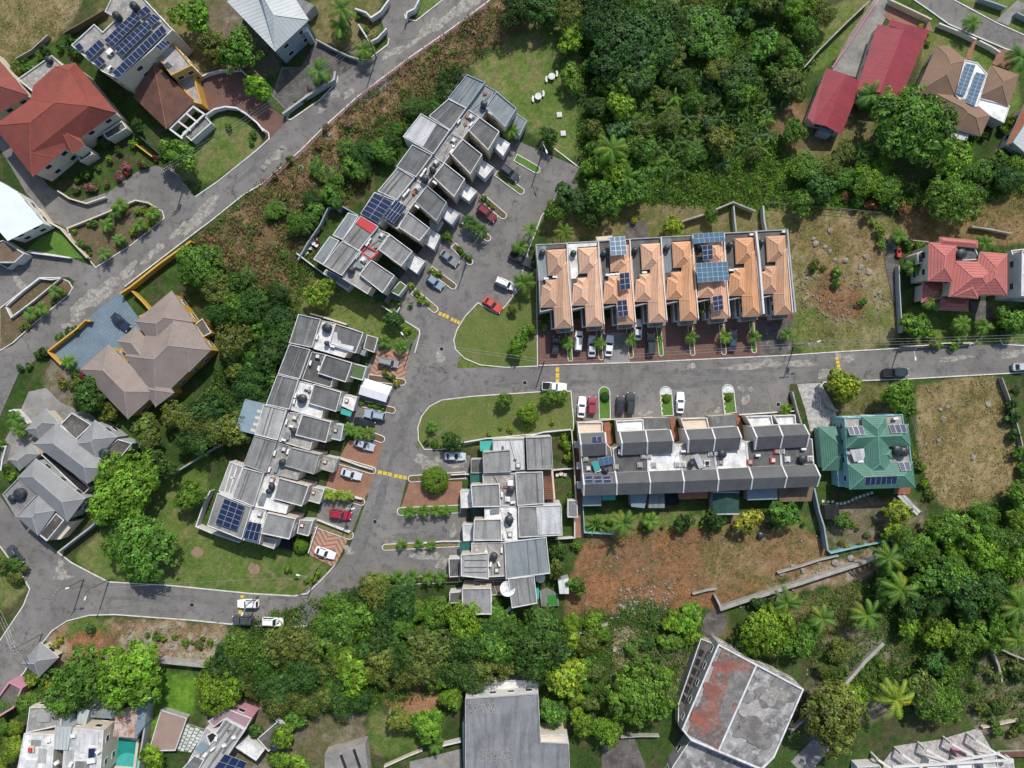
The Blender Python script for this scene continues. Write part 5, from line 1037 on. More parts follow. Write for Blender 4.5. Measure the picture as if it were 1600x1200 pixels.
# ---------------------------------------------------------------- tan tiled townhouses
Z9 = fr(830,350,.1375)
GT = 'tan tiled townhouses in the straight row'
def tan_unit(label):
    h = house('townhouse', label, Z9(270,1180), 'townhouse', None)
    vol(h, Z9, [(50,232),(405,214),(470,1150),(355,1165),(290,960),(102,1000),(90,640)], 5.4, wall='w_cream', roof='deck_dark', cop='coping_grey', par=.3, pw=.18)
    hip(h, Z9, [[(172,295),(402,280),(416,572),(190,588)], [(298,420),(432,412),(478,1180),(268,1192),(255,950)], [(120,702),(298,640),(318,945),(104,952)], [(160,640),(285,628),(300,800),(170,810)]], 6.1, .5, 't_tan', 'w_cream', z0=5.0, over=.3, fascia='w_cream')
    mb = MB(); mb.prism(inset(ccw([(v.x,v.y) for v in W2([Z9(*p) for p in [(268,1000),(475,985),(482,1178),(280,1190)]], 6)]), .3), 0, 5.3, cap=False); part(h, 'wall', mb, 'w_cream')
    P = inset(ccw([(v.x,v.y) for v in W2([Z9(*p) for p in [(268,1000),(475,985),(482,1178),(280,1190)]], 6)]), .3); windows(h, P, [1.0, 3.6], 3.)
    vol(h, Z9, [(218,965),(268,962),(282,1190),(232,1195)], 2.9, wall='w_grey', roof='r_mid', par=.3, pw=.12, rname='balcony')
    vol(h, Z9, [(288,1192),(482,1180),(486,1215),(300,1235)], 2.7, wall='w_cream', roof='r_mid', par=.02, rname='entrance_roof')
    mb = MB(); mb.strip(W2([Z9(*p) for p in [(408,214),(420,560),(474,1160)]], 6.8), .2, 0, 6.6); part(h, 'party_wall', mb, 'w_white', sub=None)
    return h
u0 = tan_unit('tan tiled townhouse at the west end of the row, next to the corner garden')
TL = ['tan tiled townhouse with white flaking roof deck', 'tan tiled townhouse, third from the west, with three dark solar arrays', 'tan tiled townhouse, fourth from the west, with the silver car in its court', 'tan tiled townhouse between the two units that carry solar arrays', 'tan tiled townhouse with large pale solar arrays over its roof', 'tan tiled townhouse with a thick white wall on its east side, seventh along', 'tan tiled townhouse at the east end of the row, beside the dry lot']
tu = [u0]
stp = at(830+356*.1375, 350-22*.1375, 6)-at(830, 350, 6); base_ = u0.location.copy()
for i in range(7):
    o = dup(u0, base_+Vector((stp.x*(i+1), stp.y*(i+1), 0)), label=TL[i]); tu.append(o); o['_w'] = tuple(o.location)
for i, (n_, m_) in {0: ('roof_deck_paint','r_blue'), 1: ('roof_deck_paint','deck_white'), 4: ('roof_deck_paint','r_blue')}.items():
    q_ = [(62,250),(165,245),(185,590),(150,640),(80,650)]; P = W2([Z9(x+356*i, y-22*i) for x, y in q_], 5.55); mb = MB(); mb.prism(ccw([(v.x,v.y) for v in P]), 5.5, 5.56); part(tu[i], n_, mb, m_)
    q_ = [(165,245),(395,228),(398,270),(168,285)]; P = W2([Z9(x+356*i, y-22*i) for x, y in q_], 5.55); mb = MB(); mb.prism(ccw([(v.x,v.y) for v in P]), 5.5, 5.57); part(tu[i], n_, mb, 'deck_white' if i == 1 else 'deck_dark')
Z10 = fr(1030,350,.1375)
solar(tu[2], Z9, [(888,150),(1065,138),(1090,345),(905,358)], 3, 4, [7.6,7.6,8.0,8.0], 'panel_light', legs=5.6); solar(tu[2], Z9, [(1003,562),(1112,548),(1128,735),(1012,752)], 2, 3, 7.9, 'panel', legs=7.0); solar(tu[2], Z9, [(975,872),(1085,858),(1105,1040),(990,1055)], 2, 3, 7.8, 'panel', legs=7.0)
solar(tu[5], Z10, [(385,112),(735,90),(748,195),(398,222)], 6, 2, [7.5,7.5,7.45,7.45], 'panel_light', legs=5.6); solar(tu[5], Z10, [(488,245),(605,235),(612,400),(500,415)], 2, 3, 7.8, 'panel', legs=6.6); solar(tu[5], Z10, [(420,445),(772,425),(795,640),(440,665)], 6, 4, [8.1]*4, 'panel_light', legs=6.6); solar(tu[5], Z10, [(605,825),(720,805),(730,970),(625,992)], 2, 3, 7.8, 'panel', legs=7.0)
TK = [(128,320),(480,330),(825,330),(1182,295),(1545,270),(Z10,465,250),(Z10,815,235),(Z10,1168,205)]
TKL = ['west end unit', 'unit with flaking white deck', 'unit with three dark solar arrays', 'fourth unit from the west', 'unit between the two solar roofs', 'unit with pale solar arrays', 'unit with thick white side wall', 'east end unit']
for tk, l in zip(TK, TKL):
    p = Z9(*tk) if len(tk) == 2 else tk[0](*tk[1:]); tank(p, 5.5, .62, 1.5, 'black water tank on the %s of the tan tiled row' % l)
for i, F, x, y in [(0,Z9,170,622),(0,Z9,270,602),(2,Z9,870,580),(2,Z9,922,575),(2,Z9,980,570),(3,Z9,1285,552),(6,Z10,815,525),(6,Z10,865,520),(6,Z10,1050,122),(7,Z10,1420,90)]: ac_unit(tu[i], F(x, y), 5.5, 0)
mb = MB(); mb.strip(W2([Z10(*p) for p in [(1103,82),(1140,400),(1192,1020)]], 7.2), .38, 0, 7.2); part(tu[6], 'side_wall', mb, 'w_white')
mb = MB(); mb.strip(W2([Z10(*p) for p in [(1458,60),(1490,420),(1550,1000)]], 6.8), .3, 0, 6.8); part(tu[7], 'side_wall', mb, 'w_grey')
P_ = at(862, 368, 3); 
# ---------------------------------------------------------------- charcoal gabled townhouses
ZA = fr(890,630,.1375); ZB = fr(1080,630,.1375)
def gable(root, F, top, rid, bot, ze, zr, mat='t_black', name='roof', rake='w_white', base=0, wall='w_white', sides=(True, True)):
    """two slopes: top eave, ridge and bottom eave each given by their left and right ends"""
    V = [at(*F(*p), z) for p, z in zip(top+rid+bot, (ze,ze,zr,zr,ze,ze))]; tl, tr, rl, rr, bl, br = V
    mb = MB(); mb.face([rl, rr, tr, tl]); mb.face([bl, br, rr, rl]); r = part(root, name, mb, mat)
    w = MB(); d = .12
    w.face([(bl.x,bl.y,base),(br.x,br.y,base),(br.x,br.y,ze-d),(bl.x,bl.y,ze-d)]); w.face([(tr.x,tr.y,base),(tl.x,tl.y,base),(tl.x,tl.y,ze-d),(tr.x,tr.y,ze-d)])
    w.face([(br.x,br.y,base),(tr.x,tr.y,base),(tr.x,tr.y,ze-d),(rr.x,rr.y,zr-d),(br.x,br.y,ze-d)]); w.face([(tl.x,tl.y,base),(bl.x,bl.y,base),(bl.x,bl.y,ze-d),(rl.x,rl.y,zr-d),(tl.x,tl.y,ze-d)]); part(root, 'wall', w, wall)
    k = MB(); u = (tr-tl).normalized()*.14
    for a, m_, b, on in ((tl, rl, bl, sides[0]), (tr, rr, br, sides[1])):
        if not on: continue
        for p, q_ in ((a, m_), (m_, b)):
            up = Vector((0,0,.16)); k.face([p-u+up, q_-u+up, q_+u+up, p+u+up]); k.face([p-u-up, q_-u-up, q_-u+up, p-u+up][::-1]); k.face([p+u-up, q_+u-up, q_+u+up, p+u+up]); k.face([p-u-up, q_-u-up, q_+u-up, p+u-up])
    part(root, 'barge_board', k, rake, sub=r); return r
e = []
EL_ = ['charcoal gabled townhouse at the west end of its row, with solar panels on both roofs', 'charcoal gabled townhouse with cluttered white front balcony', 'charcoal gabled townhouse, third from the west, with a pale rear deck', 'charcoal gabled townhouse in the middle of its row, with a slanted panel on its deck', 'charcoal gabled townhouse with a bright white painted deck', 'charcoal gabled townhouse with red painted roof vents', 'charcoal gabled townhouse at the east end of its row, next to the green tiled house']
rear = [(ZA,[(150,800),(520,788)],[(165,925),(535,912)],[(160,1052),(530,1042)]),(ZA,[(520,788),(895,775)],[(538,912),(915,900)],[(535,1042),(910,1030)]),(ZA,[(895,775),(1278,760)],[(918,900),(1302,885)],[(912,1030),(1290,1018)]),
        (ZB,[(-104,765),(290,750)],[(-80,885),(312,870)],[(-92,1018),(295,1002)]),(ZB,[(290,748),(652,730)],[(312,870),(697,855)],[(297,1000),(672,983)]),(ZB,[(655,728),(1028,712)],[(697,855),(1085,840)],[(677,980),(1055,965)]),(ZB,[(1030,710),(1402,695)],[(1087,838),(1465,828)],[(1058,963),(1428,948)])]
front = [(ZA,[(112,345),(402,330)],[(130,470),(415,455)],[(138,605),(418,590)]),(ZA,[(568,328),(862,312)],[(597,455),(885,440)],[(588,592),(880,575)]),(ZA,[(864,312),(1142,300)],[(888,440),(1178,430)],[(882,578),(1168,570)]),(ZB,[(-72,302),(232,287)],[(-28,415),(272,405)],[(-38,562),(252,547)]),(ZB,[(235,285),(522,265)],[(275,405),(570,390)],[(256,545),(542,535)]),(ZB,[(693,268),(992,250)],[(745,385),(1040,372)],[(723,530),(1010,512)]),(ZB,[(995,250),(1278,240)],[(1043,370),(1340,358)],[(1020,512),(1312,497)])]
decks = [(ZA,[(118,470),(428,462),(470,520),(520,800),(150,815)],'deck_dark'),(ZA,[(490,520),(560,480),(885,560),(893,790),(522,800)],'deck_dark'),(ZA,[(886,560),(1180,480),(1248,470),(1275,775),(897,790)],'deck_white'),(ZB,[(-130,470),(-40,440),(262,530),(285,762),(-100,780)],'deck'),(ZB,[(264,530),(560,410),(625,440),(648,745),(292,760)],'deck_white'),(ZB,[(628,440),(700,420),(1012,510),(1025,725),(655,742)],'deck_dark'),(ZB,[(1015,510),(1320,400),(1375,405),(1398,710),(1032,722)],'deck_dark')]
for i in range(7):
    h = house('townhouse', EL_[i], centre(rear[i][0], rear[i][3]), 'townhouse', None); e.append(h)
    vol(h, decks[i][0], decks[i][1], 5.6, wall='w_cream', roof=decks[i][2], rname='roof_deck', par=.15, pw=.14)
    gable(h, *rear[i], 6.2, 7.7, sides=(True, i == 6)); gable(h, *front[i], 6.4, 8.0, sides=(i in (0,1,3,5), True))
for i, F, pts, m, z in [(0,ZA,[(90,215),(372,213),(380,345),(102,352)],'cream_tile',3),(1,ZA,[(528,200),(838,185),(850,312),(548,328)],'deck_white',3),(2,ZA,[(843,170),(1132,165),(1145,300),(862,312)],'r_dark',3.1),(3,ZA,[(1263,175),(1562,165),(1592,290),(1308,302)],'cream_tile',3),(4,ZB,[(208,150),(492,130),(520,265),(232,282)],'r_dark',3.1),(5,ZB,[(623,150),(912,140),(935,250),(692,268)],'r_white',3),(6,ZB,[(938,140),(1182,130),(1195,242),(1000,250)],'r_white',3)]:
    vol(e[i], F, pts, z, wall='w_cream', roof=m, rname='front_terrace', par=.02 if m == 'r_dark' else .5, pw=.16)
for i, F, pts in [(0,ZA,[(375,205),(452,195),(502,470),(420,470)]),(2,ZA,[(1135,165),(1192,160),(1245,425),(1178,420)]),(4,ZB,[(492,132),(537,125),(622,350),(570,392)])]: flat(e[i], F, pts, .4, 'terracotta', 'entrance_path')
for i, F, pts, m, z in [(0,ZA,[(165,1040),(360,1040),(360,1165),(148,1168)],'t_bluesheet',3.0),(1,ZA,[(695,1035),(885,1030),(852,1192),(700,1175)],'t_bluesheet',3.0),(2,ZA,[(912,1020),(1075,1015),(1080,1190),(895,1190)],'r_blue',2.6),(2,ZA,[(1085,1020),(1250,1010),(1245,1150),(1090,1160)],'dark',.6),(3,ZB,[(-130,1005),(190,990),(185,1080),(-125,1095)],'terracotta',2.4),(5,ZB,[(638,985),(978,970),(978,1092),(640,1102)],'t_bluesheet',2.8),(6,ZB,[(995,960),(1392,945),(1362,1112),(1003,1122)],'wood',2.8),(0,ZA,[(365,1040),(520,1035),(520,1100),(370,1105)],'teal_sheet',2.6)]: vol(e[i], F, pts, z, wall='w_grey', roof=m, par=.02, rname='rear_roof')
gable(e[4], F10, [(1255,676),(1255,815)], [(1342,676),(1342,812)], [(1420,676),(1418,812)], 2.9, 4.0, mat='w_darkgreen', name='rear_roof', rake='w_grey', wall='w_grey')
solar(e[0], ZA, [(250,383),(365,375),(372,450),(258,457)], 2, 1, [7.0,7.0,7.9,7.9], 'panel')
for x in (170, 275, 378): solar(e[0], ZA, [(x,828),(x+88,822),(x+98,905),(x+8,912)], 1, 2, [6.75,6.75,7.75,7.75], 'panel')
solar(e[0], ZA, [(325,625),(495,598),(505,685),(345,718)], 3, 1, [6.9,6.9,6.4,6.4], 'panel_light', legs=5.7); solar(e[0], ZA, [(248,672),(322,655),(350,752),(285,775)], 1, 1, [6.9,6.9,6.4,6.4], 'teal_sheet', legs=5.7); ac_unit(e[0], ZA(320,768), 5.7, .3, (1.3,.4,.4))
solar(e[3], ZB, [(20,590),(80,575),(150,710),(85,735)], 3, 1, [6.9,6.9,6.3,6.3], 'r_pale', legs=5.7); ac_unit(e[3], ZB(125,720), 5.7, .35, (1.4,.4,.4))
for i, F, x, y, b, l in [(0,ZA,185,632,'deck','deck'),(1,ZA,530,728,'deck','deck'),(1,ZA,800,705,'deck','deck'),(1,ZA,840,605,'deck','deck'),(2,ZA,908,605,'coping','deck'),(2,ZA,965,700,'coping','deck'),(2,ZA,1230,695,'coping','deck'),(3,ZA,1295,695,'coping','deck'),(3,ZB,185,680,'coping','dark'),(4,ZB,280,572,'coping','deck'),(3,ZB,228,572,'coping','deck'),(4,ZB,340,672,'deck','deck'),(5,ZB,672,672,'red_paint','deck'),(5,ZB,975,545,'red_paint','deck'),(5,ZB,935,650,'red_paint','coping'),(6,ZB,1038,545,'coping','deck'),(6,ZB,1100,638,'coping','coping'),(6,ZB,1360,630,'coping','deck'),(0,ZA,215,740,'deck','coping')]: hatch(e[i], F(x, y), 5.7, 1.1, .05, b, l, .55)
for i, F, x, y in [(1,ZA,565,550),(5,ZB,755,592),(6,ZB,1275,520),(3,ZA,1290,545)]: ac_unit(e[i], F(x, y), 5.7, .05 if i != 1 else 1.57)
for F, x, y, r, l in [(ZA,408,765,.62,'black water tank under the teal and pale solar panels of the charcoal row'),(ZA,1390,690,.62,'black water tank beside the slanted panel of the charcoal row'),(ZB,355,580,.85,'black water tank on the bright white deck of the charcoal row'),(ZB,1272,640,.85,'black water tank on the east end unit of the charcoal row')]: tank(F(x, y), 5.7, r, 1.4, l)
for x, y in [(80,470),(105,710),(110,930)]: vol(e[0], ZA, [(x-25,y-35),(x+30,y-35),(x+32,y+40),(x-22,y+40)], 3.5, z0=2.5, wall='w_white', roof='r_pale', par=.02, rname='window_canopy')
# ---------------------------------------------------------------- cars
def car_proto(kind):
    """a parked car pointing along +x; the paint takes the object's colour"""
    L, Wd, hb, hr = dict(sedan=(4.5,1.76,.92,1.43), hatch=(3.9,1.7,.95,1.5), suv=(4.6,1.86,1.08,1.74), pickup=(5.3,1.86,1.1,1.78), van=(4.3,1.7,1.1,1.85))[kind]
    t = thing('parked_car', kind, 'car', (0,0,0), None)
    hl, hw = L/2, Wd/2
    def outline(s, z, fx):
        out = []; n = 36
        for i in range(n):
            a = 2*math.pi*i/n; c, s_ = math.cos(a), math.sin(a); ex = .34
            x = math.copysign(abs(c)**ex, c)*hl; y = math.copysign(abs(s_)**.30, s_)*hw
            if x > 0: y *= 1-.13*(x/hl)**4
            else: y *= 1-.07*(x/hl)**4
            zz = z(x/hl) if callable(z) else z
            out.append((x*fx, y*s, zz))
        return out
    nose = dict(sedan=.72, hatch=.8, suv=.92, pickup=.98, van=.95)[kind]
    def top(u): 
        if u > .25: return hb-(hb-nose)*((u-.25)/.75)**1.6
        if u < -.75 and kind == 'sedan': return hb-.05*((-u-.75)/.25)
        return hb
    rs = [outline(.9,.2,.96), outline(.98,.32,.99), outline(1,.55,1), outline(.985,lambda u: top(u)-.1,.992), outline(.93,lambda u: top(u)-.01,.97)]
    mb = MB(); mb.rings(rs, 0, cap0=True, cap1=False); r = rs[-1]; n = len(r)
    for i in range(n//2):
        a, b = r[i], r[(i+1) % n]; c, d = r[(n-i-1) % n], r[(n-i) % n]
        if i == 0: mb.face([a, b, c])
        elif i == n//2-1: mb.face([a, b, d])
        else:
            mb.face([a, b, c, d])
    # cabin: base front/back, roof front/back
    f0, f1, r1, r0 = dict(sedan=(.27,-.03,-.52,-.80), hatch=(.34,.05,-.74,-.95), suv=(.34,.1,-.80,-.95), pickup=(.27,.1,-.22,-.31), van=(.55,.30,-.88,-.97))[kind]
    X = [f0*hl, f1*hl, r1*hl, r0*hl]; wb, wr = hw*.9, hw*.74
    def cab(x0, x3, w, z, rr): 
        m = .12*rr
        return [(x3,-w+m,z),(x3+m,-w,z),(x0-m,-w,z),(x0,-w+m,z),(x0,w-m,z),(x0-m,w,z),(x3+m,w,z),(x3,w-m,z)]
    mb.rings([cab(X[0], X[3], wb, hb-.03, 1), cab(X[1]+.02, X[2]-.02, wr+.02, hr-.07, 1), cab(X[1]-.07, X[2]+.06, wr-.07, hr, 1)], 0, cap0=False)
    if kind == 'pickup':
        b0, b1 = -.34*hl, -.95*hl; k = hw*.8
        mb.face([(b1,-k,hb+.012),(b0,-k,hb+.012),(b0,k,hb+.012),(b1,k,hb+.012)], 1)
        for s in (-1, 1): mb.box(((b0+b1)/2, s*(k+.05), hb-.05), (b0-b1+.1, .1, .16))
        mb.box((b1-.03, 0, hb-.05), (.09, 2*k, .16))
    b = mb.build('body', ['paint', 'dark'], t, smooth=False)
    e = .012
    def lerp(p, q_, f): return tuple(a+(c-a)*f for a, c in zip(p, q_))
    def pane(name, a, b_, c, d, off):
        g = MB(); g.face([tuple(Vector(p)+Vector(off)) for p in (a, b_, c, d)]); g.build(name, 'glass', t)
    zt, zb = hr-.1, hb+.03
    def sx(f): return f
    pf = lambda z: X[0]+(X[1]-X[0])*(z-hb)/(hr-.07-hb); pr = lambda z: X[3]+(X[2]-X[3])*(z-hb)/(hr-.07-hb); py = lambda z: wb+(wr+.02-wb)*(z-hb)/(hr-.07-hb)
    pane('windscreen', (pf(zb),-py(zb)+.14,zb), (pf(zb),py(zb)-.14,zb), (pf(zt),py(zt)-.12,zt), (pf(zt),-py(zt)+.12,zt), (e,0,e))
    pane('rear_window', (pr(zb),py(zb)-.16,zb), (pr(zb),-py(zb)+.16,zb), (pr(zt),-py(zt)+.14,zt), (pr(zt),py(zt)-.14,zt), (-e,0,e))
    for s in (-1, 1):
        x0, x1 = pf(zb)-.24, pr(zb)+.24; x2, x3 = pr(zt)+.18, pf(zt)-.16; xm = (x0+x1)/2
        for u0, u1 in ((0,.47),(.53,1)):
            a = (x0+(x1-x0)*u0, s*py(zb), zb); b_ = (x0+(x1-x0)*u1, s*py(zb), zb); c = (x3+(x2-x3)*u1, s*py(zt), zt); d = (x3+(x2-x3)*u0, s*py(zt), zt)
            pane('side_window', *( (a,b_,c,d) if s < 0 else (b_,a,d,c)), (0, s*e, e))
    if kind in ('suv', 'van'):
        for s in (-1, 1):
            k = MB(); k.box(((X[1]+X[2])/2, s*(wr-.12), hr), ((X[1]-X[2])*.82, .05, .06)); k.build('roof_rail', 'tyre', t)
    rw = dict(sedan=.31, hatch=.3, suv=.37, pickup=.39, van=.32)[kind]
    for xw in (hl*.62, -hl*.6):
        for s in (-1, 1):
            k = MB(); k.tube((xw, s*(hw-.2), rw), (xw, s*(hw+.012), rw), rw, n=18); w = k.build('wheel', 'tyre', t)
            g = MB(); g.tube((xw, s*(hw+.0), rw), (xw, s*(hw+.022), rw), rw*.62, n=14); g.build('rim', 'rim', w)
    for s in (-1, 1):
        k = MB(); k.box((hl*.955, s*hw*.66, nose-.2), (.14, .36, .15), -s*.3); k.build('headlight', 'lens', t)
        k = MB(); k.box((-hl*.975, s*hw*.72, hb-.28), (.1, .3, .2), s*.12); k.build('tail_light', 'tail', t)
        k = MB(); k.box((X[0]-.22, s*(hw+.05), hb-.02), (.12, .2, .14)); k.build('wing_mirror', 'paint', t)
    return t
CP = {k: car_proto(k) for k in ('sedan','hatch','suv','pickup','van')}
CARS = [ # pixel, heading in the photo (degrees, clockwise from right), kind, colour, label
    (796,270,38,'suv',(.02,.028,.04),'black SUV in the topmost bay of the upper townhouse row'),
    (761,333,37,'suv',(.16,.014,.02),'dark red SUV beside dark palms in the upper townhouse bays'),
    (702,403,39,'sedan',(.2,.21,.215),'grey car with black sunroof in the third bay of the upper row'),
    (680,441,38,'hatch',(.21,.29,.36),'light blue car in the bay nearest the yellow road marking of the upper row'),
    (789,443,24,'van',(.75,.76,.77),'small white van on the east side of the cul de sac road'),
    (770,476,35,'sedan',(.5,.07,.045),'red and orange car parked at the point of the corner lawn'),
    (814,405,28,'pickup',(.018,.02,.022),'black pickup under the palms on the east side of the cul de sac road'),
    (607,566,13,'van',(.25,.26,.26),'grey van on the striped brick driveway of the western row'),
    (586,648,190,'suv',(.30,.37,.43),'light blue SUV below the white canopy of the western row'),
    (569,661,15,'sedan',(.012,.016,.018),'black car half under palms next to the light blue SUV'),
    (569,695,19,'sedan',(.43,.46,.49),'silver car with dark glass roof beside the palms of the western row'),
    (549,741,17,'sedan',(.55,.56,.6),'silver sedan on the plain brick driveway of the western row'),
    (532,804,8,'suv',(.33,.012,.03),'bright red SUV on the western row driveways'),
    (508,864,20,'sedan',(.78,.78,.79),'white car on the lower striped brick driveway by the lawn'),
    (711,713,2,'sedan',(.5,.54,.57),'pale silver car under the bushes by the central row'),
    (388,943,180,'suv',(.8,.8,.81),'white SUV standing on the yellow marking of the lower road'),
    (380,969,183,'suv',(.06,.07,.075),'dark grey SUV parked on the kerb of the lower road'),
    (426,971,2,'suv',(.77,.78,.79),'white SUV parked beside the dark grey SUV on the lower road'),
    (866,604,3,'pickup',(.76,.77,.78),'white pickup parked by the kerb of the lawn opposite the tan row'),
    (909,636,-85,'sedan',(.8,.8,.8),'white car at the west end of the charcoal row parking'),
    (925,634,-86,'hatch',(.3,.03,.05),'dark red car with black roof in the charcoal row parking'),
    (969,633,-87,'hatch',(.025,.02,.032),'black hatchback beside a covered black car in the charcoal row parking'),
    (985,630,-87,'suv',(.03,.034,.038),'plain black large car in the charcoal row parking'),
    (1063,629,-88,'sedan',(.76,.77,.78),'white sedan next to the white edged lawn island'),
    (868,540,-84,'hatch',(.02,.025,.03),'black car in the west end court of the tan row'),
    (904,533,-86,'van',(.72,.72,.69),'white van in the second court of the tan row'),
    (925,541,-88,'sedan',(.5,.53,.55),'silver sedan between the white van and white car of the tan row'),
    (952,540,-84,'sedan',(.72,.73,.74),'white car with dark sunroof in the concrete court of the tan row'),
    (997,515,-88,'sedan',(.58,.6,.61),'silver car close under the fourth tan townhouse'),
    (1017,538,-89,'suv',(.025,.04,.04),'dark boxy SUV in the middle court of the tan row'),
    (1145,532,-86,'sedan',(.03,.05,.08),'dark blue car beside a palm in the seventh court of the tan row'),
    (1399,582,-2,'pickup',(.022,.035,.042),'dark blue pickup with covered bed on the right hand road'),
    (1599,573,-3,'sedan',(.45,.47,.48),'silver car cut off by the right edge on the road'),
    (188,503,42,'sedan',(.015,.028,.055),'navy car on the blue paved driveway'),
    (23,868,54,'sedan',(.05,.06,.075),'dark grey car on the road left of the grey villa'),
]
for (px, py, a, k, c, l) in CARS:
    p = at(px, py, .8); dup(CP[k], (p.x, p.y, .05), math.radians(-a), None, l, 'parked cars', c)
for t in CP.values(): drop(t)
# ---------------------------------------------------------------- foliage
def leaf_mesh(name, C, Nn, size, tint, asp=.5, jit=.7, seed=0, up=.0):
    """rhombic leaves at points C facing about Nn"""
    r = np.random.default_rng(seed); n = len(C)
    nn = Nn+r.normal(0, jit, (n, 3)); nn[:, 2] += up; nn /= np.linalg.norm(nn, axis=1)[:, None]+1e-9
    t = r.normal(0, 1, (n, 3)); t -= nn*(t*nn).sum(1)[:, None]; t /= np.linalg.norm(t, axis=1)[:, None]+1e-9
    b = np.cross(nn, t); s = (size*r.choice([.55,.8,1.,1.2,1.65], n, p=[.2,.25,.25,.18,.12]))[:, None]
    V = np.stack([C-t*s*.5, C+b*s*asp*.5, C+t*s*.5, C-b*s*asp*.5], 1).reshape(-1, 3)
    me = bpy.data.meshes.new(name); me.vertices.add(4*n); me.vertices.foreach_set('co', V.ravel())
    me.loops.add(4*n); me.loops.foreach_set('vertex_index', np.arange(4*n)); me.polygons.add(n); me.polygons.foreach_set('loop_start', np.arange(n)*4)
    me.update(); ca = me.color_attributes.new('tint', 'FLOAT_COLOR', 'POINT')
    cc = np.ones((4*n, 4)); cc[:, :3] = np.repeat(tint, 4, 0); ca.data.foreach_set('color', cc.ravel()); me.materials.append(MT['leaf']); return me
def crown_mesh(name, R, hh, lobes, clumps, per, leaf, seed, var=.3, warm=.25, spread=.36, asp=.55):
    r = np.random.default_rng(seed); rr = random.Random(seed)
    L = []
    for i in range(lobes):
        a = rr.uniform(0, 6.28); d = math.sqrt(rr.random())*.72; L.append((math.cos(a)*d*R, math.sin(a)*d*R, rr.uniform(-.25, .42)*hh*(1.1-d), rr.uniform(.3, .5)*R))
    L.append((0, 0, .1*hh, .6*R)); LC = np.array([l[:3] for l in L]); LR = np.array([l[3] for l in L])
    w = LR**2; w = w/w.sum(); P = []; Nn = []; T = []
    lobet = 1+r.normal(0, .13, len(L))
    for c in range(clumps):
        i = r.choice(len(L), p=w); d = r.normal(0, 1, 3); d[2] = abs(d[2])*.9-.25; d /= np.linalg.norm(d)
        q_ = LC[i]+d*LR[i]*np.array([1, 1, .8])*r.uniform(.82, 1.05); nn = d+np.array([0, 0, .5]); nn /= np.linalg.norm(nn)
        k = int(per*r.uniform(.6, 1.4)); cs = LR[i]*spread*r.uniform(.7, 1.2)
        off = r.normal(0, 1, (k, 3)); off /= np.linalg.norm(off, axis=1)[:, None]; off *= (r.random(k)**.4)[:, None]*cs*np.array([1, 1, .6])
        P.append(q_+off); Nn.append(np.repeat(nn[None], k, 0)+off/cs*.7); b = lobet[i]*(1+r.normal(0, var))
        tt = np.clip(b*(1+r.normal(0, .13, k)), .35, 2.); wv = 1+r.normal(0, .1)*warm+r.normal(0, warm*.4, k)
        T.append(np.stack([tt*wv, tt, tt*np.clip(1.6-.6*wv, .6, 1.4)], 1))
    return leaf_mesh(name, np.concatenate(P), np.concatenate(Nn), leaf, np.concatenate(T), asp, .45, seed)
def add(name, me, parent=None):
    o = bpy.data.objects.new(name, me); COL.objects.link(o)
    if parent: o.parent = parent
    return o
def trunk_mb(h, r, R, seed, limbs=5):
    rr = random.Random(seed); mb = MB(); p = Vector((0,0,-.1)); k = 4; q_ = p
    pts = [Vector((rr.uniform(-.1,.1)*i, rr.uniform(-.1,.1)*i, h*i/k)) for i in range(k+1)]; pts[0] = Vector((0,0,-.1))
    for i in range(k): mb.tube(pts[i], pts[i+1], r*(1-.14*i), r*(1-.14*(i+1)), 7)
    for i in range(limbs):
        a = 6.28*i/limbs+rr.uniform(-.4,.4); b = pts[2+i % 2]; e = b+Vector((math.cos(a)*R*.55, math.sin(a)*R*.55, h*.5)); m = (b+e)/2+Vector((0,0,h*.1))
        mb.tube(b, m, r*.5, r*.32, 6); mb.tube(m, e, r*.32, r*.12, 5)
        for s in (-.5, .5): mb.tube(m, m+Vector((math.cos(a+s)*R*.35, math.sin(a+s)*R*.35, h*.3)), r*.2, r*.07, 5)
    return mb
# prototypes: (R about 3) broad crowns, fine crowns, rounded shrubs
TREE = {}
def tree_proto(key, n, R, hh, zc, lobes, clumps, per, leaf, spread, var=.3, warm=.3, trunk=True):
    for s in range(n):
        t = thing('tree' if trunk else 'shrub', key, 'tree' if trunk else 'shrub', (0,0,0))
        c = add('crown', crown_mesh('crown', R, hh, lobes, clumps, per, leaf, hash((key, s)) % 9999 if False else sum(map(ord, key))*13+s, var, warm, spread), t); c.location = (0, 0, zc)
        k = trunk_mb(zc*.75, .055*R+.03, R, s+5) if trunk else trunk_mb(zc*.6, .05*R, R*.7, s+5, 3); k.build('trunk' if trunk else 'stem', 'bark', t)
        TREE[key, s] = t
tree_proto('broad', 5, 4., 3., 4.2, 8, 210, 26, .50, .34)
tree_proto('big', 3, 7., 5., 6., 15, 520, 26, .58, .27)
tree_proto('fine', 4, 4., 3., 4.2, 10, 230, 34, .34, .42, .28, .5)
tree_proto('small', 4, 2., 1.7, 2.2, 5, 100, 24, .34, .36)
tree_proto('bush', 5, 1.1, .8, .75, 4, 50, 20, .24, .42, .25, .4, False)
tree_proto('clipped', 2, 4.4, .5, 1.3, 0, 420, 30, .22, .16, .12, .3, False)
NPROTO = dict(clipped=2, broad=5, big=3, fine=4, small=4, bush=5); RPROTO = dict(clipped=2.9, broad=4., big=7., fine=4., small=2., bush=1.1); ZPROTO = dict(clipped=1.3, broad=4.2, big=6., fine=4.2, small=2.2, bush=.75)
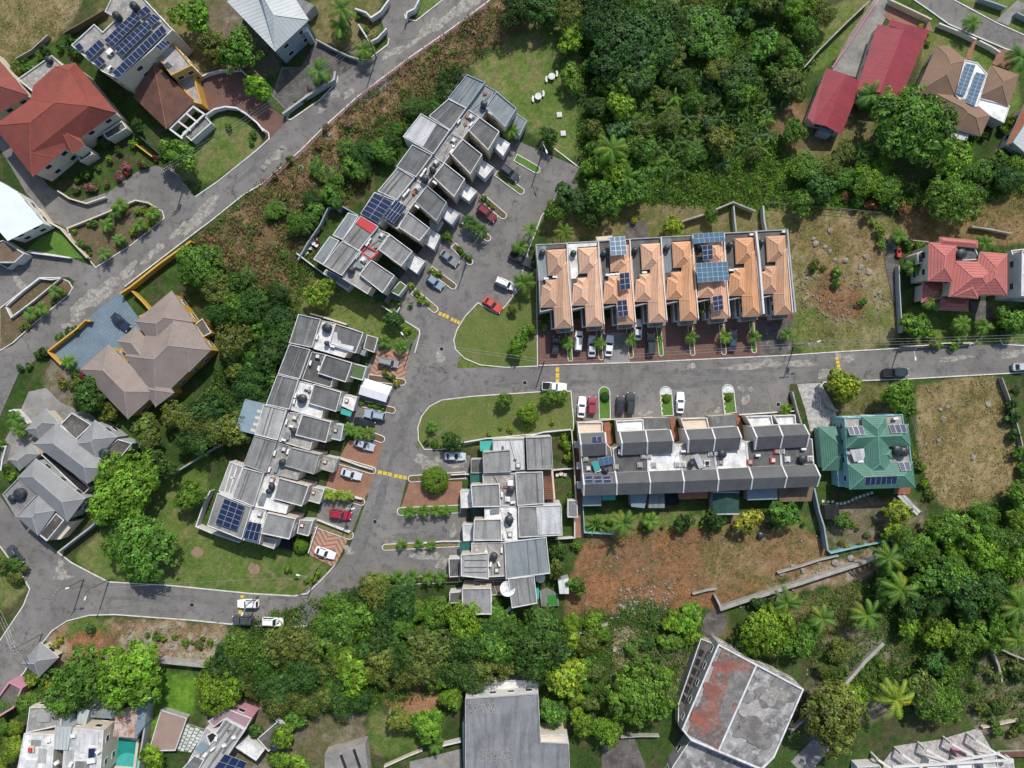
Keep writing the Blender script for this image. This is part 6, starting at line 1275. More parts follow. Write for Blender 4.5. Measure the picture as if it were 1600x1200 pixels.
GRN = dict(green=(.095,.195,.024), dark=(.052,.118,.02), bright=(.145,.265,.022), lime=(.215,.3,.028), olive=(.125,.165,.032), yellow=(.32,.3,.035), brown=(.17,.13,.055), rust=(.26,.12,.05), deep=(.04,.092,.018), blue=(.075,.15,.045), red=(.25,.04,.05), pink=(.35,.12,.16), dry=(.22,.155,.09))
def jit(c, r, a=.16): 
    k = 1+r.uniform(-a, a); h = r.uniform(-.1, .1); return (c[0]*k*(1+h), c[1]*k, c[2]*k*(1-h))
PL = random.Random(4)
def tree(px, py, rpx, kind='broad', colr='green', label=None, group=None, flat=1.0, name=None, cat=None):
    r_m = rpx*S; s = r_m/RPROTO[kind]/1.0; i = PL.randrange(NPROTO[kind]); sz = s*flat*PL.uniform(.9, 1.12); z = ZPROTO[kind]*sz
    p = at(px, py, z); o = dup(TREE[kind, i], (p.x, p.y, 0), PL.uniform(0, 6.28), (s*PL.uniform(.92,1.08), s*PL.uniform(.92,1.08), sz), label, group, jit(GRN[colr], PL, .1))
    if name: o.name = name
    if cat: o['category'] = cat
    return o
# palms
def frond(mb, T, az, L, lift, droop, wid, r, tint, seg=7, twist=0, base=(0,0,0)):
    """one feather leaf: a curved rib with leaflets either side"""
    pts = []; x = z = 0; a = lift
    for i in range(seg+1):
        pts.append(Vector((math.cos(az)*x+base[0], math.sin(az)*x+base[1], z+base[2]))); x += math.cos(a)*L/seg; z += math.sin(a)*L/seg; a -= droop/seg*(1+.5*i/seg)
    sd = Vector((-math.sin(az), math.cos(az), 0)); n = seg*3
    for i in range(n):
        f = (i+.6)/n*seg; k = min(seg-1, int(f)); p = pts[k].lerp(pts[k+1], f-k); d = (pts[k+1]-pts[k]).normalized()
        w = wid*(math.sin(math.pi*min(1, .12+.88*(i+1)/(n+1)))**.6)
        for s in (-1, 1):
            tip = p+sd*s*w*r.uniform(.85, 1.1)+d*w*.75-Vector((0,0,w*r.uniform(.25,.6))); lw = d*(L/n*.6)
            mb.append(([p-lw*.6, p+lw, tip+lw*.25, tip-lw*.1], tint*r.uniform(.75, 1.25)))
    for i in range(seg): mb.append(([pts[i]-sd*.035, pts[i]+sd*.035, pts[i+1]+sd*.025, pts[i+1]-sd*.025], tint*1.35))
def palm_mesh(name, n, L, wid, seed, droop=1.3, cols=((1,1,1),), lift0=.9, seg=7, yellow=.2):
    r = random.Random(seed); F = []
    for i in range(n):
        az = 2.399*i+r.uniform(-.55,.55); f = i/n; c = r.choice(cols); tint = np.array(c)*r.uniform(.8, 1.15)
        if r.random() < yellow: tint = tint*np.array((1.7, 1.15, .8))
        frond(F, None, az, L*r.uniform(.82,1.08), lift0-1.15*f+r.uniform(-.15,.15), droop*r.uniform(.8,1.2), wid, r, tint, seg)
    V = []; fc = []; T = []
    for pts, t in F:
        i = len(V); V += [tuple(p) for p in pts]; fc.append((i, i+1, i+2, i+3)); T += [tuple(t)]*4
    me = bpy.data.meshes.new(name); me.from_pydata(V, [], fc); ca = me.color_attributes.new('tint', 'FLOAT_COLOR', 'POINT')
    cc = np.ones((len(V), 4)); cc[:, :3] = np.array(T); ca.data.foreach_set('color', cc.ravel()); me.materials.append(MT['leaf']); return me
PALM = {}
for key, n, L, wid, h, var in [('coconut',16,3.6,.6,6.,3),('garden',17,1.75,.46,2.2,4),('date',22,1.8,.36,2.6,2),('banana',9,2.1,.30,1.2,4),('rosette',22,1.5,.12,.3,3)]:
    for s in range(var):
        t = thing(dict(coconut='coconut_palm', garden='garden_palm', date='garden_palm', banana='banana_plant', rosette='spiky_plant')[key], key, 'palm' if key in ('coconut','garden','date') else 'plant', (0,0,0))
        c = add('fronds', palm_mesh('fronds', n, L, wid, s*7+len(key), 1.35 if key != 'rosette' else .5, seg=7 if key != 'rosette' else 4, yellow=.25 if key == 'coconut' else .1), t); c.location = (0,0,h)
        mb = MB(); lean = .5 if key == 'coconut' else .08
        for i in range(5): mb.tube((lean*(1-i/5)**1.5-.0, 0, h*i/5-.05), (lean*(1-(i+1)/5)**1.5, 0, h*(i+1)/5), (.2 if key == 'coconut' else .1)*(1-.08*i), (.2 if key == 'coconut' else .1)*(1-.08*(i+1)), 8)
        mb.build('trunk' if key != 'banana' else 'stem', 'bark', t); PALM[key, s] = t
PV = dict(coconut=3, garden=4, date=2, banana=4, rosette=3); PH = dict(coconut=6., garden=2.2, date=2.6, banana=1.2, rosette=.3)
def palm(px, py, key='garden', s=1., label=None, group=None, colr='green'):
    z = PH[key]*s+.3; p = at(px, py, z); return dup(PALM[key, PL.randrange(PV[key])], (p.x, p.y, 0), PL.uniform(0, 6.28), s, label, group, jit(GRN[colr], PL, .12))
# ---------------------------------------------------------------- single trees that stand out
for a in [
 (312,422,38,'big','green','broad dark green tree in the garden behind the ochre wall'),(499,455,25,'broad','lime','bright yellow green tree on the lawn between the two western rows'),
 (200,768,56,'big','bright','huge bright green tree right of the grey villa'),(213,858,50,'big','green','large round tree on the lower lawn, below the huge bright one'),(300,772,27,'broad','green','narrow dark tree on the lower lawn beside the western row'),
 (138,622,30,'broad','dark','dark tree between the taupe villa and the grey villa'),(173,643,20,'broad','olive','olive tree under the lowest corner of the taupe villa'),(276,648,27,'broad','olive','brownish olive tree below the taupe villa'),(226,672,26,'broad','olive','yellow olive tree between the two villas and the huge bright tree'),
 (245,725,30,'broad','dark','dark bushy tree above the huge bright tree'),(615,500,18,'small','dark','small dark tree on the lawn by the road bend'),(636,517,9,'bush','bright','round green bush at the road bend lawn'),
 (824,645,19,'broad','bright','round bright tree on the oval lawn above the central row'),(860,621,16,'small','green','green tree on the oval lawn next to the white pickup'),(877,619,10,'small','green','smaller tree right of the green tree beside the white pickup'),(789,626,15,'small','green','green tree on the oval lawn near the upper kerb'),
 (1320,605,29,'broad','lime','olive yellow tree beside the pale stone driveway'),(1404,621,29,'broad','bright','bright green round tree above the green tiled house'),(1490,310,42,'big','green','large tree standing alone above the coral roofed house'),
 (1425,192,62,'big','green','largest tree between the crimson shed and the brown bungalow'),(1476,245,34,'broad','bright','bright tree below the largest tree near the brown bungalow'),(1240,205,22,'broad','green','bushy tree left of the smaller crimson shed'),(1238,132,26,'broad','olive','olive tree at the upper left of the smaller crimson shed'),
 (815,525,13,'small','green','small tree in the corner garden west of the tan row, topmost'),(808,541,18,'small','bright','bright tree in the corner garden west of the tan row'),(830,515,10,'small','bright','light green small tree against the first tan townhouse'),(801,484,9,'small','olive','small olive tree by the orange car'),(850,508,10,'small','dark','clipped dark bush in front of the west end tan townhouse'),
 (376,78,33,'broad','green','round tree left of the zinc roofed house'),(298,28,30,'broad','bright','bright tree at the top edge between the cream and zinc roofed houses'),(403,135,21,'small','bright','light green tree above the brick driveway'),(283,240,29,'broad','green','tree by the utility pole below the clay tile wing'),(335,75,24,'broad','olive','feathery olive tree left of the round tree by the zinc roofed house'),(215,195,14,'small','dark','dark small tree at the corner of the red villa'),(162,222,12,'small','deep','dark potted tree against the red villa wall'),
 (887,312,26,'broad','deep','dark tree at the end of the cul de sac road'),(865,332,20,'broad','green','tree on the bank below the dark tree at the cul de sac'),(921,343,17,'small','deep','deep green tree behind the west end of the tan row'),(945,312,28,'broad','green','tree behind the tan row, right of the deep green ones'),(1050,352,20,'broad','lime','lime green bushy tree behind the tan row'),(1112,335,15,'small','green','thin crowned tree behind the middle of the tan row'),(991,343,8,'bush','yellow','yellow bush behind the tan row'),
 (706,689,19,'small','dark','dark bush tree above the pale silver car'),(869,856,17,'small','dark','dark bush right of the wide grey roof of the central row'),(900,853,11,'bush','green','small bush at the corner of the red soil lot'),(872,887,16,'small','olive','yellowish bush right of the central row'),(901,912,17,'small','green','green tree at the red soil edge beside the lowest central townhouse'),
 (950,1140,28,'broad','bright','bright tree in the bottom centre garden'),(1000,1085,48,'big','green','big dense tree left of the old concrete building'),(880,1060,34,'broad','lime','yellow green tree right of the large plain grey building'),(866,1115,26,'broad','green','green tree close to the large plain grey building'),(668,1128,28,'broad','bright','bright round tree on the small lawn in the lower wood'),(706,1090,22,'broad','bright','bright tree beside the peeling end wall'),(622,1122,22,'broad','olive','olive tree left of the bright round tree on the small lawn'),
 (125,1060,52,'big','green','dark mango like tree above the bottom left houses'),(195,1055,55,'big','bright','bright mango like tree above the swimming pool'),(340,1072,40,'big','bright','bright tree right of the lush grass strip'),(240,1182,20,'small','bright','bright tree beside the pinkish terrace'),(835,1010,52,'big','dark','big dark tree at the right end of the lower wood'),
 (1300,1125,50,'big','olive','large olive tree in front of the bottom right pergola house'),(1330,1090,30,'broad','bright','bright tree just above the large olive tree'),(1465,1095,36,'big','green','green tree above the white pergola beams'),(1440,1080,30,'broad','olive','yellowish tree left of the green one above the pergola'),(1200,985,38,'big','bright','bright tree right of the circular clearing'),(1240,1010,26,'broad','green','tree between the circular clearing tree and the palms'),
 (1318,815,15,'small','green','round green tree in the green tiled house garden'),(1400,830,20,'small','bright','leafy tree in the lower garden of the green tiled house'),(1405,800,22,'small','lime','lime bush under the rear step of the green tiled house'),(1225,805,24,'small','green','tree behind the east end of the charcoal row'),(1168,812,21,'small','yellow','yellow leaved tree behind the charcoal row'),(1118,815,17,'small','dark','dark tree behind the green gabled annex'),(1065,815,17,'small','dark','dark shrubby tree behind the brown rear roof of the charcoal row'),
 (1430,510,22,'small','green','garden tree at the lower left of the coral roofed house'),(1585,500,26,'broad','green','dense tree at the right edge below the coral roofed house'),(1560,400,14,'small','green','small tree right of the coral roof'),(720,350,4,'bush','dark','low dark bush among upper row bays'),(858,215,16,'small','dark','dark round tree at the cul de sac lamp post'),(895,62,24,'broad','bright','bright tree at the upper right corner of the top lawn'),(890,120,20,'broad','green','tree at the right side of the top lawn'),(1228,640,11,'small','bright','slim light tree by the pale stone driveway'),(1450,105,10,'bush','yellow','yellow flowering bush right of the larger crimson shed'),
 (698,398,4,'bush','dark','tiny bush')][:-1]: tree(*a)
for px, py, r, c, l in [(680,750,23,'bright','large clipped round bush on the brick driveway of the central row'),(470,853,12,'bright','clipped round bush beside the lower striped driveway'),(565,629,6,'bright','small clipped ball bush by the white canopy'),(1042,622,7,'bright','clipped ball bush on the middle lawn island'),(1139,620,7,'bright','clipped ball bush on the right lawn island'),(945,620,8,'dark','dark bush on the brick edged island of the charcoal row'),(726,348,13,'dark','')]:
    if l: tree(px, py, r, 'clipped', c, l, flat=.9).name = 'clipped_bush'
# palms
TP = [(887,535),(937,537),(987,530),(1082,527),(1135,526),(1180,527),(1231,522)]
for i, (x, y) in enumerate(TP): palm(x, y, 'garden', 1.0, 'small palm on the planted strip, %s between the tan row courts from the west' % ORD[i])
for i, (x, y) in enumerate([(641,801),(662,799),(681,799),(697,799)]): palm(x, y, 'garden', .95, '%s palm from the left on the planted strip below the brick driveway' % ORD[i])
for i, (x, y) in enumerate([(627,851),(654,851),(674,853)]): palm(x, y, 'garden', .8, '%s palm from the left on the thin strip of the central row' % ORD[i])
for i, (x, y) in enumerate([(598,906),(620,903),(644,902),(668,902),(690,903)]): palm(x, y, 'garden', 1.05, None, None)['label'] = '%s palm from the left on the strip at the edge of the lower wood' % ORD[i]
for i, (x, y) in enumerate([(545,671),(560,676),(575,677)]): palm(x, y, 'date', 1., '%s palm from the left beside the silver glass roofed car' % ORD[i])
for i, (x, y) in enumerate([(510,772),(522,774),(533,775),(544,776)]): palm(x, y, 'garden', .85, '%s palm from the left above the bright red SUV' % ORD[i], None, 'lime')
for i, (x, y) in enumerate([(731,345),(741,352),(752,360)]): palm(x, y, 'date', 1.05, '%s dark palm from the top in the upper row bays' % ORD[i], None, 'dark')
for a in [(600,534,'garden',1.,'palm on the road bend lawn nearest the townhouse'),(626,542,'garden',1.,'palm on the road bend lawn nearest the striped driveway'),(798,203,'date',1.25,'palm in front of the blue grey end unit'),(830,358,'coconut',.62,'palm at the kerb above the black pickup'),(813,385,'garden',1.2,'small palm just above the black pickup'),(819,442,'garden',1.6,'palm below the black pickup'),(882,362,'coconut',.7,'light feathery palm behind the tan row'),(1104,482,'coconut',.5,'palm growing against the sixth tan townhouse'),
 (533,13,'coconut',1.,'coconut palm at the top edge right of the zinc roofed house'),(532,42,'garden',1.6,'small palm below the top edge coconut palm'),(497,110,'garden',1.8,'twin headed palm in the stained yard'),(568,76,'garden',1.5,'palm in the wall corner by the upper road'),(956,232,'coconut',1.15,'tall coconut palm in the gully beside the cul de sac'),(980,275,'coconut',.8,'smaller palm below the tall gully coconut palm'),(1522,34,'garden',1.4,'palm standing in the garden road top right'),(1595,88,'garden',1.8,'palm at the right edge by the garden road'),(1360,148,'garden',1.9,'palm between the two crimson sheds'),
 (1231,942,'coconut',1.0,'coconut palm, leftmost of the bottom right group'),(1286,967,'coconut',.95,'thin crowned coconut palm right of the leftmost one'),(1357,962,'coconut',1.1,'coconut palm at the edge of the dirt terrace'),(1409,922,'coconut',1.2,'coconut palm high in the bottom right wood'),(1400,1095,'coconut',1.3,'yellow green coconut palm near the pergola house'),(1592,950,'coconut',1.2,'coconut palm at the right edge by the lower lawn'),(1390,872,'coconut',1.1,'coconut palm over the long retaining wall'),(1590,1000,'coconut',1.,'dark palm at the right edge below the lawn palm'),
 (975,818,'coconut',1.,'large palm behind the blue annexes of the charcoal row'),(932,820,'rosette',1.9,'spiky plant behind the west end of the charcoal row'),(1017,815,'garden',1.3,'small palm behind the third charcoal townhouse'),(186,320,'garden',1.1,'palm at the top of the planted verge'),(178,331,'garden',.9,'palm just below the verge top palm'),(237,333,'garden',1.,'palm at the tip of the planted verge'),(217,351,'garden',1.,'palm near the verge tip palm'),(184,374,'garden',.9,'palm in the lower middle of the planted verge'),(160,396,'garden',1.,'palm at the lower kerb of the planted verge'),(165,350,'garden',1.,'palm on the inner side of the planted verge'),
 (84,455,'garden',1.,'palm on the roadside island, upper one'),(62,482,'garden',1.,'palm on the roadside island, middle one'),(44,490,'garden',1.,'palm on the roadside island, lower one'),(105,566,'garden',1.1,'palm near the driveway gate of the taupe villa'),(20,655,'garden',1.2,'upper palm by the grey villa drive'),(30,672,'garden',1.2,'lower palm by the grey villa drive'),(320,682,'coconut',.7,'palm like banana clump left of the western row'),(288,695,'coconut',.6,'lower banana like clump left of the western row'),(674,667,'garden',.9,'small palm on the oval lawn, at its left end'),(568,524,'garden',.5,'tiny palm by the second western townhouse'),(1430,415,'garden',1.4,'palm left of the coral roofed house'),(1458,470,'garden',1.4,'palm under the lower coral roof'),(1505,505,'garden',1.3,'palm at the coral roofed house drive'),(1540,510,'garden',1.2,'palm right of the coral roofed house drive'),(1540,380,'garden',1.2,'palm behind the coral roof'),(1407,368,'garden',1.1,'palm at the top of the dark lane'),(680,1165,'garden',1.2,'palm at the bottom edge left of the plain grey building')]:
    o = palm(*a[:4], None, None, 'lime' if 'yellow' in a[4] else 'green'); o['label'] = a[4]
palm(1032,531,'rosette',.8,'spiky red edged plant strip between tan courts')
# ---------------------------------------------------------------- woods: many trees of one look
def poisson(poly, d, n, seed):
    r = random.Random(seed); xs = [p[0] for p in poly]; ys = [p[1] for p in poly]; out = []
    P = np.array
    for _ in range(n*40):
        x, y = r.uniform(min(xs), max(xs)), r.uniform(min(ys), max(ys))
        if not inpoly(np.array([x]), np.array([y]), poly)[0]: continue
        if all((x-a)**2+(y-b)**2 > d*d for a, b in out): out.append((x, y))
        if len(out) >= n: break
    return out
def wood(poly, d, n, seed, kinds, cols, label, group, rmin, rmax, flat=1.):
    r = random.Random(seed)
    for x, y in poisson(poly, d, n, seed):
        o = tree(x, y, r.uniform(rmin, rmax), r.choice(kinds), r.choice(cols), label, group, flat)
wood([(800,-20),(1000,-20),(960,60),(900,50),(850,35),(810,45)], 26, 12, 11, ['broad','fine'], ['dark','olive','deep'], 'dark tree in the belt along the top edge above the top lawn', 'trees along the top edge', 20, 32)
wood([(915,60),(1000,0),(1240,-20),(1280,60),(1190,130),(1210,250),(1000,250),(905,230)], 24, 42, 12, ['broad','fine','small','small'], ['dark','green','green','blue','bright','olive'], 'green tree in the gully wood above the tan row', 'trees of the gully wood', 12, 27, .9)
wood([(900,240),(1000,240),(1010,320),(905,300)], 24, 7, 13, ['broad'], ['green','bright'], 'bright tree on the edge of the gully behind the cul de sac', 'trees at the gully edge', 14, 26)
wood([(330,440),(425,450),(465,490),(440,560),(400,640),(355,690),(300,690),(290,660),(340,620),(375,560),(345,500)], 26, 26, 14, ['broad','fine'], ['dark','green','deep','dark','olive'], 'dark tree in the wood between the taupe villa and the western row', 'trees left of the western row', 18, 32)
wood([(430,300),(560,190),(720,120),(700,170),(610,230),(540,300),(480,370),(460,430),(430,400)], 20, 13, 15, ['fine','small'], ['dark','olive','green','green'], 'small dark tree on the bank behind the upper townhouse row', 'trees on the bank behind the upper row', 8, 22, .55)
wood([(455,345),(520,272),(640,188),(700,120),(722,118),(690,170),(620,232),(560,292),(500,322),(470,362)], 17, 19, 25, ['broad','fine'], ['dark','deep','green'], 'dark tree close behind the back walls of the upper townhouse row', 'trees behind the upper row walls', 13, 21, 1.)
wood([(355,1012),(440,1005),(490,990),(525,935),(600,925),(715,945),(790,950),(780,1050),(720,1060),(600,1070),(560,1100),(430,1100),(350,1060)], 25, 72, 16, ['fine','broad','fine'], ['olive','green','green','dark','bright','olive','dark'], 'leafy tree in the dense lower wood below the townhouse rows', 'trees of the lower wood', 20, 36)
wood([(1380,880),(1480,800),(1600,770),(1620,830),(1580,960),(1480,1060),(1420,1010),(1380,960)], 29, 30, 17, ['broad','broad','fine'], ['bright','bright','green','green','dark'], 'leafy tree in the wood on the right below the straw coloured lot', 'trees of the right hand wood', 19, 35)
wood([(1190,0),(1260,0),(1330,-20),(1270,90),(1210,120)], 28, 7, 18, ['broad','fine'], ['olive','green','bright'], 'pale green tree beside the strip of grass left of the crimson sheds', 'trees left of the crimson sheds', 18, 28)
wood([(1250,230),(1370,240),(1400,300),(1600,240),(1600,295),(1450,290),(1250,320)], 28, 15, 19, ['broad','fine','small'], ['green','bright','olive','dark'], 'leafy tree in the green belt below the crimson sheds and bungalow', 'trees below the sheds', 14, 28, .8)
wood([(1190,930),(1260,980),(1330,1020),(1300,1060),(1250,1040),(1160,1000)], 28, 8, 20, ['small','broad','fine'], ['olive','green','dark'], 'shrubby tree on the slope right of the old concrete building', 'slope trees', 12, 22)
wood([(890,975),(950,960),(930,1150),(900,1150)], 22, 13, 21, ['broad','small','fine'], ['bright','olive','green','lime'], 'light tree in the garden strip right of the plain grey building', 'garden strip trees', 12, 24)
wood([(-20,985),(40,900),(45,880),(0,860)], 14, 5, 22, ['small'], ['olive','bright','green'], 'small tree in the garden wedge at the left edge of the lower road', 'wedge garden trees', 8, 13)
wood([(-10,1100),(50,1090),(45,1200),(-10,1200)], 24, 6, 23, ['broad','fine'], ['green','lime','bright'], 'light tree at the bottom left corner', 'corner trees', 14, 24)
wood([(300,1130),(330,1120),(470,1110),(490,1200),(420,1190)], 26, 6, 24, ['small','broad'], ['bright','dark','green'], 'garden tree at the bottom edge near the stained outbuilding', 'bottom garden trees', 12, 22)
for x, y, r, c in [(965,70,52,'deep'),(985,110,40,'green'),(1105,45,46,'green'),(1160,120,38,'dark'),(1030,35,44,'dark')]: tree(x, y, r, 'big', c, 'broad merged tree crown standing over the gully wood', 'broad crowns of the gully wood', .7)
# banana like plants in the gully and lower garden
r_ = random.Random(3)
for x, y in poisson([(960,120),(1180,110),(1240,60),(1210,225),(1120,260),(985,290)], 16, 64, 31): palm(x, y, 'banana', r_.uniform(.8,1.3), 'long leaved plant growing among the gully undergrowth', 'long leaved plants in the gully', r_.choice(['green','dark','blue']))
for x, y in poisson([(985,985),(1090,945),(1085,1010),(1050,1050),(990,1060)], 19, 9, 32): palm(x, y, 'banana', r_.uniform(.8,1.1), 'banana plant on the stony ground left of the old concrete building', 'banana plants', r_.choice(['green','dark']))
wood([(960,1030),(1000,985),(1085,950),(1085,1000),(1050,1060),(1000,1040)], 20, 9, 26, ['small','broad'], ['green','dark','bright'], 'bushy tree on the stony ground below the red soil lot', 'bushy trees below the red soil lot', 10, 20, .8)
# bushes in beds and along walls
def bushes(pts, n, label, group, cols, rmin=4, rmax=8, jitr=4, seed=0):
    n = int(n*.68+.4); rmin *= 1.12; rmax *= 1.15
    r = random.Random(seed)
    for i in range(n):
        t = (i+r.random())/n*(len(pts)-1); k = min(len(pts)-2, int(t)); a, b = pts[k], pts[k+1]; f = t-k
        tree(a[0]+(b[0]-a[0])*f+r.uniform(-jitr, jitr), a[1]+(b[1]-a[1])*f+r.uniform(-jitr, jitr), r.uniform(rmin, rmax), 'bush', r.choice(cols), label, group)
B = bushes
B([(110,360),(160,345),(215,325),(250,335),(205,370),(150,405),(120,375)], 26, 'low bush in the planted verge beside the upper road', 'bushes of the planted verge', ['green','bright','dark','lime'], 4, 8, 4, 1)
B([(22,525),(60,490),(108,450)], 12, 'low bush on the roadside island', 'bushes of the roadside island', ['green','olive','bright'], 4, 7, 3, 2)
B([(115,295),(150,290),(200,265),(240,245)], 18, 'bush with pink flowers in the bed below the red villa', 'flowering bushes below the red villa', ['olive','green','red','pink','dry'], 5, 9, 5, 3)
B([(120,285),(170,250),(220,215)], 10, 'green hedge bush along the red villa wall', 'hedge bushes along the red villa', ['green','bright','dark'], 5, 8, 3, 4)
B([(95,230),(60,170),(0,240)], 0, '', '', ['green'])
B([(15,110),(60,90),(110,60),(125,85)], 12, 'hedge bush along the edge of the sand lot', 'hedge by the sand lot', ['green','dark','olive'], 7, 12, 4, 5)
B([(85,590),(110,600),(130,590),(100,570)], 10, 'bush in the rock garden left of the taupe villa', 'rock garden bushes', ['red','green','lime','olive'], 5, 9, 4, 6)
B([(30,575),(55,565),(75,545),(110,520),(125,508)], 10, 'bush along the ochre front wall of the blue driveway', 'bushes along the ochre front wall', ['green','olive','dark'], 6, 10, 3, 7)
B([(0,690),(10,745),(20,740)], 4, 'bush at the left edge by the grey villa', 'bushes at the left edge', ['green','bright'], 7, 11, 4, 8)
B([(600,583),(625,600)], 9, 'flowering bush on the strip above the white canopy', 'bushes above the white canopy', ['lime','yellow','green'], 4, 6, 3, 9)
B([(575,632),(605,640)], 7, 'leafy bush on the strip under the white canopy', 'bushes under the white canopy', ['green','bright','dark'], 4, 7, 2, 10)
B([(715,385),(735,405)], 6, 'leafy bush on the bay strip by the grey car', 'bay strip bushes', ['green','lime'], 4, 6, 2, 11)
B([(668,420),(690,432)], 6, 'leafy bush on the bay strip by the light blue car', 'bay strip bushes by the light blue car', ['bright','lime','yellow'], 4, 6, 2, 12)
B([(640,445),(672,478)], 7, 'bush on the strip at the last bay of the upper row', 'last bay bushes', ['lime','green','olive'], 4, 7, 2, 13)
B([(752,310),(772,325)], 4, 'bush on the strip beside the dark red SUV', 'bushes beside the dark red SUV', ['bright','green'], 4, 6, 2, 14)
B([(694,375),(700,365)], 3, 'dark bush before the white porch roofs', 'porch bushes', ['dark','green'], 6, 10, 3, 15)
B([(665,690),(690,698)], 6, 'bush at the lower kerb of the oval lawn', 'oval lawn kerb bushes', ['bright','green'], 5, 8, 2, 16)
B([(755,676),(800,668),(870,660)], 9, 'hedge bush above the central row', 'hedge bushes above the central row', ['bright','green','lime'], 4, 7, 3, 17)
B([(880,680),(890,715)], 8, 'creeper bush in the narrow garden of the central row', 'narrow garden bushes', ['bright','lime','green'], 5, 9, 3, 18)
B([(893,760),(885,790),(890,770)], 5, 'dark bush in the second narrow garden of the central row', 'second narrow garden bushes', ['dark','green'], 4, 7, 3, 19)
B([(910,810),(990,825),(1080,825),(1150,825),(1270,815)], 20, 'low bush along the back of the charcoal row gardens', 'bushes behind the charcoal row', ['bright','green','olive'], 4, 8, 4, 20)
B([(1320,800),(1350,830),(1380,850),(1340,845),(1310,850)], 18, 'bush in the colourful garden of the green tiled house', 'colourful garden bushes', ['bright','rust','yellow','olive','green','red'], 3.5, 7, 7, 21)
B([(1425,705),(1440,740),(1450,775)], 9, 'bush between the green tiled house and the straw lot', 'bushes beside the straw lot', ['olive','green','bright'], 5, 9, 4, 22)
B([(1415,500),(1440,525),(1480,535),(1520,525)], 14, 'bush along the front of the coral roofed house garden', 'front bushes of the coral roofed house', ['green','bright','olive'], 6, 11, 5, 23)
B([(1410,380),(1450,385)], 6, 'hedge bush behind the coral roofed house', 'hedge behind the coral roofed house', ['green','bright'], 5, 8, 2, 24)
B([(1550,485),(1565,515),(1600,505)], 8, 'bush at the right edge of the coral roofed house drive', 'right edge bushes', ['green','bright','dark'], 6, 11, 5, 25)
B([(1530,255),(1580,250),(1570,180)], 9, 'garden bush right of the brown bungalow', 'bushes right of the bungalow', ['green','bright','dark'], 6, 12, 5, 26)
B([(1505,205),(1545,215)], 5, 'bush below the brown bungalow', 'bushes below the bungalow', ['dark','green'], 7, 12, 4, 27)
B([(1440,40),(1452,70)], 4, 'small bush at the red paved yard', 'red yard bushes', ['yellow','green'], 5, 8, 2, 28)
B([(1590,600),(1575,640),(1595,720),(1600,760)], 14, 'bush along the right edge of the straw lot', 'bushes along the right edge of the straw lot', ['dark','green','deep'], 7, 13, 5, 29)
B([(445,890),(480,905),(500,895)], 9, 'bush at the lower lawn corner', 'lower lawn corner bushes', ['bright','lime','green'], 5, 8, 4, 30)
B([(480,400),(500,370),(490,345)], 7, 'bush in the yard with white garden chairs', 'garden yard bushes', ['bright','green','red'], 4, 6, 5, 31)
B([(575,455),(610,470),(640,480)], 8, 'hedge bush below the last upper townhouse', 'hedge under the upper row end', ['green','bright'], 5, 8, 3, 32)
B([(220,985),(280,1000),(340,1000)], 14, 'scrub on the stony strip below the lower road', 'scrub on the stony strip', ['olive','bright','green'], 4, 8, 8, 33)
B([(170,975),(85,1000),(80,1012)], 5, 'bush beside the gatehouse', 'bushes beside the gatehouse', ['yellow','blue','olive'], 6, 9, 2, 34)
B([(40,1065),(60,1060),(75,1075)], 4, 'yellow flowered bush below the gatehouse', 'yellow bushes', ['yellow','lime'], 7, 10, 3, 35)
B([(1260,400),(1280,420),(1300,430),(1370,490)], 9, 'low scrub on the dry lot beside the tan row', 'scrub on the dry lot', ['bright','olive','green'], 5, 10, 9, 36)
B([(1350,330),(1375,360),(1380,400)], 7, 'scrub at the right edge of the dry lot', 'scrub at the lot edge', ['olive','bright'], 6, 10, 5, 37)
B([(1310,300),(1370,320),(1430,330)], 8, 'thicket bush above the dry lot', 'thicket above the dry lot', ['bright','green','rust'], 8, 14, 5, 38)
B([(1380,1010),(1370,1040),(1390,1060)], 7, 'weedy bush near the dirt steps bottom right', 'weedy bushes', ['green','bright'], 5, 9, 6, 39)
B([(1545,1130),(1580,1150),(1600,1130)], 7, 'bush at the right end of the pergola house', 'bushes right of the pergola house', ['green','olive'], 7, 12, 4, 40)
B([(1520,1020),(1545,1060),(1590,1040),(1600,1090),(1540,1110),(1510,1060)], 16, 'scrubby bush on the slope at the right edge above the stone terrace', 'right edge slope bushes', ['green','dark','olive','bright'], 7, 14, 8, 44)
B([(350,200),(400,210),(390,225)], 6, 'bush in the round lawn beside the brick driveway', 'round lawn bushes', ['bright','olive','green'], 4, 7, 4, 41)
B([(460,165),(485,150)], 5, 'bush on the ledge above the upper road', 'ledge bushes', ['green','olive'], 5, 7, 2, 42)
B([(560,25),(580,50),(600,60)], 6, 'bush by the white gate walls of the upper road', 'gate wall bushes', ['bright','yellow','green'], 4, 8, 4, 43)
B([(30,15),(90,40)], 0, '', '', ['green'])
for x, y in [(450,325),(452,250),(497,225),(540,195),(510,200),(430,275)]: tree(x, y, 8, 'bush', PL.choice(['dry','olive','rust']), 'dry roundish bush at the kerb of the upper road', 'dry kerb bushes')
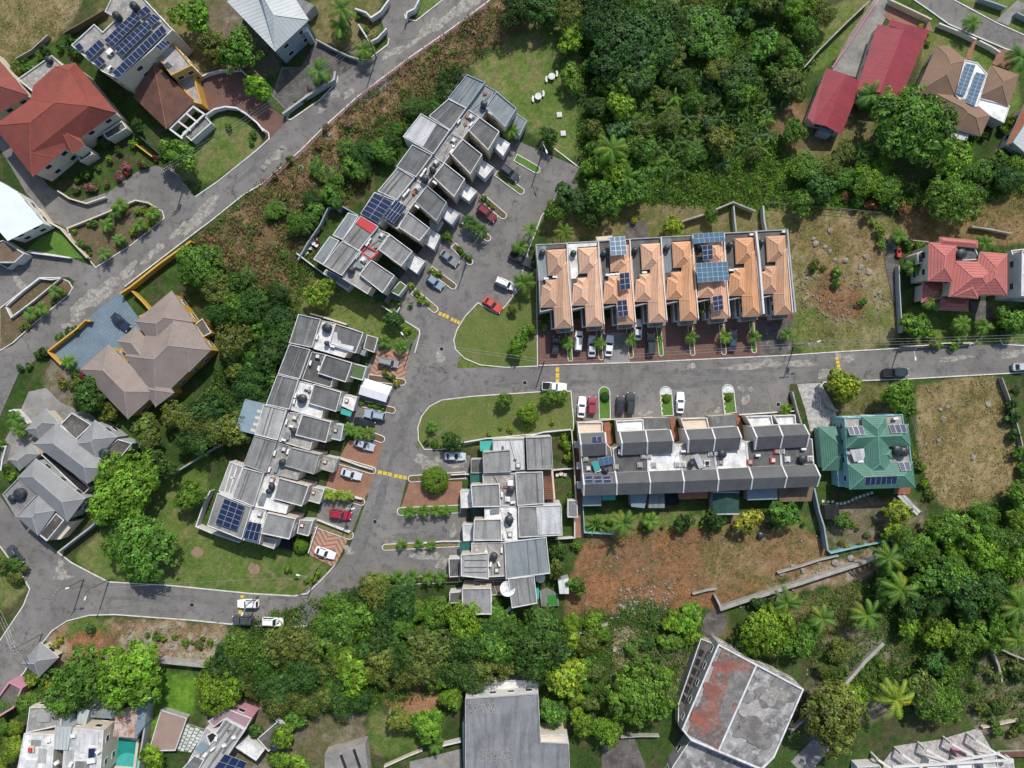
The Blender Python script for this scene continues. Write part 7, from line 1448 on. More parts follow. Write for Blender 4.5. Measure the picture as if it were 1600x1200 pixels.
# ---------------------------------------------------------------- ground cover nobody could count
def scatter(name, polys, n, size, cols, seed, zt=.25, up=1.2, clump=6, asp=.35, holes=()):
    r = np.random.default_rng(seed); P = []; T = []
    for poly, share in polys:
        xs = [p[0] for p in poly]; ys = [p[1] for p in poly]; m = int(n*share/clump); k = 0
        x = r.uniform(min(xs), max(xs), m*6); y = r.uniform(min(ys), max(ys), m*6); ok = inpoly(x, y, poly)
        for h_ in holes: ok &= ~inpoly(x, y, h_)
        gxi = np.clip(((x-800)*S-GX0)/GST, 0, nx-1).astype(int); gyi = np.clip(((600-y)*S-GY0)/GST, 0, ny-1).astype(int); dens = N5[gyi, gxi]*.5+NF[gyi, gxi]*.5
        ok &= r.random(len(x)) < np.clip((dens-.3)*3.2, .02, 1); x, y = x[ok][:m], y[ok][:m]
        c = np.array([GRN[k_] if isinstance(k_, str) else k_ for k_ in cols])[r.integers(0, len(cols), len(x))]*r.uniform(.7, 1.3, (len(x), 1))
        X = np.repeat((x-800)*S, clump)+r.normal(0, .22+size*.5, len(x)*clump); Y = np.repeat((600-y)*S, clump)+r.normal(0, .22+size*.5, len(x)*clump)
        hmax = np.repeat(r.uniform(.25, 1, len(x)), clump)*zt
        P.append(np.stack([X, Y, r.random(len(X))*hmax+.02], 1)); T.append(np.repeat(c, clump, 0)*r.uniform(.75, 1.25, (len(X), 1)))
    P = np.concatenate(P); T = np.concatenate(T); N_ = np.tile(np.array([[0, 0, 1.]]), (len(P), 1))
    o = add(name, leaf_mesh(name, P, N_, size, T, asp, .8, seed, up-1)); o.color = (1,1,1,1); o['kind'] = 'stuff'; o['label'] = name.replace('_', ' ')+' covering the open ground between plots'; return o
BANK = [(765,8),(850,20),(725,105),(650,175),(565,290),(480,380),(500,400),(440,470),(360,420),(300,380),(384,303),(472,237),(562,152),(707,47)]
scatter('dry_brush', [(BANK, 1.)], 26000, .5, ['dry','brown',(.24,.15,.09),(.2,.13,.08),'olive'], 41, .9, .7, 14)
scatter('green_scrub', [(BANK, .5), ([(430,400),(500,400),(480,470),(420,460)], .1), ([(520,260),(600,180),(640,200),(560,290)], .15), ([(480,370),(640,180),(720,110),(700,160),(600,250),(520,330)], .35)], 22000, .45, ['olive','green','dark','green'], 42, 1.3, .8, 20)
GUL = [(905,60),(1000,0),(1240,-20),(1280,80),(1255,130),(1200,200),(1240,250),(1380,290),(1380,325),(1180,320),(1000,315),(905,260)]
scatter('undergrowth', [(GUL, .42), ([(330,430),(470,470),(440,560),(350,690),(270,690),(330,600),(375,540)], .12), ([(350,985),(520,925),(790,950),(780,1060),(560,1110),(350,1080)], .2), ([(1380,880),(1480,800),(1620,765),(1620,960),(1480,1060),(1380,960)], .14), ([(1380,300),(1640,230),(1640,300),(1400,330)], .07), ([(1240,1000),(1330,1020),(1500,1060),(1480,1120),(1320,1090)], .05)], 170000, .5, ['dark','green','deep','bright','green','dark','olive'], 43, 1.7, .8, 22)
scatter('bright_creeper', [([(960,245),(1200,250),(1380,290),(1380,325),(1180,320),(1000,312)], .75), ([(1120,60),(1180,40),(1200,130),(1100,160)], .25)], 60000, .42, ['bright','bright','bright','lime','green'], 44, .6, 1.2, 20)
scatter('straw_grass', [([(1428,602),(1563,588),(1582,640),(1600,700),(1608,762),(1500,795),(1472,785),(1442,738)], .45), ([(1197,322),(1300,325),(1398,338),(1383,400),(1408,532),(1262,549),(1240,520)], .35), ([(-20,-20),(130,-20),(125,0),(98,50),(30,90),(-20,110)], .2)], 22000, .34, [(.33,.26,.13),(.28,.21,.1),(.22,.19,.08),(.16,.17,.06),(.12,.15,.045)], 45, .35, 1.0, 8, .25)
scatter('weeds', [([(908,842),(1080,824),(1285,826),(1294,885),(1130,943),(1020,962),(897,985)], .4), ([(1395,335),(1440,305),(1640,295),(1640,380),(1480,372),(1402,378)], .12), ([(1230,945),(1340,905),(1350,970),(1240,1010)], .1), ([(905,960),(1000,945),(1080,965),(1070,1060),(1020,1120),(900,1130)], .15), ([(100,965),(362,975),(360,1030),(180,1045),(80,1030)], .12), ([(1285,605),(1425,602),(1425,645),(1310,648)], .06), ([(440,445),(500,430),(560,457),(640,502),(650,545),(590,540),(470,490)], .05)], 20000, .34, ['olive','olive',(.2,.14,.07),(.24,.17,.1),'green'], 46, .35, 1.0, 8, .3)
scatter('garden_growth', [([(890,960),(1010,945),(1090,960),(1080,1050),(1020,1130),(900,1130),(870,1010)], .5), ([(1240,930),(1400,900),(1500,1060),(1480,1110),(1290,1060)], .5), ([(1500,1000),(1640,990),(1640,1120),(1530,1130),(1490,1080)], .22)], 32000, .42, ['green','dark','olive','green'], 47, .9, .9, 16)
for t in list(TREE.values())+list(PALM.values()): drop(t)
# ---------------------------------------------------------------- walls and fences
def wall(label, pts, h=1.6, w=.22, mat='w_white', cap=None, name='garden_wall', z=0, cat='wall'):
    P = W2(pts, h*.9); o = thing(name, label, cat, (P[0].x, P[0].y, 0)); w *= .72; mb = MB(); mb.strip(P, w, 0, h); mb.build('wall_body', mat, o)
    k = MB(); k.strip(P, w+.06, h+.002, h+.07); k.build('coping', cap or ('coping' if mat == 'w_white' else mat), o); return o
def picket(label, pts, h=1.1, mat='steel', post=2.2, name='railing', cat='railing'):
    P = W2(pts, h*.7); o = thing(name, label, cat, (P[0].x, P[0].y, 0)); mb = MB(); n = 0
    for z in (h*.5, h): mb.strip(P, .06, z-.05, z)
    mb.build('rail', mat, o)
    for a, b in zip(P[:-1], P[1:]):
        L = (b-a).length; k = max(1, int(L/post))
        for i in range(k):
            if n >= 98: break
            p = a+(b-a)*(i/k); m2 = MB(); m2.box((p.x, p.y, 0), (.12,.12,h+.08)); m2.build('post', mat, o); n += 1
    return o
picket('rust coloured railing along the kerb of the upper road', [(764,4),(704,48),(640,93),(560,153),(512,197),(472,238),(412,290)], 1.1, 'w_pink', 2.6)
wall('ochre boundary wall along the upper road beside the taupe villa', [(299,377),(250,412),(205,448),(188,459)], 2.0, .4, 'w_yellow'); wall('ochre wall stepping down beside the blue driveway', [(207,455),(222,470),(236,486),(218,495)], 1.8, .3, 'w_yellow'); wall('short ochre gate wall across the blue driveway', [(142,502),(134,500),(120,514),(75,549),(96,570)], 1.4, .35, 'w_yellow')
wall('curved white wall round the brick driveway and round lawn', [(322,180),(335,171),(352,167),(370,169),(385,178),(402,192),(412,205)], 1.5, .35); wall('curved white wall above the brick driveway', [(311,122),(325,115),(345,110),(375,108),(385,118)], 1.2, .25)
wall('grey wall on the ledge beside the stained yard', [(442,178),(480,150),(522,124),(524,112)], 1.6, .5, 'w_grey'); wall('low wall between the stained yard and the lawn', [(494,62),(520,76),(545,88),(558,92)], 1.2, .25, 'w_grey'); wall('white gate wall left of the top driveway', [(608,0),(595,18),(580,28),(572,20),(555,14)], 1.8, .35); wall('white gate pier wall beside the upper road', [(604,45),(590,60),(578,66),(560,38)], 1.6, .3); wall('white gate wall right of the top driveway', [(655,0),(648,14),(636,20),(634,30)], 1.8, .35)
wall('cream wall round the planted verge of the red villa', [(105,357),(160,335),(212,313),(232,317),(245,325)], 1.0, .3, 'w_cream'); wall('cream stepped wall between the white roofed house and the verge', [(62,326),(78,348),(95,357),(115,380),(137,403)], 1.4, .3, 'w_cream'); wall('white wall along the small lawn of the white roofed house', [(42,394),(80,399),(110,403)], 1.1, .25); wall('white low wall round the roadside island lawn', [(10,478),(35,456),(62,435),(80,437),(95,435),(50,472),(18,496),(10,480)], .9, .25); wall('cream curved wall of the red villa driveway bed', [(90,298),(108,310),(135,318),(165,308)], 1.0, .3, 'w_cream')
wall('grey wall between the grey villa garden and the lower lawn', [(92,862),(110,848),(140,825),(155,812)], 2.2, .35, 'w_grey'); wall('moss green wall between the wood and the lower lawn', [(268,742),(300,722),(332,702),(360,688)], 1.8, .3, 'w_stone'); wall('white gate wall of the grey villa drive, upper', [(15,642),(24,640),(45,662)], 1.6, .3); wall('white gate wall of the grey villa drive, lower', [(2,698),(10,697),(4,720),(2,735)], 1.5, .3)
wall('white wall round the yard with garden chairs', [(466,406),(482,378),(500,352),(513,325),(522,322),(530,330),(534,322),(560,337)], 2.0, .25, 'w_blue'); wall('long pale wall under the last upper townhouse', [(464,396),(485,412),(515,435),(545,455)], 1.6, .25, 'w_white'); wall('white side wall from the last upper townhouse to its bay', [(597,478),(618,492),(625,480)], 1.5, .2)
wall('white walled edge of the lower western townhouse garden', [(329,767),(318,790),(307,822),(330,832),(375,847)], 2.4, .25, 'w_white'); wall('thin white wall between the brick driveways of the western row', [(530,716),(560,727),(583,734)], .9, .2); wall('white wall between the plain and asphalt drives of the western row', [(508,764),(540,775),(566,780)], .9, .2); wall('white wall above the lower striped driveway', [(495,812),(520,822),(546,832)], .9, .2); wall('white wall at the side of the lower striped driveway', [(496,822),(488,845),(482,864)], 1.0, .2); wall('pink edged boundary wall above the western row', [(485,490),(510,497),(542,507)], 2.0, .4, 'w_cream')
wall('white wall between lawn and central row', [(720,692),(760,685),(820,683),(850,675),(892,671)], 1.5, .22); wall('boundary wall along the right side of the central row gardens', [(893,672),(897,720),(900,780)], 1.8, .22, 'w_cream'); wall('white wall between the first and second central row gardens', [(862,735),(880,733),(897,732)], 1.6, .18); wall('white wall of the third central row garden', [(898,808),(898,840),(868,842)], 1.6, .2)
wall('white thin wall above the brick driveway of the central row', [(705,742),(722,741),(735,741)], .9, .2); wall('white wall above the lowest central row drive', [(648,850),(690,846),(722,846)], .6, .2)
wall('teal fence along the west garden of the charcoal row', [(911,790),(913,832),(960,835)], 1.6, .15, 'w_teal', name='fence', cat='fence'); wall('pale blue wall between the charcoal row and the green tiled house', [(1272,763),(1280,800),(1287,822),(1293,860)], 2.2, .35, 'w_blue'); wall('grey boundary wall beside the charcoal row parking', [(1238,612),(1245,640),(1253,665)], 1.6, .3, 'w_stone'); wall('curved dark wall round the pale stone driveway', [(1285,612),(1290,628),(1300,638),(1309,642)], 1.4, .5, 'w_stone'); wall('green edged wall at the foot of the colourful garden', [(1294,860),(1298,864),(1350,852),(1405,842)], 1.2, .3, 'w_teal')
wall('front wall of the charcoal row terraces', [(900,660),(960,655),(1020,652)], .9, .2, 'w_cream'); wall('front wall under the east terraces of the charcoal row', [(1155,648),(1200,645),(1242,642)], .9, .25)
wall('long concrete retaining wall on the right above the palms', [(1125,952),(1160,940),(1220,921),(1290,898),(1340,882),(1382,866),(1442,845)], 1.6, .9, 'w_stone', name='retaining_wall'); wall('short old retaining wall corner by the circular clearing', [(1117,930),(1122,940),(1127,951)], 1.4, .5, 'w_stone', name='retaining_wall'); wall('broken retaining wall below the red soil lot', [(880,998),(910,988),(950,975)], 1.2, .4, 'w_stone', name='retaining_wall'); wall('low block wall stub on the right of the red soil lot', [(1082,928),(1105,922),(1120,920)], .8, .4, 'w_stone', name='retaining_wall'); wall('footing wall with gaps along the rubble slope', [(1215,895),(1250,885),(1280,875),(1310,868)], .9, .35, 'w_stone', name='retaining_wall')
wall('stepped retaining wall on the slope bottom right', [(1380,1005),(1350,1035),(1320,1070),(1285,1098)], 1.4, .9, 'w_stone', name='retaining_wall'); wall('lower concrete path wall beside the old building', [(1280,1102),(1260,1120),(1235,1143)], 1.0, .7, 'w_stone', name='retaining_wall'); wall('grey wall at the far right slope', [(1548,1010),(1560,1040),(1565,1065)], 1.4, .5, 'w_stone', name='retaining_wall'); wall('pale wall behind the stone terrace', [(1535,1137),(1560,1132),(1592,1125)], 1.0, .3, 'w_cream', name='retaining_wall'); wall('wall of the right lawn by the wood', [(1572,855),(1600,838),(1640,820)], 1.0, .3, 'w_stone', name='retaining_wall'); wall('pale wall beside the dark slope at the right edge', [(1555,1010),(1580,1022),(1620,1038)], .9, .4, 'w_stone', name='retaining_wall')
wall('long grey wall at the back of the gully above the tan row', [(1065,346),(1100,335),(1145,316),(1180,330)], 1.8, .3, 'w_stone'); wall('wall separating the back yards of the tan row', [(1146,322),(1148,345),(1150,362)], 1.6, .3, 'w_grey'); wall('wall at the back corner of the tan row beside the dry lot', [(1192,322),(1194,345),(1197,360)], 1.8, .35, 'w_grey'); picket('thin wire fence across the top of the dry lot', [(1197,316),(1260,322),(1320,327),(1376,333)], 1.6, 'pole', 3.2, 'wire_fence', 'fence')
wall('moss covered wall beside the grass strip of the crimson sheds', [(1256,106),(1280,78),(1320,38),(1358,2)], 1.8, .3, 'w_stone'); wall('rusty edged wall of the stained concrete drive', [(1300,106),(1320,78),(1345,40),(1372,0)], 1.0, .2, 'w_pink'); wall('cream street wall of the red paved yard', [(1390,0),(1420,14),(1455,31)], 1.6, .3, 'w_cream'); wall('pale picket wall in front of the brown bungalow', [(1467,37),(1500,50),(1525,62)], 1.3, .3); wall('pale picket wall right of the bungalow path', [(1530,64),(1550,74),(1562,82)], 1.3, .3); wall('blue grey wall above the garden road', [(1530,-2),(1550,4),(1572,12)], 1.4, .3, 'w_blue'); wall('blue grey wall at the top right corner', [(1588,20),(1605,28),(1640,40)], 1.4, .3, 'w_blue')
wall('wall along the dark lane of the coral roofed house', [(1404,415),(1405,450),(1409,520)], 1.6, .2, 'w_grey'); wall('front wall of the coral roofed house', [(1410,541),(1440,540),(1480,536),(1520,536)], 1.2, .25, 'w_cream'); wall('garden wall left of the coral roofed house', [(1400,372),(1430,376),(1450,378)], 1.2, .2, 'w_stone'); wall('block wall behind the coral roofed house', [(1518,354),(1545,358),(1580,365)], 1.2, .3, 'w_stone'); wall('straw lot boundary fence on the right', [(1565,590),(1580,630),(1596,690),(1604,740)], 1.4, .2, 'w_stone', name='fence', cat='fence'); picket('wire fence on the left of the straw lot', [(1425,650),(1435,690),(1450,740),(1460,785)], 1.4, 'pole', 3., 'wire_fence', 'fence')
wall('high dark wall beside the swimming pool', [(236,1085),(228,1130),(219,1185),(214,1220)], 2.6, .4, 'w_grey'); wall('thick pale wall below the stony strip', [(246,1032),(280,1036),(322,1040)], 2.2, .9, 'w_stone', name='retaining_wall'); wall('low wall of the bottom garden path', [(600,1198),(640,1180),(660,1172)], 1., .4, 'w_cream'); wall('white wall stub left of the plain grey building', [(690,1165),(720,1158)], 1.6, .4); wall('wall across the bottom centre garden', [(970,1152),(1000,1150),(1030,1150)], 1.2, .3, 'w_stone')
wall('beige wall of the sand lot at the top left', [(75,55),(50,78),(25,92)], 1.2, .2, 'w_stone'); wall('dark fence behind the cream solar roofed house', [(100,52),(130,35),(165,15)], 1.6, .2, 'wood', name='fence', cat='fence'); wall('low wall below the red villa bed', [(212,225),(225,235),(238,245)], 1.0, .25, 'w_yellow'); wall('hedge backed wall below the clay tile wing', [(210,205),(235,228),(255,245)], 1.4, .25, 'w_darkgreen')
# planted strips between parking bays: white kerbed tongues with rounded ends
def tongue(label, a, b, w=1.5, mat='lawn_soil', kerb='coping', cat='planter'):
    A, B_ = at(*a), at(*b); d = (B_-A).normalized(); n = Vector((-d.y, d.x, 0)); r = w/2
    P = [A+n*r, A-n*r]+[B_+d*(math.sin(t)*r)-n*(math.cos(t)*r) for t in [math.pi*i/8 for i in range(9)]]
    P = ccw([(p.x, p.y) for p in P]); o = thing('planting_strip', label, cat, (A.x, A.y, 0)); I = inset(P, .16)
    mb = MB(); mb.prism(I, 0, .16); mb.build('soil', mat, o); k = MB(); k.ring(P, I, .2); m = len(P)
    for i in range(m): k.face([(P[i][0],P[i][1],0),(P[(i+1)%m][0],P[(i+1)%m][1],0),(P[(i+1)%m][0],P[(i+1)%m][1],.2),(P[i][0],P[i][1],.2)])
    k.build('kerb', kerb, o); return o
TG = [((805,246),(838,265),'topmost planting strip of the upper row bays',1.7,'lawn_lush'),((775,270),(814,299),'planting strip below the black SUV of the upper row',1.5,'lawn_grass'),((752,308),(786,337),'planting strip beside the dark red SUV',1.6,'lawn_soil'),((725,345),(762,372),'planting strip with dark palms in the upper row bays',1.5,'lawn_soil'),((708,383),(734,409),'planting strip beside the grey sunroof car',1.5,'lawn_soil'),((672,420),(708,447),'planting strip beside the light blue car',1.5,'lawn_soil'),((645,455),(679,483),'last planting strip of the upper row bays',1.6,'lawn_dry'),
 ((575,590),(629,597),'planting strip above the white canopy',1.5,'lawn_soil'),((563,630),(613,641),'planting strip between canopy and light blue SUV',1.5,'lawn_soil'),((540,665),(596,686),'palm planted strip of the western row',1.6,'lawn_soil'),((525,718),(582,735),'bare planting strip between the brick driveways',1.6,'lawn_dry'),((508,766),(565,784),'palm planted strip above the red SUV',1.6,'lawn_soil'),((490,816),(546,836),'grassy strip above the lower striped driveway',1.9,'lawn_dry'),
 ((728,742),(643,748),'planting strip above the brick driveway of the central row',1.5,'lawn_soil'),((720,795),(627,799),'palm planted strip below the brick driveway of the central row',1.8,'lawn_lush'),((718,849),(602,855),'thin palm planted strip of the central row',1.4,'lawn_dry'),((718,903),(576,910),'planting strip at the edge of the lower wood',1.7,'lawn_soil'),
 ((945,655),(944,613),'brick edged lawn island of the charcoal row',2.5,'lawn_lush'),((1043,650),(1040,613),'white edged lawn island of the charcoal row, middle one',2.6,'lawn_lush'),((1141,646),(1137,610),'white edged lawn island of the charcoal row, right one',2.6,'lawn_lush')]
for a, b, l, w_, m in TG: tongue(l, a, b, w_, m)
for i, (x, y) in enumerate([(891,564),(939,562),(986,559),(1033,556),(1082,555),(1131,554),(1178,551)]): tongue('narrow planting strip, %s between the courts of the tan row from the west' % ORD[i], (x-4, 517-i*2), (x, y-3), 1.1, 'lawn_soil' if i % 3 else 'lawn_lush', 'w_cream')
for x, y, l in [(1040.2,614,'middle'),(1137.2,611,'right')]:
    p = at(x, y); o = thing('painted_slab', 'white painted rounded end slab of the %s lawn island' % l, 'slab', (p.x, p.y, 0)); o['kind'] = 'thing'; m = MB(); m.prism([(p.x-1.12, p.y-.35)]+[(p.x-math.cos(math.pi*i/12)*1.12, p.y+math.sin(math.pi*i/12)*1.1) for i in range(13)]+[(p.x+1.12, p.y-.35)], .1, .215); m.build('slab_body', 'coping', o)
# canopy tent
P4 = [at(*Z4(*p), 2.6) for p in [(1128,738),(1418,828),(1352,990),(1068,905)]]; o = thing('carport_canopy', 'white fabric carport canopy beside the western row', 'canopy', (P4[0].x, P4[0].y, 0))
R0, R1 = (P4[0]+P4[3])/2+Vector((0,0,.7)), (P4[1]+P4[2])/2+Vector((0,0,.7)); mb = MB(); mb.face([P4[0], R0, R1, P4[1]][::-1]); mb.face([R0, P4[3], P4[2], R1][::-1]); mb.face([P4[0], P4[3], R0]); mb.face([P4[2], P4[1], R1])
mb.build('canopy_sheet', 'tarp', o)
for p in P4: m2 = MB(); m2.tube((p.x, p.y, 0), (p.x, p.y, 2.58), .06); m2.build('post', 'steel', o)
# satellite dishes
def dish(label, px, z, R, h, tilt=.35, az=1.2):
    p = at(*px, z+h); o = thing('satellite_dish', label, 'satellite dish', (p.x, p.y, z)); d = Vector((math.cos(az)*math.sin(tilt), math.sin(az)*math.sin(tilt), math.cos(tilt))); u = d.cross(Vector((0,0,1))).normalized(); v = d.cross(u); c = Vector((p.x, p.y, z+h)); mb = MB(); N = 28; K = 6
    ring = lambda r: [c+(u*math.cos(6.2832*i/N)+v*math.sin(6.2832*i/N))*r+d*(.22*R*(r/R)**2) for i in range(N)]
    for k in range(K):
        a, b = ring(R*(k+.02)/K), ring(R*(k+1)/K)
        for i in range(N): mb.face([a[i], a[(i+1)%N], b[(i+1)%N], b[i]])
    mb.build('reflector', 'coping', o, smooth=True); f = c+d*R*.75; m2 = MB()
    for i in range(3): m2.tube(c+(u*math.cos(2.1*i)+v*math.sin(2.1*i))*R*.95+d*.2*R, f, .025, n=5)
    m2.build('feed_strut', 'steel', o); m3 = MB(); m3.tube(f-d*.12, f+d*.12, .11, n=10); m3.build('feed_horn', 'ac_white', o); m4 = MB(); m4.tube((p.x, p.y, z), c, .09); m4.build('mast', 'steel', o)
dish('large pale satellite dish at the lower end of the central row', Z8(752,933), 4., 1.55, 2.5); dish('small white satellite dish below the large one, at the edge of the wood', Z8(765,1140), 2.5, .6, 1.2, .8, -.6); dish('grey dish shaped parasol behind the wide grey roof', Z8(1095,820), 2., 1.0, .8, .3, 2.)
# utility poles, lamps and lines
PT = {}
def upole(label, base, h=9., arm=None, lamp=None, cross=0, can=False, name='utility_pole'):
    b = at(*base, 0); o = thing(name, label, 'utility pole' if name == 'utility_pole' else 'street lamp', (b.x, b.y, 0)); mb = MB(); mb.tube((b.x, b.y, -.1), (b.x, b.y, h), .16, .1, 10); mb.build('pole', 'pole', o)
    for k in range(cross):
        a = arm or 0; z = h-.35-k*.8; m = MB(); m.box((b.x, b.y, z), (2.1,.12,.14), a); c = m.build('cross_arm', 'wood', o)
        for s in (-.95,-.35,.35,.95): q_ = MB(); q_.lathe((b.x+math.cos(a)*s, b.y+math.sin(a)*s, z+.14), [(.05,0),(.07,.06),(.04,.2)], 8); q_.build('insulator', 'ac_white', c)
    if lamp is not None:
        e = Vector((b.x+math.cos(lamp)*1.9, b.y+math.sin(lamp)*1.9, h-.5)); m = MB(); m.tube((b.x, b.y, h-.9), e, .05, n=6); l_ = m.build('lamp_arm', 'steel', o); m = MB(); m.box((e.x, e.y, e.z-.08), (.75,.28,.15), lamp); m.build('lamp_head', 'ac_white', l_)
    if can: m = MB(); m.lathe((b.x+.42, b.y, h-2.4), [(.3,0),(.32,.1),(.32,.85),(.22,.95)], 14); m.build('transformer', 'steel', o)
    PT[label] = Vector((b.x, b.y, h-.2)); return o
UP = [('street lamp pole at the end of the cul de sac',(846,243),8.5,None,-1.2,0,False,'street_lamp'),('utility pole at the lower road fork with a lamp arm',(131,905),9,.9,.3,1,False,'utility_pole'),('street lamp on the edge of the lower lawn',(171,905),8,None,-1.9,0,False,'street_lamp'),('utility pole with cross arm beside the gatehouse',(66,990),9,-1.0,None,2,False,'utility_pole'),('utility pole with transformer at the upper road',(291,282),9,.6,None,2,True,'utility_pole'),('utility pole beside the white gate walls of the upper road',(588,90),9,.6,None,1,False,'utility_pole'),('utility pole with transformer at the corner of the dry lot',(1240,541),8.5,.1,.3,1,True,'utility_pole'),('street lamp at the corner of the dry lot road',(1402,548),7,None,-1.5,0,False,'street_lamp'),('utility pole on the red SUV planting strip',(551,787),8.5,1.2,.2,0,True,'utility_pole'),('street lamp on the lower lawn corner',(497,886),8.5,None,2.9,0,False,'street_lamp'),('thin pole on the kerb west of the tan row courts',(850,566),7,None,None,0,False,'utility_pole'),('street lamp at the road bend lawn',(644,536),7,None,2.2,0,False,'street_lamp'),('street lamp near the lower yellow marking',(404,930),7.5,None,-2.,0,False,'street_lamp'),('bare pole at the upper row bays near the grey car',(728,412),7,None,None,0,False,'utility_pole')]
for a in UP: upole(*a)
def line(label, a, b, n=1, sag=1.2, off=0):
    A = PT[a] if isinstance(a, str) else at(*a); B_ = PT[b] if isinstance(b, str) else at(*b); o = thing('power_line', label, 'power line', tuple(A)); d = (B_-A).normalized(); s = Vector((-d.y, d.x, 0))
    for k in range(n):
        mb = MB(); q_ = None
        for i in range(13):
            f = i/12; p = A.lerp(B_, f)+s*((k-(n-1)/2)*.55)-Vector((0,0,sag*4*f*(1-f)))
            if q_ is not None: mb.tube(q_, p, .019, n=4)
            q_ = p
        mb.build('wire', 'steel', o)
line('wires along the right hand road in front of the tan row', 'utility pole with transformer at the corner of the dry lot', 'thin pole on the kerb west of the tan row courts', 2); line('wires from the tan row corner over the corner lawn', 'thin pole on the kerb west of the tan row courts', 'street lamp at the road bend lawn', 2); line('wires to the right edge along the road', 'utility pole with transformer at the corner of the dry lot', (1700,524,8.3), 3)
line('wires from the transformer pole up the upper road', 'utility pole with transformer at the upper road', 'utility pole beside the white gate walls of the upper road', 3); line('wires leaving the frame at the top', 'utility pole beside the white gate walls of the upper road', (735,-40,8.8), 2); line('wires from the transformer pole towards the left edge', 'utility pole with transformer at the upper road', (100,470,8.6), 2)
line('wires across the lower road fork', 'utility pole at the lower road fork with a lamp arm', 'utility pole with cross arm beside the gatehouse', 3); line('wires from the gatehouse pole to the upper left', 'utility pole with cross arm beside the gatehouse', (-40,905,8.6), 3); line('wires across the lower lawn', 'utility pole at the lower road fork with a lamp arm', 'street lamp on the lower lawn corner', 1); line('wires from the lawn corner to the western row', 'street lamp on the lower lawn corner', 'utility pole on the red SUV planting strip', 1); line('wires from the red SUV strip over the road to the central row', 'utility pole on the red SUV planting strip', (720,650,6), 1); line('wires along the upper row bays', 'bare pole at the upper row bays near the grey car', 'street lamp pole at the end of the cul de sac', 1)
line('wires from the lower lamp to the left', 'street lamp near the lower yellow marking', 'street lamp on the lower lawn corner', 1)
# garden furniture
def chair(label, px, rz, s=1.0, group=None):
    p = at(*px, .4); o = thing('garden_chair', label, 'chair', (p.x, p.y, 0), group); co, si = math.cos(rz), math.sin(rz); L_ = lambda x, y: (p.x+x*co-y*si, p.y+x*si+y*co)
    m = MB(); c = L_(0,0); m.box((c[0], c[1], .42*s), (.62*s,.6*s,.07), rz); m.build('seat', 'coping', o); c = L_(-.3*s,0); m = MB(); m.box((c[0], c[1], .45*s), (.08,.6*s,.5*s), rz); m.build('backrest', 'coping', o)
    for sx in (-1, 1):
        for sy in (-1, 1): c = L_(sx*.25*s, sy*.25*s); m = MB(); m.box((c[0], c[1], 0), (.06,.06,.42*s), rz); m.build('leg', 'coping', o)
        c = L_(0, sx*.3*s); m = MB(); m.box((c[0], c[1], .6*s), (.55*s,.06,.05), rz); m.build('armrest', 'coping', o)
    return o
def table(label, px, r, h=.72, n=18, mat='coping'):
    p = at(*px, h); o = thing('garden_table', label, 'table', (p.x, p.y, 0)); m = MB(); m.lathe((p.x, p.y, h-.06), [(r,0),(r,.06)], n); m.build('tabletop', mat, o); m = MB(); m.lathe((p.x, p.y, 0), [(r*.5,0),(r*.45,.05),(.07,.1),(.07,h-.07)], 14); m.build('base', mat, o); return o
for k, (px, l) in enumerate([((862,119),'upper'),((841,150),'lower')]):
    table('round white picnic table on the top lawn, %s of two' % l, px, .72)
    for s in (-1, 1):
        p = at(px[0]+s*5.2, px[1]-s*4.2, .45); o = thing('garden_bench', 'curved white bench on the %s side of the %s picnic table' % ('right' if s > 0 else 'left', l), 'bench', (p.x, p.y, 0)); m = MB(); m.strip([(p.x-.75*s*.0+math.cos(a)*.5*s*.9, p.y+math.sin(a)*.75) for a in [-.9+.225*i for i in range(9)]], .42, .38, .48); m.build('seat', 'coping', o); m = MB(); m.box((p.x+.35*s, p.y, 0), (.25,.7,.38)); m.build('pedestal', 'coping', o)
for px, l in [((874,179),'upper'),((880,208),'lower')]:
    p = at(*px, .3); o = thing('stone_slab', 'square white slab lying on the top lawn, %s of two' % l, 'slab', (p.x, p.y, 0)); m = MB(); m.box((p.x, p.y, 0), (1.05,1.05,.3), .1); m.build('slab_body', 'coping', o); m = MB(); m.box((p.x, p.y, .302), (.7,.7,.06), .1); m.build('slab_top', 'w_white', o)
for i, (x, y) in enumerate([(222,425),(232,490),(165,520),(132,568)]): chair('white garden chair in the walled yard, %s from the top' % ORD[i], Z3(x, y), .6*i+.3, 1.1)
table('white garden table in the walled yard', Z3(195,462), .5)
table('round garden table in the second central row garden', Z7(1245,535), .45, mat='cream_tile')
for s, l in ((-1,'left'),(1,'right')): chair('white chair %s of the round garden table of the central row' % l, Z7(1245+s*40,545), 0 if s < 0 else 3.14)
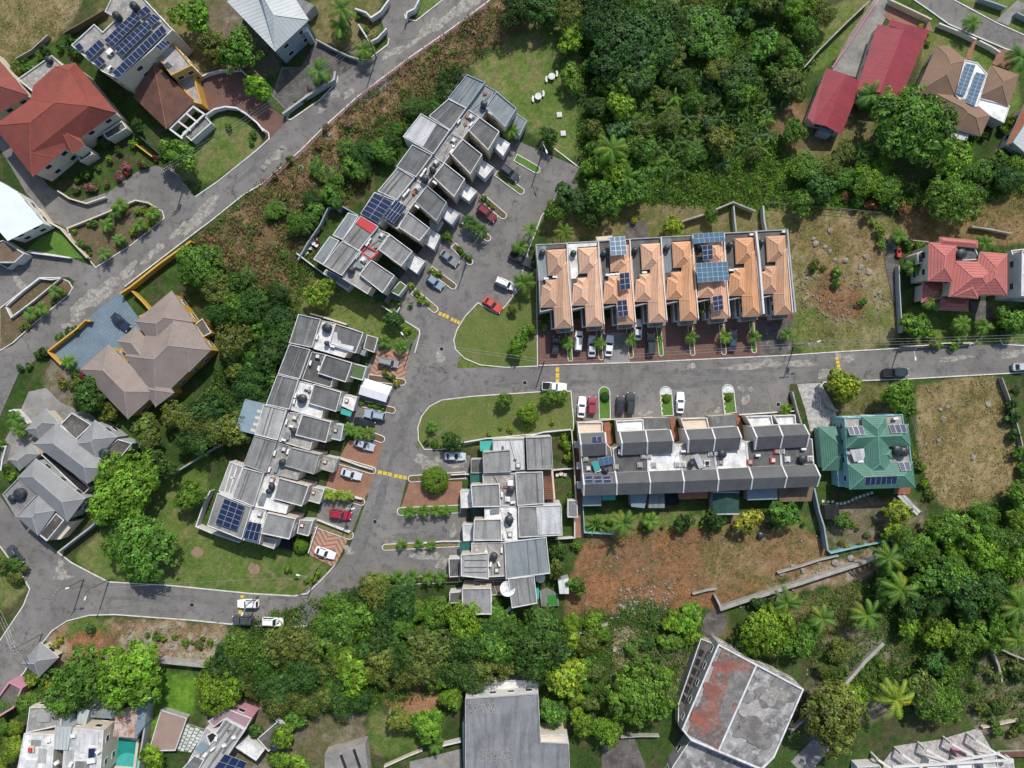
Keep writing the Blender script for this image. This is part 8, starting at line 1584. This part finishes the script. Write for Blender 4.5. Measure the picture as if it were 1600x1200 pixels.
# boulders and debris
ROCK = []
for s in range(4):
    r = random.Random(90+s); me_ = MB(); n = 9; prof = [(.0,-.1),(.8,0),(1,.25),(.75,.6),(.3,.78)]
    rs = []
    for rad, z in prof[1:]: rs.append([(math.cos(6.283*i/n)*rad*r.uniform(.75,1.2), math.sin(6.283*i/n)*rad*r.uniform(.7,1.1), z*r.uniform(.85,1.1)) for i in range(n)])
    me_.rings(rs, cap0=False); t = tag(me_.build('boulder', 'rock'), 'x', 'boulder'); ROCK.append(t)
r_ = random.Random(8)
def boulder(px, py, s, label, group): p = at(px, py, .2); o = dup(ROCK[r_.randrange(4)], (p.x, p.y, -.05), r_.uniform(0, 6), (s*r_.uniform(.8,1.2), s*r_.uniform(.8,1.2), s*r_.uniform(.6,.9)), label, group)
for x, y in [(1272,372),(1275,381),(1290,385),(1297,393),(1305,405),(1322,407),(1297,360),(1352,400),(1346,417),(1343,425),(1358,425)]: boulder(x, y, r_.uniform(.45,.8), 'grey limestone boulder lying in the dry lot beside the tan row', 'boulders of the dry lot')
for x, y in [(1460,618),(1470,640),(1482,636),(1467,688),(1490,685),(1447,695),(1505,752),(1477,765),(1545,632),(1475,655),(1522,715)]: boulder(x, y, r_.uniform(.35,.8), 'pale boulder lying in the straw coloured lot', 'boulders of the straw lot')
for x, y in [(1240,886),(1280,878),(1305,880),(1222,896),(1330,872),(1255,892)]: boulder(x, y, r_.uniform(.6,1.0), 'concrete footing block on the rubble slope below the red soil lot', 'blocks on the rubble slope')
for x, y in [(204,998),(230,1004),(515,210),(412,262),(440,230)]: boulder(x, y, r_.uniform(.5,.8), 'pale boulder on the slope beside a road kerb', 'boulders beside the roads')
# loose stones: nobody could count them
rr = np.random.default_rng(12); mb = MB()
for poly, n in [([(1240,430),(1340,430),(1400,470),(1330,510),(1250,480)], 170), ([(190,970),(355,978),(350,1030),(190,1040)], 260), ([(1130,945),(1290,885),(1440,835),(1360,898),(1140,955)], 250), ([(950,985),(1000,975),(1000,1040),(960,1050)], 120), ([(905,845),(1285,830),(1290,880),(1020,960),(900,985)], 90), ([(970,920),(1060,905),(1040,955),(950,970)], 190), ([(1428,602),(1563,588),(1600,700),(1500,790),(1442,738)], 90), ([(560,150),(705,60),(740,90),(600,210),(470,330),(420,320)], 60), ([(1000,970),(1090,955),(1060,1080),(1000,1120)], 80), ([(1240,1000),(1380,1010),(1400,1060),(1260,1150)], 80)]:
    xs = [p[0] for p in poly]; ys = [p[1] for p in poly]; x = rr.uniform(min(xs), max(xs), n*3); y = rr.uniform(min(ys), max(ys), n*3); ok = inpoly(x, y, poly)
    for a, b in zip(x[ok][:n], y[ok][:n]):
        p = at(a, b); s = abs(rr.normal(0, .14))+.07; k = 5; ph = rr.uniform(0, 6)
        r0 = [(p.x+math.cos(ph+6.283*i/k)*s*rr.uniform(.7,1.3), p.y+math.sin(ph+6.283*i/k)*s*rr.uniform(.7,1.3), 0) for i in range(k)]; r1 = [(p.x+(q_[0]-p.x)*.55, p.y+(q_[1]-p.y)*.55, s*rr.uniform(.5,.9)) for q_ in r0]; mb.rings([r0, r1], cap0=False)
o = mb.build('rubble', 'rock'); tag(o, 'loose pale stones scattered over the bare lots', None, None, 'stuff')
for t in ROCK: drop(t)
# small things
def simple(name, label, cat, px, parts, z=0, rz=0):
    p = at(*px, z); o = thing(name, label, cat, (p.x, p.y, z))
    for n_, m_, f in parts: mb = MB(); f(mb, p); mb.build(n_, m_, o)
    return o
tank((1189,837), 0, .7, .9, 'black plastic tank standing on the red soil lot'); 
simple('garden_shed', 'small dark shed beside the stepping stones of the green tiled house', 'shed', (1293,797), [('wall','wood',lambda m,p: m.box((p.x,p.y,0),(2.6,2.6,2.0),.03)),('roof','dark',lambda m,p: m.box((p.x,p.y,2.004),(3.0,3.0,.12),.03)),('door','w_grey',lambda m,p: m.box((p.x,p.y-1.32,0.02),(.9,.05,1.8),.03))], 0)
for i, (x, y) in enumerate([(1286,783),(1294,784),(1301,784),(1308,787),(1314,787),(1320,786),(1326,784),(1332,781),(1338,778),(1344,776),(1350,774),(1356,772),(1362,770)]):
    p = at(x, y); o = MB().box((p.x, p.y, -.01), (.55,.5,.07), .2).build('stepping_stone', 'coping', None, (p.x, p.y, 0)); tag(o, 'pale stepping stone in the curved path behind the green tiled house', 'stepping stone', 'stepping stones')
for k, (x0, y0) in enumerate([(1033,620),(1131,617)]):
    for j in range(4):
        p = at(x0+(1 if k == 0 else 1)*j*.6, y0+j*8+2, .2); o = MB().box((p.x, p.y, .1), (.4,.4,.12), 0).build('stepping_stone', 'w_cream', None, (p.x, p.y, 0)); tag(o, 'cream stepping stone on the %s lawn island of the charcoal row' % ('middle','right')[k], 'stepping stone', 'cream stones of the %s lawn island' % ('middle','right')[k])
simple('footbridge', 'timber ramp behind the green tiled house', 'ramp', (1420,782), [('deck','r_pale',lambda m,p: m.strip(W2([(1406,772),(1425,792),(1436,802)],.6),1.3,.45,.6)),('rail','steel',lambda m,p: m.strip(W2([(1412,770),(1430,790),(1441,800)],1.4),.07,1.2,1.3))])
simple('parked_scooter', 'small red garden tractor beside the dark lane', 'tractor', (1402,396), [('body','red_paint',lambda m,p: m.box((p.x,p.y,.3),(.8,1.8,.5),.1)),('seat','tyre',lambda m,p: m.box((p.x,p.y+.4,.81),(.5,.5,.25),.1)),('wheel','tyre',lambda m,p: [m.tube((p.x+s*.45,p.y+t,.3),(p.x+s*.62,p.y+t,.3),.3,n=12) for s in (-1,1) for t in (-.6,.6)])]).name = 'garden_tractor'
simple('shade_sail', 'beige shade sail behind the third tan townhouse', 'shade sail', (943,372), [('sail','w_cream',lambda m,p: m.face(W2([(931,370),(957,368),(955,376),(933,377)],2.6))),('post','steel',lambda m,p: [m.tube((q_.x,q_.y,0),(q_.x,q_.y,2.6),.05) for q_ in W2([(931,370),(957,368),(955,376),(933,377)],2.6)])])
MT['pit'] = pmat('pit_soil', (.26,.18,.12), (.2,.15,.1), 1., .4, .6, None, 2, .5, .7, .35, 6., .95)
for x, y in [(308,863),(397,889)]: rough_patch('bare_soil_patch', (x, y), 9, 9, 0, .012, 'pit', int(x), .15)

for i, (x, y, l) in enumerate([(1216,632,'dark manhole cover in the charcoal row parking'),(690,545,'manhole cover at the road junction'),(586,815,'manhole cover on the road by the red SUV'),(1173,608,'pale square drain cover in the charcoal row parking'),(820,598,'manhole cover on the right hand road'),(300,945,'manhole cover on the lower road'),(470,262,'manhole cover on the upper road')]):
    p = at(x, y); o = thing('manhole_cover', l, 'manhole cover', (p.x, p.y, .05)); m = MB(); m.lathe((p.x, p.y, .03), [(.42,0),(.42,.03),(.38,.034)], 20) if i != 3 else m.box((p.x, p.y, .03), (.9,.9,.035), .1); m.build('lid', 'dark' if i != 3 else 'concrete', o); k = MB(); k.lathe((p.x, p.y, .028), [(.52,0),(.52,.024),(.43,.026)], 20); k.build('rim', 'steel', o)
# ---------------------------------------------------------------- light and camera
w = bpy.data.worlds.new('World'); SC.world = w; w.use_nodes = True
nt = w.node_tree; bg = nt.nodes['Background']; sky = nt.nodes.new('ShaderNodeTexSky'); sky.sky_type = 'NISHITA'; sky.sun_disc = False
EL = math.radians(50); AZ = math.atan2(.30, .95)       # sun to the north, a little east; AZ clockwise from north
sky.sun_elevation = EL; sky.sun_rotation = AZ; sky.air_density = 1.; sky.dust_density = 1.5
nt.links.new(sky.outputs[0], bg.inputs[0]); bg.inputs[1].default_value = .15
ld = bpy.data.lights.new('sun', 'SUN'); ld.energy = 4.3; ld.angle = math.radians(.55); ld.color = (1, .955, .88)
lo = bpy.data.objects.new('sun', ld); COL.objects.link(lo)
dv = Vector((math.sin(AZ)*math.cos(EL), math.cos(AZ)*math.cos(EL), math.sin(EL)))
lo.rotation_euler = dv.to_track_quat('Z', 'Y').to_euler(); lo.location = dv*200
cd = bpy.data.cameras.new('camera'); co = bpy.data.objects.new('camera', cd); COL.objects.link(co); co.location = (0, 0, H); co.rotation_euler = (0, 0, 0)
cd.sensor_width = 36; cd.lens = 36*H/(1600*S); cd.clip_end = 12000; cd.clip_start = 1; SC.camera = co
SC.view_settings.view_transform = 'Standard'; SC.view_settings.look = 'None'; SC.view_settings.exposure = 0; SC.view_settings.gamma = 1
for o in bpy.data.objects:
    if '_w' in o: del o['_w']
